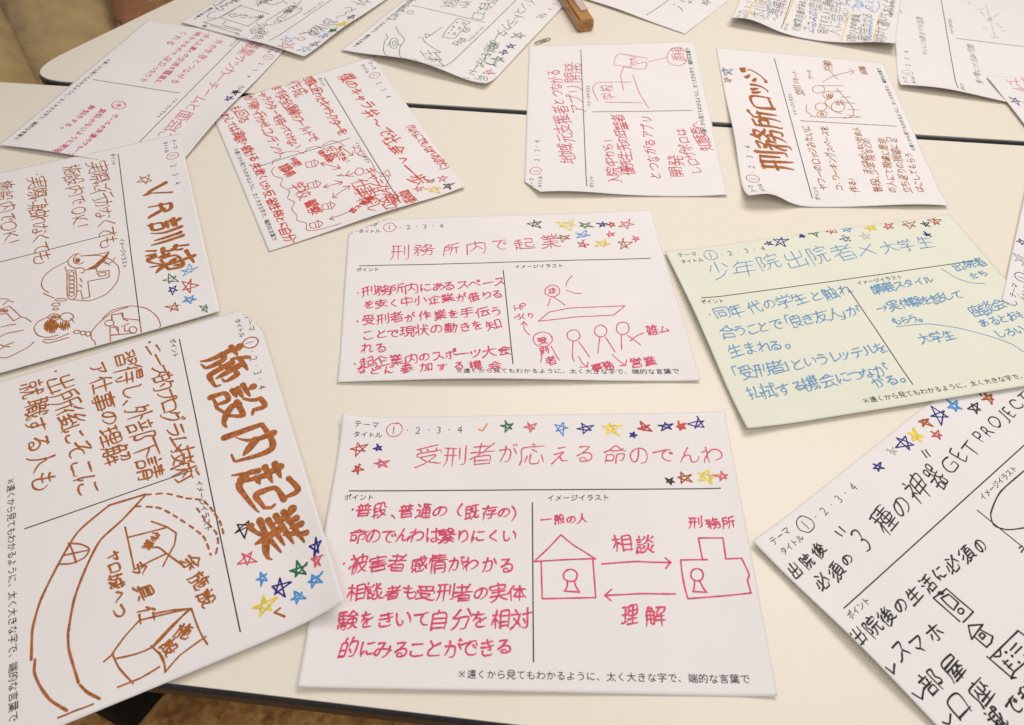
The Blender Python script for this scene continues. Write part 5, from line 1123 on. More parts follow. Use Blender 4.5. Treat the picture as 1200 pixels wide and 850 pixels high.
# --- pink sheet S11
s = Sheet(11, 'pink handwritten sheet about an app, turned sideways, just below the paper clip', corners=[(614, 226), (620, 54), (814, 49), (853, 228)], layer=1,
          lifts=[('L', 4, 40, 170, 60), ('BL', 2, 60)], fold=[(612, 211), (637, 228)])
s.form('pink')
s.text('地域元支援者とつながる', (667, 192), (649, 82), 1.2, 'rose', k=1.15, name='handwriting_line')
s.text('アプリ開発', (677, 135), (671, 72), 1.2, 'rose', k=1.0)
s.text('入院中から！', (720, 216), (711, 158), 1.2, 'rose')
s.text('優先生先の年輩者', (736, 205), (725, 134), 1.2, 'rose', k=1.2)
s.text('とつながるアプリ', (768, 211), (757, 136), 1.2, 'rose')
s.text('開発。', (795, 209), (792, 174), 1.2, 'rose')
s.text('しロサポロは', (819, 204), (797, 151), 1.1, 'rose')
s.text('知慧育へ', (829, 176), (814, 143), 1.1, 'rose', k=1.3)
s.draw('rose', 0.8, 4.25, 730, 40, [('c', 270, 113, 52, 46), [(215, 118), (125, 140)], [(0, 100), (60, 110), (125, 122)], [(0, 165), (105, 175), (115, 140), (75, 148), (45, 140)], [(50, 205), (80, 290), (128, 370)], [(0, 240), (20, 240)], [(0, 340), (98, 343)]])
s.draw('rose', 0.8, 4.25, 610, 40, [[(465, 155), (472, 120), (490, 100), (552, 108)], [(465, 155), (552, 165)], [(515, 160), (500, 205), (512, 280)], [(385, 333), (362, 285), (362, 262), (385, 243), (552, 240)], [(420, 340), (552, 342)]])
s.text('アプリ', (741, 78), (743, 66), .8, 'rose', k=1.3)
s.text('面接', (795, 72), (792, 56), .8, 'rose', k=1.1); s.text('学校', (713, 117), (711, 99), .8, 'rose', k=1.1)
# --- lodge sheet S12
s = Sheet(12, 'sheet with thick brown brush title, turned sideways, with a wavy lifted left edge', corners=[(877, 229), (839, 56), (1035, 74), (1112, 241)], layer=1,
          lifts=[('L', 8, 48, 190, 22), ('T', 4, 30, 110, 60), ('L', 2.5, 40, 40, 60), ('TL', 5, 40)])
s.form('brown')
s.text('刑務所ロッジ', (913, 200), (881, 80), 4.6, 'brush', nib=0.5, k=1.0, taper=.5)
s.text('ヤフーのロッジみたいに', (966, 223), (944, 147), 0.95, 'brown')
s.text('コ・ワーキングスペースを', (984, 224), (965, 148), 0.95, 'brown')
s.text('作る！', (1002, 226), (997, 205), 0.95, 'brown')
s.text('子どもがいない社会人', (1017, 204), (1003, 149), 0.9, 'brown')
s.text('普段、少年院などの', (1029, 226), (1015, 162), 0.95, 'brown')
s.text('の人にて現場に是非', (1047, 226), (1034, 162), 0.95, 'brown')
s.text('立ち返りの現場に足', (1065, 227), (1045, 161), 0.9, 'brown')
s.text('はこしてもらう', (1079, 225), (1064, 179), 0.95, 'brown')
s.text('立川', (939, 112), (934, 100), 1.3, 'brush'); s.text('リモート', (933, 99), (931, 83), .8, 'brown'); s.text('ワーク', (950, 93), (948, 82), .8, 'brown')
s.text('労働', (972, 84), (969, 71), .8, 'brown'); s.text('就職', (1014, 88), (1010, 78), .8, 'brown')
s.draw('brown', 0.75, 3, 800, 0, [('c', 478, 315, 22, 13), ('c', 490, 402, 18, 11), ('c', 512, 335, 18, 13), ('c', 546, 376, 24, 18), ('h', 490, 402, 10, 8, 5), ('h', 515, 338, 12, 10, 7), ('c', 486, 376, 20, 14), ('h', 552, 362, 18, 12, 7),
     [(435, 370), (436, 392), (458, 410)], [(492, 290), (530, 268), (600, 250)], [(517, 250), (545, 280)], [(585, 243), (602, 252), (590, 262)], ('s', [(485, 302), (565, 302)]), [(540, 312), (575, 350), (600, 385), (597, 408), (565, 418)],
     ('s', [(530, 322), (562, 322)]), ('s', [(555, 342), (590, 342)]), ('s', [(568, 362), (605, 364)]), ('s', [(580, 385), (620, 388)]), ('s', [(580, 405), (628, 412)]), [(448, 410), (520, 414), (620, 414)], [(520, 345), (500, 360), (530, 390), (560, 402)]])
s.star(851.7, 84, 6, 'navy'); s.star(853, 94, 4.5, 'rust')
# --- black drawing sheet S8 (top left)
# --- pink sheet S7
s = Sheet(10, 'sheet crowded with red writing and small red houses, tilted clockwise', corners=[(437, 66), (546, 218), (315, 295), (245, 126)], layer=1,
          lifts=[('R', 2, 40, 120, 80), ('TR', 2, 40)])
s.form('red')
for tx, a, b, wd, k in [('僕のキャラ弁〜で社会へ一歩', (403, 86), (494, 217), 1.5, .95), ('（なんにでもなれるまだ）', (476, 144), (526, 202), 1.0, 1.3),
        ('・実際に困ったキャラクターを', (355, 84), (403, 158), 1.25, 1.15), ('・作成', (340, 93), (354, 112), 1.2, 1.1), ('・ます安全運動ワールドで', (320, 97), (368, 166), 1.2, 1.15),
        ('キャラクターを待ってけない', (305, 104), (348, 174), 1.2, 1.1), ('者が帰へ行かせコンテンツ', (288, 107), (328, 181), 1.2, 1.1), ('も回る', (275, 124), (287, 144), 1.2, 1.1),
        ('わしては演歌へ続ける', (264, 134), (299, 189), 1.25, 1.15), ('失敗くじら反省性格とに自分で', (299, 192), (344, 290), 1.25, 1.05),
        ('キャラ化・役立', (432, 198), (461, 246), 1.1, 1.3), ('仕事探し', (420, 212), (441, 246), 1.2, 1.3), ('職員と望', (436, 230), (410, 250), 1.0, .9), ('近所', (457, 226), (462, 240), 1.2, 1.2), ('職種', (472, 224), (482, 237), 1.0, 1.2),
        ('仲間', (343, 185), (349, 195), 1.0, 1.2), ('職場', (331, 194), (342, 206), 1.2, 1.3), ('学校', (346, 216), (358, 232), 1.1, 1.3), ('警察', (363, 236), (371, 250), 1.3, 1.3),
        ('何だか社会', (374, 177), (388, 190), 1.0, 1.3), ('反省に', (385, 172), (394, 190), 1.0, 1.2), ('ていきたい', (395, 174), (407, 190), 1.0, 1.2)]:
    s.text(tx, a, b, wd * 1.12, 'scarlet', k=k)
s.draw('red', 0.8, 6.54, 250, 170, [[(450, 155), (462, 120), (515, 100), (512, 75), (560, 55), (640, 48), (685, 65), (720, 30), (790, 12), (830, 25)], [(470, 168), (447, 200), (470, 240), (530, 260), (515, 310), (585, 355), (570, 410), (622, 440), (600, 490), (642, 545), (640, 575), (712, 600), (720, 655), (830, 645), (980, 600)],
     [(835, 5), (900, -30), (960, -20), (1000, 0)], [(1060, 20), (1130, 30), (1110, 75), (1177, 90)]])
hs = []
for x, y in ((755, 145), (770, 305), (880, 468), (785, 612)):
    hs += [('s', [(x - 50, y - 8), (x + 15, y - 25), (x + 28, y + 22), (x - 38, y + 28), (x - 50, y - 8)]), ('s', [(x + 12, y - 34), (x + 55, y - 12), (x + 30, y + 20)]), ('s', [(x - 5, y - 12), (x + 5, y + 22)])]
s.draw('red', 0.8, 6.54, 250, 170, hs)
s.draw('red', 0.9, 6.54, 250, 170, [('s', [(845, 325), (990, 285)]), ('s', [(875, 300), (845, 325), (885, 330)]), ('s', [(930, 275), (990, 285), (965, 310)]), ('s', [(915, 405), (1045, 315)]), ('s', [(920, 370), (915, 405), (955, 405)]), ('s', [(990, 320), (1045, 315), (1040, 345)]),
     [(890, 570), (1030, 515), (1165, 430)], ('s', [(920, 545), (890, 570), (930, 575)]), ('s', [(1100, 430), (1165, 430)]), ('s', [(820, 140), (975, 180)]), ('s', [(850, 165), (820, 140), (860, 135)]), ('s', [(950, 150), (975, 180), (915, 188)]), ('s', [(965, 10), (1070, 80)]), ('s', [(1010, 10), (965, 10), (975, 35)]), ('s', [(1070, 50), (1070, 80), (1035, 82)]),
     ('c', 1120, 205, 34, 28), [(1080, 212), (1020, 235), (945, 235)], [(1040, 200), (1020, 235), (1075, 240)], [(985, 222), (960, 240)]])
s.draw('red', 0.7, 4.25, 380, 60, [[(145, 470), (160, 510), (225, 540), (260, 600), (320, 625), (305, 690), (350, 725)], ('s', [(275, 625), (318, 590), (330, 622), (275, 625)])])
s.star(504.7, 212.5, 5, 'rust'); s.star(518, 210, 5.5, 'hotpink'); s.star(525, 218.6, 6.5, 'black', .9); s.star(507.6, 222.5, 8, 'yellow', .9); s.star(490, 221, 5.5, 'rose')

# --- green pen sheet S9
s = Sheet(9, 'sheet with green handwriting and a drawn snake-like road, left of the wooden bar', rigid=('TR', (570, 104), 'BR', (400, 60)), layer=2,
          lifts=[('R', 7, 45, 110, 75), ('TR', 3, 35)])
s.form('black')
s.text('ドマインストラクターの', (634, -12), (573, 55), 0.85, 'green', k=1.2)
s.text('資格をサポート！！', (581, 50), (540, 96), 0.9, 'green', k=1.25)
s.text('号', (566, 88), (561, 95), .9, 'green')
s.text('とて気合に口', (586, -10), (557, 22), .8, 'green', k=1.4)
s.text('くはいか', (560, -12), (542, 9), .8, 'green', k=1.3); s.text('暇人', (534, -2), (520, 10), .8, 'green', k=1.4)
s.text('（かなばいだ）', (487, -4), (454, 27), .75, 'green', k=1.1)
s.draw('green', 0.85, 6, 380, 0, [[(505, 190), (525, 235), (555, 265), (565, 285), (532, 335), (528, 380), (550, 410), (620, 415), (650, 430), (650, 460)], [(435, 240), (445, 270), (425, 290), (416, 350), (435, 390), (490, 420), (590, 430), (630, 440), (640, 460)],
     ('c', 490, 305, 30, 36), ('c', 492, 306, 13, 16), ('s', [(445, 325), (460, 300)]), ('s', [(520, 310), (540, 322)]), ('s', [(690, 265), (705, 295), (760, 335), (820, 370), (775, 370), (825, 425), (805, 430), (845, 468), (555, 462)]), ('s', [(660, 270), (675, 262)]),
     [(830, 262), (870, 200), (940, 130)], [(940, 130), (1030, 155)], [(1030, 155), (985, 190), (1025, 205), (1000, 230), (965, 218), (915, 270), (830, 262)], ('c', 980, 165, 9, 8), ('c', 910, 190, 7, 6), ('c', 950, 200, 8, 7), ('c', 915, 238, 9, 7), ('c', 988, 210, 16, 10), ('c', 895, 212, 3, 3), ('c', 935, 160, 3, 3), ('c', 875, 235, 3, 3),
     ('s', [(825, 195), (740, 255)]), ('s', [(710, 240), (747, 246), (715, 270), (710, 240)]), ('c', 605, 88, 22, 12), ('s', [(735, 395), (760, 425)])])
s.text('土木', (499, 59), (510, 74), .8, 'green', k=1.1); s.text('会社', (545, 45), (532, 53), .8, 'green', k=1.2)
s.star(634, 19, 5, 'pencil'); s.star(607.5, 42, 6.5, 'black'); s.star(598, 54.5, 5, 'navy', .9); s.star(590.5, 61, 5, 'navy', .9); s.star(583.7, 70, 6.5, 'green', .8); s.star(573, 85, 5, 'red')
s.draw('navy', 1.6, 6, 500, 0, [[(412, 440), (450, 455), (490, 450)], [(465, 455), (488, 468)]])

s = Sheet(7, 'sheet with pale pink writing lying over the left end of the seam between the tables', corners=[(341, 50), (203, 201), (-3, 170), (173, 24)], layer=2,
          lifts=[('T', 2.5, 40, 200, 70), ('R', 2, 40, 60, 60)])
s.form('rose')
s.text('職業サッカーチームと面会に', (302, 48), (190, 162), 1.1, 'rose', k=1.15)
for tx, a, b in [('・外の世界とつながる', (262, 43), (203, 98)), ('・外の人達との交流を職業に', (246, 38), (183, 98)), ('時々でるので、足立ったりで', (233, 38), (165, 96)), ('くれる', (218, 37), (197, 53)),
                 ('ボールの友達でグループ', (137, 134), (81, 183)), ('真似のないように実現', (123, 128), (64, 179)), ('無料でする。', (110, 124), (74, 152))]:
    s.text(tx, a, b, 0.95, 'hotpink', k=.95)
s.draw('hotpink', 0.9, 6, 0, 60, [('c', 835, 380, 50, 28), ('h', 835, 380, 20, 14, 5), [(790, 400), (800, 385)], [(870, 360), (880, 375)]])
s.star(268, 116, 4.5, 'navy', .9); s.star(276, 108, 5, 'black', .8, True); s.star(282.5, 103, 4.5, 'pencil')

s = Sheet(8, 'top left sheet with black line drawing and small coloured stars', rigid=('TR', (357, 69), 'BR', (208, 25)), layer=3,
          lifts=[('R', 2.5, 45, 160, 60), ('T', 2, 30, 220, 60)])
s.form('black')
s.text('カート外で〜訓練', (462, -22), (360, 42), .85, 'black', k=1.1)
s.draw('black', 0.75, 6, 200, 0, [[(345, 125), (420, 85), (490, 40)], [(490, 40), (695, 100)], [(655, 115), (545, 185)], [(545, 185), (345, 125)], [(230, 160), (500, 222)], [(230, 160), (330, 130), (430, 75), (500, 38)], [(365, 170), (390, 150)], [(365, 175), (500, 215)],
     [(320, 85), (280, 90), (258, 115), (270, 130), (320, 128)], [(300, 30), (340, 75), (370, 70), (350, 40)], ('h', 240, 185, 18, 10, 6), [(280, 180), (480, 240)], [(460, 230), (482, 241), (450, 243)], [(410, 100), (430, 120), (520, 105), (540, 110)], ('h', 635, 118, 20, 14, 6),
     [(665, 155), (840, 45), (870, 50)], [(665, 165), (690, 178), (740, 165)], [(890, 70), (920, 55), (910, 85), (840, 125), (760, 165)], [(630, 5), (720, 35), (790, 10)], [(790, 5), (820, 30)], [(860, 15), (890, 35), (920, 0)], [(310, 70), (410, 20)], [(600, 0), (640, 25)]])
s.draw('black', 0.7, 6, 200, 0, [[(480, 250), (610, 305)], [(640, 300), (740, 355)]], dash=4)
s.text('教養にした', (345, 7), (323, 27), .8, 'black', k=1.2); s.text('外部', (308, 28), (298, 40), .7, 'black', k=1.3); s.text('社会', (312, 36), (300, 46), .7, 'black', k=1.2)
s.text('パソコンで', (268, 17), (305, 22), .7, 'black'); s.text('職場の人', (284, -4), (262, 8), .7, 'black', k=1.2); s.text('講師が', (322, -4), (300, 6), .8, 'black', k=1.3)
s.star(337.5, 47, 6.5, 'sky', .5); s.star(335, 54, 7, 'red', .6); s.star(357.5, 58, 6, 'sky', .5); s.star(369, 52, 5, 'black', .7); s.star(379.5, 42.5, 5, 'sky', .8)
s.draw('red', 1.1, 6, 200, 0, [('c', 918, 275, 28, 10)], name='oval_mark'); s.star(390, 36, 4.5, 'green', .9, True); s.star(400.5, 28.7, 6, 'yellow', 1.0, True); s.star(411, 20.5, 4, 'black', .9); s.star(355, 39, 4.5, 'pencil', .4)

# --- VR sheet S6
s = Sheet(6, 'sheet with brown writing and thought-bubble drawings at the left edge', rigid=('TL', (211, 157), 'TR', (258, 364)), layer=3,
          lifts=[('T', 2.5, 40, 160, 90)])
s.form('brown')
s.text('VR訓練', (181, 215), (203, 318), 4.4, 'brush', nib=0.9, k=.95, taper=.5)
s.text('・実際に行かなくても', (113, 184), (127, 290), 1.15, 'brown', k=1.25)
s.text('施設内でOK！', (83, 193), (97, 276), 1.15, 'brown', k=1.0)
s.text('・実際に触れなくても', (42, 202), (50, 308), 1.15, 'brown', k=1.25)
s.text('施設内でOK！', (4, 212), (14, 296), 1.15, 'brown', k=1.0)
s.star(169, 211, 8, 'brown', .8)
s.draw('brown', 0.9, 5.313, 0, 280, [[(420, 140), (330, 185), (275, 235), (258, 285), (275, 318), (303, 335)], [(270, 340), (338, 370)], [(455, 380), (560, 385), (660, 345), (725, 275), (743, 215), (735, 170), (690, 130), (620, 105), (500, 108)],
     [(418, 200), (470, 198), (478, 340), (465, 372), (428, 375), (418, 330), (418, 200)], *[('c', 446, 220 + 25 * i, 17, 15) for i in range(6)],
     ('s', [(470, 185), (510, 180), (530, 195), (520, 212), (505, 212)]), ('s', [(535, 195), (600, 185), (603, 205), (680, 198), (680, 240), (547, 265), (560, 362), (515, 376), (503, 325), (475, 325)]), ('s', [(605, 215), (655, 208), (662, 225), (625, 235), (605, 215)]),
     ('s', [(540, 192), (590, 165), (680, 82), (660, 130), (590, 188)]), ('s', [(500, 108), (590, 100), (680, 82)]), [(500, 95), (460, 100), (425, 135), (430, 165), (465, 182), (500, 180)], [(485, 90), (460, 120), (462, 150), (500, 158), (520, 145)], ('h', 485, 135, 18, 18, 7), [(650, 155), (690, 150), (718, 118)], [(640, 135), (685, 165)],
     ('c', 380, 380, 36, 8), ('c', 350, 410, 26, 10), ('c', 346, 438, 18, 7), ('s', [(405, 175), (412, 198)]), ('s', [(498, 245), (512, 270)]), ('s', [(495, 285), (512, 303)]),
     [(300, 487), (240, 515), (212, 555), (235, 600), (295, 615), (360, 600)], ('c', 338, 488, 38, 20), ('c', 418, 487, 40, 26), ('h', 318, 545, 42, 45, 26), ('h', 400, 540, 38, 30, 12), [(270, 630), (340, 625), (430, 590)], [(265, 640), (300, 650), (430, 615)], [(440, 495), (462, 520)],
     ('h', 340, 488, 30, 12, 10), ('c', 480, 580, 22, 10), ('c', 518, 588, 18, 12), ('c', 548, 592, 17, 15),
     [(620, 685), (600, 680), (590, 640), (570, 620), (570, 580), (620, 520), (700, 460), (797, 425)], [(640, 675), (690, 660)], [(685, 545), (688, 660)], ('c', 682, 525, 30, 18), ('s', [(700, 505), (695, 475), (755, 465), (768, 500), (797, 512)]), ('s', [(690, 600), (797, 592)]), [(710, 540), (735, 575), (740, 590)], ('s', [(755, 620), (753, 640)]),
     [(0, 375), (30, 374), (55, 378)], [(20, 412), (48, 388), (85, 395)], [(0, 440), (60, 420)], ('s', [(60, 420), (130, 485), (85, 512), (45, 465), (0, 470)]), ('h', 20, 448, 35, 12, 10), [(130, 488), (160, 493), (195, 517)], [(5, 550), (60, 538), (100, 532)], [(0, 610), (50, 588), (145, 570)], [(0, 690), (35, 665), (85, 645)], [(0, 660), (35, 672), (62, 672)], [(0, 740), (42, 741), (120, 705), (180, 672), (213, 642)]])
s.draw('brush', 0.9, 5.313, 0, 280, [('f', [(545, 190), (598, 160), (676, 88), (650, 135), (590, 186)])], name='filled_wedge')
s.draw('brown', 0.9, 5.3125, 120, 270, [[(0, 550), (60, 500), (180, 472), (275, 488), (340, 540), (362, 590), (348, 625)], ('s', [(57, 560), (57, 530), (125, 515), (130, 550), (230, 560), (245, 655)]), ('s', [(55, 655), (205, 640)]), ('c', 190, 620, 24, 20), [(60, 605), (95, 602), (100, 640)], ('s', [(120, 600), (165, 580)]), ('s', [(140, 600), (140, 628), (175, 628)])])
for a in [(221.6, 317.4, 9.5, 'sky', .6), (201, 327, 8.5, 'green', .7), (221.6, 335, 9.5, 'red', .8), (202, 340, 6.5, 'navy', .8), (222.6, 351, 6.5, 'sky', .9), (204, 360, 9.5, 'brown', .8), (239.5, 362, 7.5, 'green', .6)]: s.star(*a)

# --- GET PROJECT sheet S4
s = Sheet(4, 'sheet with black handwriting including GET PROJECT, cut by the lower right corner', rigid=('TL', (880, 638), 'TR', (1108, 456.5)), layer=1,
          lifts=[('L', 4, 40, 120, 70), ('TL', 2, 50)])
s.form('black')
s.text('3', (1003, 641), (1021, 626), 1.15, 'black', k=.75)
s.text('種の神器', (1023, 621), (1107, 548), 1.15, 'black', k=.82, messy=1.2)
s.draw('black', 1.1, 3.636, 870, 440, [('s', [(395, 665), (425, 685)]), ('s', [(412, 645), (438, 668)]), ('s', [(765, 322), (785, 350)]), ('s', [(780, 318), (800, 345)])], name='quotation_mark')
s.text('GET', (1107, 551), (1142, 519), 1.1, 'black', k=.95)
s.text('PROJECT', (1141, 514), (1207, 464), 1.1, 'black', k=.9)
s.text('出院後', (927, 675), (966, 641), 1.15, 'black', k=.85)
s.text('必須の', (957, 688), (1000, 651), 1.15, 'black', k=.85)
s.text('出院後の生活に必須の', (998, 753), (1154, 634), 1.15, 'black', k=.85)
s.text('スマホ', (1048, 773), (1105, 734), 1.2, 'black', k=.85); s.text('部屋', (1079, 808), (1131, 771), 1.2, 'black', k=.78); s.text('口座', (1114, 841), (1161, 801), 1.2, 'black', k=.78)
s.text('減で利', (1158, 851), (1215, 805), 1.2, 'black', k=.8)
s.draw('black', 1.2, 3.697, 900, 620, [('s', [(510, 600), (545, 628), (548, 585)]), ('s', [(625, 712), (668, 738), (675, 692)]), [(757, 838), (785, 845), (790, 803)]], name='tick_mark')
s.draw('black', 1.1, 4.05, 1080, 640, [('s', [(118, 203), (245, 312), (197, 362)]), ('s', [(180, 358), (55, 247), (118, 203)]), ('s', [(92, 248), (128, 230), (175, 270), (152, 305), (92, 248)]), ('c', 186, 309, 14, 13), ('c', 90, 224, 12, 6)], name='phone_drawing')
s.draw('black', 1.1, 4.05, 1080, 640, [('s', [(222, 378), (238, 443), (290, 373), (222, 378)]), ('s', [(275, 395), (338, 430)]), ('s', [(338, 430), (330, 460), (308, 481), (250, 430)]), ('s', [(272, 425), (285, 412), (302, 425), (288, 443), (272, 425)])], name='house_drawing')
s.draw('black', 1.1, 4.05, 1080, 640, [('s', [(310, 525), (430, 628)]), ('s', [(425, 630), (440, 596), (560, 500)]), ('s', [(322, 535), (458, 402), (560, 480)]), ('s', [(420, 495), (450, 462)]), ('s', [(443, 510), (475, 478)]), [(345, 525), (375, 522), (372, 492)], ('c', 430, 523, 3, 3), ('c', 400, 505, 3, 3), ('c', 462, 552, 3, 3), ('c', 490, 520, 3, 3),
     ('s', [(385, 545), (430, 590)]), ('s', [(392, 560), (410, 543)]), ('s', [(410, 578), (428, 560)]), ('s', [(425, 630), (447, 625)])], name='document_drawing')
s.draw('black', 1.0, 6.54, 1030, 0, [[(1112, 3610), (928, 3775), (857, 3937), (883, 4028), (981, 4061), (1112, 4048)]], name='bubble_drawing')
s.text('うごく', (1193, 649), (1225, 625), .9, 'black')
for a in [(1029, 547, 7, 'navy', .9), (1046, 530, 7, 'pencil', .5), (1061, 520, 10.5, 'navy', .9), (1074, 512, 9.5, 'yellow', 1.4), (1084, 495.5, 7, 'rust', 1.1), (1098, 510, 7, 'red', .8), (1100, 487, 11, 'navy', .9), (1118, 476, 9, 'sky', 1.2), (1143, 457, 8, 'black', .8), (1143, 478, 8, 'black', .9), (1159, 467, 8, 'rust', 1.1), (1158, 446, 7, 'rust', .9)]: s.star(*a)
s.draw('red', 2.6, 5.317, 1080, 440, [[(500, 10), (540, 45), (572, 66)], [(490, 0), (535, 30)]], name='filled_star')

# --- green sheet S3
s = Sheet(3, 'pale green sheet with light blue handwriting, the only coloured paper', corners=[(779, 294), (1113, 251), (1279, 440), (876, 502)], layer=2, material='green_paper',
          lifts=[('L', 3.0, 40, 120, 90), ('BL', 1.5, 50), ('B', 1.2, 50)])
s.form('blue')
for tx, a, b, k in [('少年院出院者', (828, 319), (1002, 293), .98), ('大学生', (1031, 292), (1095, 283), .98), ('・同年代の学生と触れ', (826, 369), (998, 339), 1.0), ('合うことで「良き友人」が', (845, 390), (1007, 364), 1.2), ('生まれる。', (852, 411), (928, 401), 1.1),
                 ('「受刑者」というレッテルを', (857, 439), (1040, 407), 1.15), ('払拭する機会につなが', (874, 463), (1040, 433), 1.1), ('がる。', (1023, 451), (1062, 442), 1.1),
                 ('講義スタイル', (1021, 340), (1094, 328), 1.05), ('→実体験を話して', (1027, 362), (1128, 345), 1.15), ('もらう。', (1046, 378), (1080, 372), 1.2), ('大学生', (1075, 399), (1119, 392), 1.0),
                 ('出院者', (1116, 315), (1155, 306), 1.0), ('たち', (1137, 325), (1156, 320), 1.0), ('座談会も', (1136, 366), (1190, 353), 1.1), ('あるとおも', (1149, 380), (1202, 368), 1.1), ('しろい〜', (1167, 393), (1212, 382), 1.1)]:
    s.text(tx, a, b, 0.95 if k < .99 else 1.1, 'blue', k=k)
s.draw('blue', 0.9, 3.541, 980, 240, [[(95, 178), (130, 188), (165, 204)], [(142, 163), (120, 190), (100, 215)]], name='cross_mark')
s.draw('blue', 0.7, 3.541, 980, 240, [[(435, 265), (500, 305), (560, 325), (620, 327)], [(250, 507), (380, 495), (520, 515), (650, 550), (730, 580), (775, 610)]])
for a in [(900, 285.5, 5.5, 'navy', .7), (915, 284, 8, 'navy', .8), (940, 277, 4.5, 'navy', .9), (954, 273, 6.5, 'green', .8), (975, 270.5, 5.5, 'red', .7), (992, 269, 6.5, 'sky', .6), (991, 280, 6.5, 'navy', .5), (1020, 267, 6.5, 'yellow', 1.2), (1013.5, 277, 5.5, 'pencil', .4), (1041, 265, 6.5, 'red', .7),
          (1065, 263, 9, 'rust', .6), (1084, 263, 5.5, 'black', .7), (1096, 260, 7, 'rust', .8), (1087, 275, 4, 'navy', 1.0)]: s.star(*a)

# --- company sheet S2
s = Sheet(2, 'pink handwritten sheet in the middle with stick figures and a row of coloured stars', corners=[(409, 259), (763, 246), (821, 446), (395, 448)], layer=1,
          lifts=[('B', 3.2, 40, 120, 110), ('R', 1.5, 40, 60, 80)], fold=[(402, 277), (452, 257)])
s.form('pink')
for tx, a, b, wd, k in [('刑務所内で起業', (453, 296), (660, 282), 1.0, .82), ('・刑務所内にあるスペース', (415, 343), (593, 330), 1.0, 1.1), ('を安く中小企業が借りる', (426, 358), (591, 345), 1.0, 1.0), ('・受刑者が作業を手伝う', (414, 377), (589, 364), 1.0, 1.0),
        ('ことで現状の動きを知', (423, 394), (587, 380), 1.0, 1.0), ('れる', (423, 409), (452, 407), 1.0, 1.1), ('・起企業内のスポーツ大会', (412, 427), (600, 411), 1.05, 1.05), ('などに参加する機会', (414, 435), (591, 428), 1.0, .75),
        ('企', (643, 341), (652, 341), .9, 1.1), ('HP', (602, 361), (617, 359), .8, 1.2), ('づくり', (603, 373), (625, 370), .8, 1.3), ('受', (631, 400), (641, 399), .9, 1.1), ('刑', (633, 412), (645, 411), .9, 1.0), ('者', (640, 423), (652, 422), .9, 1.2),
        ('事務', (693, 431), (719, 428), 1.0, 1.0), ('営業', (738, 426), (768, 422), 1.0, 1.0), ('雑ム', (756, 388), (785, 386), .9, 1.0)]:
    s.text(tx, a, b, wd * (1.22 if k != .82 else 1.05), 'pink' if k != .82 else 'rose', k=k)
s.draw('pink', 0.85, 3.862, 590, 240, [('c', 221, 391, 34, 26), ('s', [(212, 425), (200, 460)]), [(218, 415), (245, 430), (278, 455)], [(310, 323), (290, 345), (282, 368)], [(285, 388), (320, 400), (350, 403)], ('s', [(158, 528), (205, 487), (300, 468)]), ('s', [(300, 468), (550, 458), (498, 500)]), ('s', [(498, 500), (330, 508), (158, 528)]),
     [(118, 590), (95, 565), (92, 530)], ('s', [(78, 545), (92, 530), (108, 545)]), ('c', 178, 610, 43, 32), ('s', [(182, 645), (168, 715)]), ('s', [(215, 640), (253, 705)]), ('c', 317, 592, 30, 26), ('s', [(315, 618), (312, 690), (322, 710)]), ('s', [(340, 620), (390, 690)]),
     ('c', 440, 572, 28, 26), ('s', [(437, 597), (427, 672)]), ('s', [(462, 600), (505, 667)]), ('c', 540, 560, 30, 28), ('s', [(533, 592), (535, 655)]), ('s', [(562, 592), (620, 635)]), [(573, 618), (600, 595), (633, 582)],
     [(342, 688), (355, 715), (380, 735)], ('s', [(345, 735), (380, 735), (383, 712)]), [(492, 678), (520, 705), (552, 728)], ('s', [(525, 730), (552, 728), (557, 703)])])
for a in [(628, 263.5, 7, 'black', .7), (664, 264, 10, 'yellow', .9), (686, 264, 7.5, 'green', .7), (706, 263, 6, 'navy', .8), (716.5, 263, 5, 'red', .8), (733, 263, 8, 'rose', .7), (683, 275, 8, 'sky', .7), (715, 274.5, 6, 'rose', .7), (660, 279, 8, 'rust', .7), (683, 286, 8, 'red', .7), (705, 286, 8.5, 'yellow', .9), (732, 286, 9, 'rust', .7), (745, 280, 6, 'rose', .7)]: s.star(*a)

# --- the front middle sheet S1
s = Sheet(1, 'large front middle sheet with pink handwriting, a drawn house and keyhole symbols', corners=[(401, 484), (849, 481), (911.5, 816), (348, 805)], layer=1,
          lifts=[('TL', 4, 42), ('B', 1.6, 40, 60, 120), ('L', 1.5, 30, 60, 90), ('R', 1.2, 30)])
s.form('pink')
for tx, a, b, wd, k, ink in [('受刑者が応える命のでんわ', (483, 533), (852, 531), 1.05, .95, 'rose'), ('・普段、普通の（既存の）', (406, 598), (620, 601), 1.3, 1.05, 'pink'), ('命のでんわは繋りにくい', (410, 628), (604, 629), 1.3, 1.15, 'pink'), ('・被害者感情がわかる', (397, 661), (604, 662), 1.3, 1.05, 'pink'),
        ('相談者も受刑者の実体', (407, 694), (617, 695), 1.3, 1.05, 'pink'), ('験をきいて自分を相対', (397, 726), (623, 726), 1.35, 1.0, 'pink'), ('的にみることができる', (396, 762), (601, 760), 1.35, 1.1, 'pink'),
        ('一般の人', (633, 609), (691, 608), 1.1, .95, 'pink'), ('刑務所', (805, 614), (863, 613), 1.1, .9, 'pink'), ('相談', (716, 638), (769, 638), 1.3, .9, 'pink'), ('理解', (724, 722), (783, 722), 1.3, .85, 'pink')]:
    s.text(tx, a, b, wd, ink, k=k)
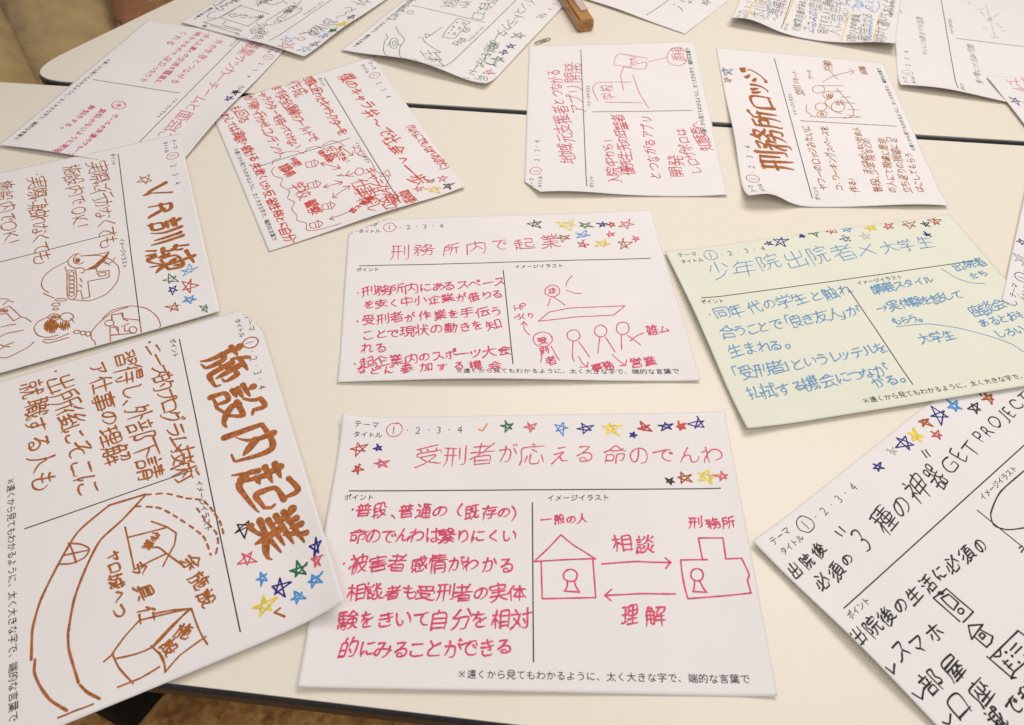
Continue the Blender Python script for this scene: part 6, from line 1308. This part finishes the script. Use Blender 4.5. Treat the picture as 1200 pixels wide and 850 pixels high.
s.draw('pink', 1.1, 2.361, 610, 460, [('s', [(38, 468), (68, 440), (112, 394), (150, 425), (207, 461)]), ('s', [(38, 468), (208, 460)]), ('s', [(57, 468), (60, 571), (208, 568), (200, 462)]), ('c', 138, 507, 19, 17), [(130, 522), (128, 540), (121, 550)], ('s', [(121, 550), (164, 553)]), [(148, 522), (155, 540), (163, 553)],
     ('s', [(443, 464), (516, 463)]), ('s', [(443, 464), (452, 530), (463, 571), (638, 555)]), [(638, 555), (628, 520), (632, 505), (612, 459)], ('s', [(612, 459), (568, 461), (560, 403), (492, 403)]), [(492, 403), (498, 435), (503, 460)], ('c', 488, 505, 18, 17), [(482, 520), (480, 540), (477, 551)], ('s', [(477, 551), (516, 553)]), [(495, 520), (505, 540), (514, 553)],
     ('s', [(225, 475), (320, 468), (415, 471)]), ('s', [(400, 458), (416, 471), (402, 487)]), ('s', [(428, 558), (330, 557), (234, 562)]), ('s', [(252, 545), (233, 562), (250, 576)])])
for a in [(422, 526, 9.5, 'red', .8), (443, 525, 5.5, 'navy', .9), (419.5, 550, 7, 'red', .9), (446, 544, 8.5, 'rose', .9), (594, 499.5, 8.5, 'green', .9), (622, 501, 7.5, 'rose', .8), (657.5, 503, 8, 'sky', .8), (686, 503, 10, 'navy', .8), (717, 503, 12, 'yellow', 1.1), (742, 510, 4.5, 'navy', 1.0), (755.5, 501, 8, 'red', 1.1),
          (780, 500, 9, 'navy', .9), (798, 499.5, 7, 'scarlet', 1.2, True), (818, 497.5, 11, 'navy', .8), (785.5, 564, 5.5, 'black', .9), (803, 560, 9, 'rust', .9), (826.5, 559, 11, 'yellow', 1.1), (846.5, 558.5, 8, 'rose', .8)]: s.star(*a)
s.draw('orange', 1.1, 1, 0, 0, [[(561, 503), (565, 505), (571, 497)]], name='tick_mark')

# --- in-facility business sheet S5 (front left)
s = Sheet(5, 'front left sheet with thick brown brush title and large map drawing', rigid=('TR', (407, 712), 'TL', (307, 386)), layer=4,
          lifts=[('T', 3.5, 36, 250, 70), ('TR', 4, 60), ('TL', 2, 40)], fold=[(275, 360), (311, 389)])
s.form('brush', cw=1.2)
s.text('施設内起業', (257, 408), (337, 652), 5.4, 'brush', nib=0.75, k=.93, taper=.6)
for tx, a, b, k in [('・ニーズ的プログラム技術', (177, 397), (220, 560), 1.25), ('習得し、外部下請', (146, 412), (177, 560), 1.15), ('ア仕事の理解', (114, 424), (136, 545), 1.0), ('・出所後にそこに', (66, 430), (104, 577), 1.1), ('就職する人も', (35, 447), (54, 577), 1.0)]:
    s.text(tx, a, b, 1.5, 'brown', k=k)
s.draw('brush', 1.7, 2.932, 0, 560, [('s', [(500, 57), (375, 95)]), [(375, 95), (270, 185), (205, 290), (140, 420), (112, 520), (108, 625)], [(120, 625), (118, 670), (140, 720), (175, 765), (230, 800)], [(500, 60), (420, 145), (345, 215), (300, 300), (258, 410), (235, 530), (237, 590), (270, 705)], [(275, 712), (300, 737), (343, 760)]])
s.draw('brown', 1.2, 2.932, 0, 560, [[(205, 297), (245, 295), (290, 275), (307, 245), (275, 228), (235, 225)], ('s', [(240, 228), (262, 292)]), ('s', [(215, 268), (300, 250)]), ('s', [(200, 825), (260, 800), (320, 778)]), ('s', [(430, 170), (462, 315)]), ('s', [(440, 205), (570, 172)]), ('s', [(520, 150), (575, 170), (605, 190), (600, 230), (560, 305)]), ('s', [(462, 315), (570, 262)]), [(515, 240), (545, 240), (575, 262), (632, 305)],
     [(645, 450), (560, 470), (480, 490)], [(480, 490), (430, 545), (385, 605)], ('s', [(357, 632), (390, 605)]), [(385, 605), (410, 655), (458, 707)], ('s', [(405, 720), (480, 690), (548, 650)]), [(400, 622), (470, 605), (530, 578), (600, 505), (645, 455)], [(520, 578), (560, 620), (568, 665)]])
s.draw('brown', 1.2, 2.931, 180, 560, [('s', [(0, 468), (65, 455), (130, 450)]), ('s', [(130, 450), (155, 520), (185, 572)]), ('s', [(180, 545), (90, 610), (40, 668)]), ('s', [(40, 668), (38, 640), (20, 600)]), ('s', [(0, 575), (60, 510), (130, 450)])])
s.draw('brush', 1.5, 2.932, 0, 560, [[(500, 58), (570, 55), (640, 70), (700, 80), (755, 150), (770, 200)], [(465, 98), (550, 105), (645, 160), (700, 205), (725, 265)]], dash=4)
s.draw('brush', 1.5, 2.931, 180, 560, [[(150, 105), (180, 150), (215, 190), (222, 225), (212, 268)]], dash=4)
s.text('作業', (184, 623), (170, 644), 1.3, 'brown', k=1.0)
s.text('今具仁', (164, 655), (174, 734), 1.4, 'brown', k=.75); s.text('ヤロ城へつ', (131, 643), (141, 724), 1.4, 'brown', k=.95)
s.text('余施設', (219, 651), (248, 712), 1.4, 'brown', k=.9); s.text('施', (210, 737), (222, 743), 1.4, 'brown', k=1.4); s.text('設', (194, 752), (204, 766), 1.4, 'brown', k=1.0)
for a in [(285.5, 620, 11, 'black', .9), (288.5, 655, 11, 'rose', .9), (307, 677.5, 9, 'sky', .9), (328.5, 687, 12, 'navy', 1.0), (309.5, 708, 13, 'yellow', 1.2), (350, 668, 11, 'green', 1.1), (370, 641, 9.5, 'navy', 1.0), (371, 656.5, 8.5, 'rose', 1.0), (368.5, 681, 9.5, 'sky', 1.1), (349.5, 700.5, 10, 'sky', 1.0)]: s.star(*a)
s.draw('brush', 1.5, 2.931, 180, 560, [('s', [(435, 448), (415, 463), (450, 477)])], name='tick_mark')
s.draw('toner', 2.4, 1, 0, 0, [[(39, 433.5), (39.4, 434)], ], name='dot_mark')



# ------------------------------------------------------------------ wooden bar
wd = bpy.data.materials.new('varnished_wood')
wd.use_nodes = True
nt = wd.node_tree
b = nt.nodes['Principled BSDF']
tc = nt.nodes.new('ShaderNodeTexCoord')
mp = nt.nodes.new('ShaderNodeMapping'); mp.inputs['Scale'].default_value = (160, 9, 160)
no = nt.nodes.new('ShaderNodeTexNoise'); no.inputs['Scale'].default_value = 1.0; no.inputs['Detail'].default_value = 6; no.inputs['Distortion'].default_value = 0.6
rp = nt.nodes.new('ShaderNodeValToRGB')
rp.color_ramp.elements[0].position = 0.35; rp.color_ramp.elements[0].color = (0.27, 0.12, 0.033, 1)
rp.color_ramp.elements[1].position = 0.65; rp.color_ramp.elements[1].color = (0.47, 0.235, 0.075, 1)
nt.links.new(tc.outputs['Object'], mp.inputs[0]); nt.links.new(mp.outputs[0], no.inputs['Vector'])
nt.links.new(no.outputs['Fac'], rp.inputs[0]); nt.links.new(rp.outputs[0], b.inputs['Base Color'])
b.inputs['Roughness'].default_value = 0.33
root = empty('wooden_bar', (0.0, 0.0, 0.0))
p0 = world_at((677, 39))[:2]; p1 = world_at((660, 12))[:2]
ax = (p1 - p0) / np.linalg.norm(p1 - p0)
root.location = (p0[0], p0[1], 0)
root.rotation_euler.z = math.atan2(ax[1], ax[0]) - math.pi / 2
tag(root, 'varnished wooden bar lying on the far table', 'wooden bar')
bm = bmesh.new()
bmesh.ops.create_cube(bm, size=1)
bmesh.ops.scale(bm, verts=bm.verts, vec=(0.0215, 0.17, 0.0175))
bmesh.ops.translate(bm, verts=bm.verts, vec=(0.01075, 0.085, 0.0089))
bmesh.ops.bevel(bm, geom=[e_ for e_ in bm.edges if abs(e_.verts[0].co.y - e_.verts[1].co.y) > 0.1], offset=0.0028, segments=2, affect='EDGES')
bmesh.ops.bevel(bm, geom=[e_ for e_ in bm.edges if abs(e_.verts[0].co.y - e_.verts[1].co.y) < 0.001 and e_.verts[0].co.y < 0.01], offset=0.0005, segments=1, affect='EDGES')
me = bpy.data.meshes.new('bar'); bm.to_mesh(me); bm.free(); me.materials.append(wd)
o = bpy.data.objects.new('bar', me); COL.objects.link(o); o.parent = root
M['paletop'] = mat('pale_top', (0.62, 0.47, 0.42), 0.5, 0.3, (300, 0.16, 5))  # paler pinkish colour for the strip along the top of the bar
bm = bmesh.new()
bmesh.ops.create_cube(bm, size=1)
bmesh.ops.scale(bm, verts=bm.verts, vec=(0.0125, 0.150, 0.0022))
bmesh.ops.translate(bm, verts=bm.verts, vec=(0.0148, 0.0960, 0.0188))
for v_ in bm.verts:
    if v_.co.y < 0.05: v_.co.x = 0.0148 + (v_.co.x - 0.0148) * 0.85
bmesh.ops.bevel(bm, geom=bm.edges[:], offset=0.0007, segments=2, affect='EDGES')
me = bpy.data.meshes.new('pale_strip'); bm.to_mesh(me); bm.free(); me.materials.append(M['paletop'])
o = bpy.data.objects.new('pale_strip', me); COL.objects.link(o); o.parent = root

# ------------------------------------------------------------------ paper clip
pa, pb = world_at((627, 52))[:2], world_at((644.5, 46))[:2]
ax = (pb - pa) / np.linalg.norm(pb - pa); ay = np.array([-ax[1], ax[0]])
Lc = np.linalg.norm(pb - pa)
def arc(cx, cy, r, a0, a1, n=9):
    return [(cx + r * math.cos(a), cy + r * math.sin(a)) for a in np.linspace(a0, a1, n)]
hp = math.pi / 2
path = [(Lc * 0.22, 0.0032)] + [(Lc * 0.5, 0.0032)] + arc(Lc - 0.0032, 0, 0.0032, hp, -hp) + [(Lc * 0.5, -0.0032)] + arc(0.0026, -0.0006, 0.0026, -hp, -3 * hp) + [(Lc * 0.5, 0.0020)] + arc(Lc - 0.0075, 0.0002, 0.0020, hp, -hp) + [(Lc * 0.3, -0.0018)]
V = []; F = []
pts = [np.array([pa[0] + ax[0] * x + ay[0] * y, pa[1] + ax[1] * x + ay[1] * y, 0.0008 + 0.0006 * (i / len(path))]) for i, (x, y) in enumerate(path)]
ns = 8
for i, p in enumerate(pts):
    t = pts[min(i + 1, len(pts) - 1)] - pts[max(i - 1, 0)]; t /= np.linalg.norm(t)
    s1 = np.cross(t, [0, 0, 1]); s1 /= np.linalg.norm(s1); s2 = np.cross(s1, t)
    for k in range(ns):
        a_ = k / ns * 2 * math.pi
        V.append(p + 0.00055 * (math.cos(a_) * s1 + math.sin(a_) * s2))
for i in range(len(pts) - 1):
    for k in range(ns):
        F.append((i * ns + k, i * ns + (k + 1) % ns, (i + 1) * ns + (k + 1) % ns, (i + 1) * ns + k))
clip = link_mesh('paper_clip', V, F, M['wire'], smooth=True)
tag(clip, 'small wire paper clip lying on the far table above the pink app sheet', 'paper clip')


# ------------------------------------------------------------------ seated person
def skin(name, verts, edges, radii, material, parent, sub=2, root_i=0):
    me = bpy.data.meshes.new(name)
    me.from_pydata([tuple(v) for v in verts], edges, [])
    o = bpy.data.objects.new(name, me)
    COL.objects.link(o)
    o.modifiers.new('Skin', 'SKIN')
    for i, r in enumerate(radii):
        r = r if isinstance(r, tuple) else (r, r)
        me.skin_vertices[0].data[i].radius = r
    me.skin_vertices[0].data[root_i].use_root = True
    sm = o.modifiers.new('Sub', 'SUBSURF'); sm.levels = sub; sm.render_levels = sub
    dg = bpy.context.evaluated_depsgraph_get(); dg.update()
    m2 = bpy.data.meshes.new_from_object(o.evaluated_get(dg))
    o.modifiers.clear(); o.data = m2; m2.name = name
    m2.polygons.foreach_set('use_smooth', [True] * len(m2.polygons))
    m2.materials.clear(); m2.materials.append(material)
    if parent: o.parent = parent
    return o


M['skin'] = mat('skin', (0.30, 0.13, 0.06), 0.55, 0.3, (60, 0.12, 4), (500, 0.0004, 3))
M['khaki'] = mat('khaki_cotton', (0.46, 0.33, 0.155), 0.9, 0.15, (18, 0.16, 6), (26, 0.010, 3), sheen=0.2)
M['jacket'] = mat('dark_jacket', (0.06, 0.055, 0.05), 0.9, 0.15, (30, 0.2, 4))
M['hair'] = mat('black_hair', (0.012, 0.01, 0.009), 0.5, 0.4)
per = empty('person', (-1.02, 1.62, -0.72))
tag(per, 'person in khaki trousers seated at the left side of the far table', 'person')
D3 = np.array([0.53, -0.848, 0.0]); N3 = np.array([0.848, 0.53, 0.0]); Z3 = np.array([0, 0, 1.0])
hipc = np.array([-1.075, 1.595, -0.20])
def pt(d, n, z): return hipc + D3 * d + N3 * n + Z3 * z - np.array(per.location)
ver = [pt(0, 0, 0), pt(-.02, 0, .18), pt(0.0, 0, .38), pt(.02, 0, .50), pt(.04, 0, .60),   # 0-4 pelvis, waist, chest, neck, chin
       pt(.05, 0, .70), pt(.04, 0, .78),
       pt(.04, .09, -.01), pt(.46, .085, -.03), pt(.48, .085, -.26), pt(.46, .085, -.46), pt(.58, .085, -.49),  # right leg 7-11
       pt(.04, -.09, -.01), pt(.46, -.095, -.03), pt(.48, -.095, -.26), pt(.46, -.095, -.46), pt(.58, -.095, -.49),  # left leg 12-16
       pt(.0, .17, .42), pt(.14, .25, .16), pt(.41, .190, .065),   # right arm 17-19
       pt(.0, -.17, .42), pt(.03, -.24, .16), pt(.26, -.14, .085)]   # left arm 20-22
edg = [(0, 1), (1, 2), (2, 3), (3, 4), (4, 5), (5, 6), (0, 7), (7, 8), (8, 9), (9, 10), (10, 11), (0, 12), (12, 13), (13, 14), (14, 15), (15, 16),
       (2, 17), (17, 18), (18, 19), (2, 20), (20, 21), (21, 22)]
rad = [.13, .115, .13, .055, .06, .085, .07, .075, .055, .05, .035, .035, .075, .055, .05, .035, .035, .05, .042, .028, .05, .042, .028]
# hands: palm, four fingers and a thumb on each arm, curled over the thigh
def hand(iw, side):
    base = ver[iw]
    palm = base + D3 * .055 + N3 * side * .006 + Z3 * -.014
    ver.append(palm); rad.append((.036, .024)); ip = len(ver) - 1; edg.append((iw, ip))
    for q, ln in zip((-.027, -.009, .009, .027), (.026, .030, .028, .023)):
        k = palm + D3 * .030 + N3 * q
        a_ = k + D3 * ln + Z3 * -.006
        c_ = a_ + D3 * ln * .55 + Z3 * -.022
        i0 = len(ver)
        ver.extend([k, a_, c_]); rad.extend([.0115, .0105, .009])
        edg.extend([(ip, i0), (i0, i0 + 1), (i0 + 1, i0 + 2)])
    i0 = len(ver)
    ver.extend([palm - N3 * side * .034 + D3 * .004, palm - N3 * side * .046 + D3 * .032 - Z3 * .008]); rad.extend([.012, .0095])
    edg.extend([(ip, i0), (i0, i0 + 1)])
hand(19, 1); hand(22, -1)
body = skin('body', ver, edg, rad, M['skin'], per)
tr = skin('trousers', [pt(-.03, 0, .06), pt(0, 0, -.01), pt(.06, .080, -.01), pt(.28, .078, -.015), pt(.49, .074, -.03), pt(.50, .085, -.26), pt(.47, .085, -.44),
                       pt(.06, -.090, -.01), pt(.28, -.095, -.02), pt(.49, -.098, -.04), pt(.50, -.095, -.26), pt(.47, -.095, -.44)],
          [(0, 1), (1, 2), (2, 3), (3, 4), (4, 5), (5, 6), (1, 7), (7, 8), (8, 9), (9, 10), (10, 11)],
          [.145, .15, .122, .116, .110, .09, .07, .124, .122, .118, .09, .07], M['khaki'], per, 3, 1)
jk = skin('jacket', [pt(-.02, 0, .10), pt(-.02, 0, .2), pt(0, 0, .40), pt(.01, 0, .47), pt(0, .18, .42), pt(.14, .255, .16), pt(.34, .215, .095), pt(0, -.18, .42), pt(.03, -.25, .16), pt(.22, -.17, .09)],
          [(0, 1), (1, 2), (2, 3), (2, 4), (4, 5), (5, 6), (2, 7), (7, 8), (8, 9)],
          [.14, .135, .15, .075, .07, .055, .04, .07, .055, .04], M['jacket'], per, 2, 0)
hr = skin('hair', [pt(.02, 0, .74), pt(.0, 0, .80), pt(-.03, 0, .70)], [(0, 1), (0, 2)], [.095, .075, .08], M['hair'], per)
# face
for s in (-1, 1):
    bm = bmesh.new(); bmesh.ops.create_icosphere(bm, subdivisions=2, radius=.011)
    bmesh.ops.translate(bm, verts=bm.verts, vec=Vector(pt(.125, .03 * s, .715)) + per.location)
    bm_obj('eye', bm, M['edge'], per, True)
    bm = bmesh.new(); bmesh.ops.create_icosphere(bm, subdivisions=2, radius=.02)
    bmesh.ops.scale(bm, verts=bm.verts, vec=(.6, .6, 1.4))
    bmesh.ops.translate(bm, verts=bm.verts, vec=Vector(pt(.05, .088 * s, .70)) + per.location)
    bm_obj('ear', bm, M['skin'], per, True)

# ------------------------------------------------------------------ the person's chair
M['seat'] = mat('grey_chair_fabric', (0.20, 0.19, 0.16), 0.9, 0.2, (80, 0.15, 3))
ch = empty('chair', (-1.0, 1.58, -0.72))
tag(ch, 'grey fabric chair under the person in khaki trousers', 'chair')
def obox(name, c, hx, hy, hz, m_, parent, bev=0.008):
    bm = bmesh.new(); bmesh.ops.create_cube(bm, size=2)
    bmesh.ops.scale(bm, verts=bm.verts, vec=(hx, hy, hz))
    bmesh.ops.bevel(bm, geom=bm.edges[:], offset=bev, segments=2, affect='EDGES')
    R = Matrix(((N3[0], -D3[0], 0), (N3[1], -D3[1], 0), (0, 0, 1)))
    bmesh.ops.transform(bm, matrix=R.to_4x4(), verts=bm.verts)
    bmesh.ops.translate(bm, verts=bm.verts, vec=Vector(c))
    return bm_obj(name, bm, m_, parent)
def cc(d, n, z): return hipc + D3 * d + N3 * n + Z3 * z
obox('seat', cc(.12, 0, -.17), .22, .22, .025, M['seat'], ch)
obox('backrest', cc(-.20, 0, .20), .20, .018, .16, M['seat'], ch)
for d_, n_ in ((-.08, -.19), (-.08, .19), (.30, -.19), (.30, .19)):
    obox('leg', cc(d_, n_, -.36), .011, .011, .158, M['steel'], ch, .003)
for n_ in (-.15, .15):
    obox('back_post', cc(-.19, n_, -.02), .010, .008, .14, M['steel'], ch, .003)

# ------------------------------------------------------------------ dark bag on the floor
M['bag'] = mat('black_cloth', (0.012, 0.013, 0.010), 0.85, 0.2, (60, 0.3, 4), (40, 0.01, 3))
bg_ = empty('bag', (-0.55, 0.40, -0.72))
tag(bg_, 'black cloth bag on the brown floor below the near table, left of the middle', 'bag')
bm = bmesh.new()
bmesh.ops.create_cube(bm, size=2)
bmesh.ops.subdivide_edges(bm, edges=bm.edges[:], cuts=5, use_grid_fill=True)
rr = random.Random(4)
for v_ in bm.verts:
    x, y, z = v_.co
    f = 1 - 0.10 * (z + 1) / 2
    rd = (abs(x) ** 4 + abs(y) ** 4 + abs(z) ** 4) ** 0.25
    x, y, z = x / rd ** .5, y / rd ** .5, z / rd ** .5
    v_.co = (x * .075 * f + rr.gauss(0, .002), y * .14 * f + rr.gauss(0, .002), (z + 1) * .07)
bmesh.ops.rotate(bm, verts=bm.verts, cent=(0, 0, 0), matrix=Matrix.Rotation(-0.5, 3, 'Z'))
bmesh.ops.translate(bm, verts=bm.verts, vec=(-0.565, 0.40, -0.72))
bb = bm_obj('bag_body', bm, M['bag'], bg_, True)
hv = [Vector((-0.60, 0.36, -0.59)), Vector((-0.61, 0.37, -0.55)), Vector((-0.57, 0.42, -0.53)), Vector((-0.53, 0.45, -0.55)), Vector((-0.53, 0.45, -0.59))]
skin('handle', [v_ - bg_.location for v_ in hv], [(0, 1), (1, 2), (2, 3), (3, 4)], [.007] * 5, M['bag'], bg_, 1)
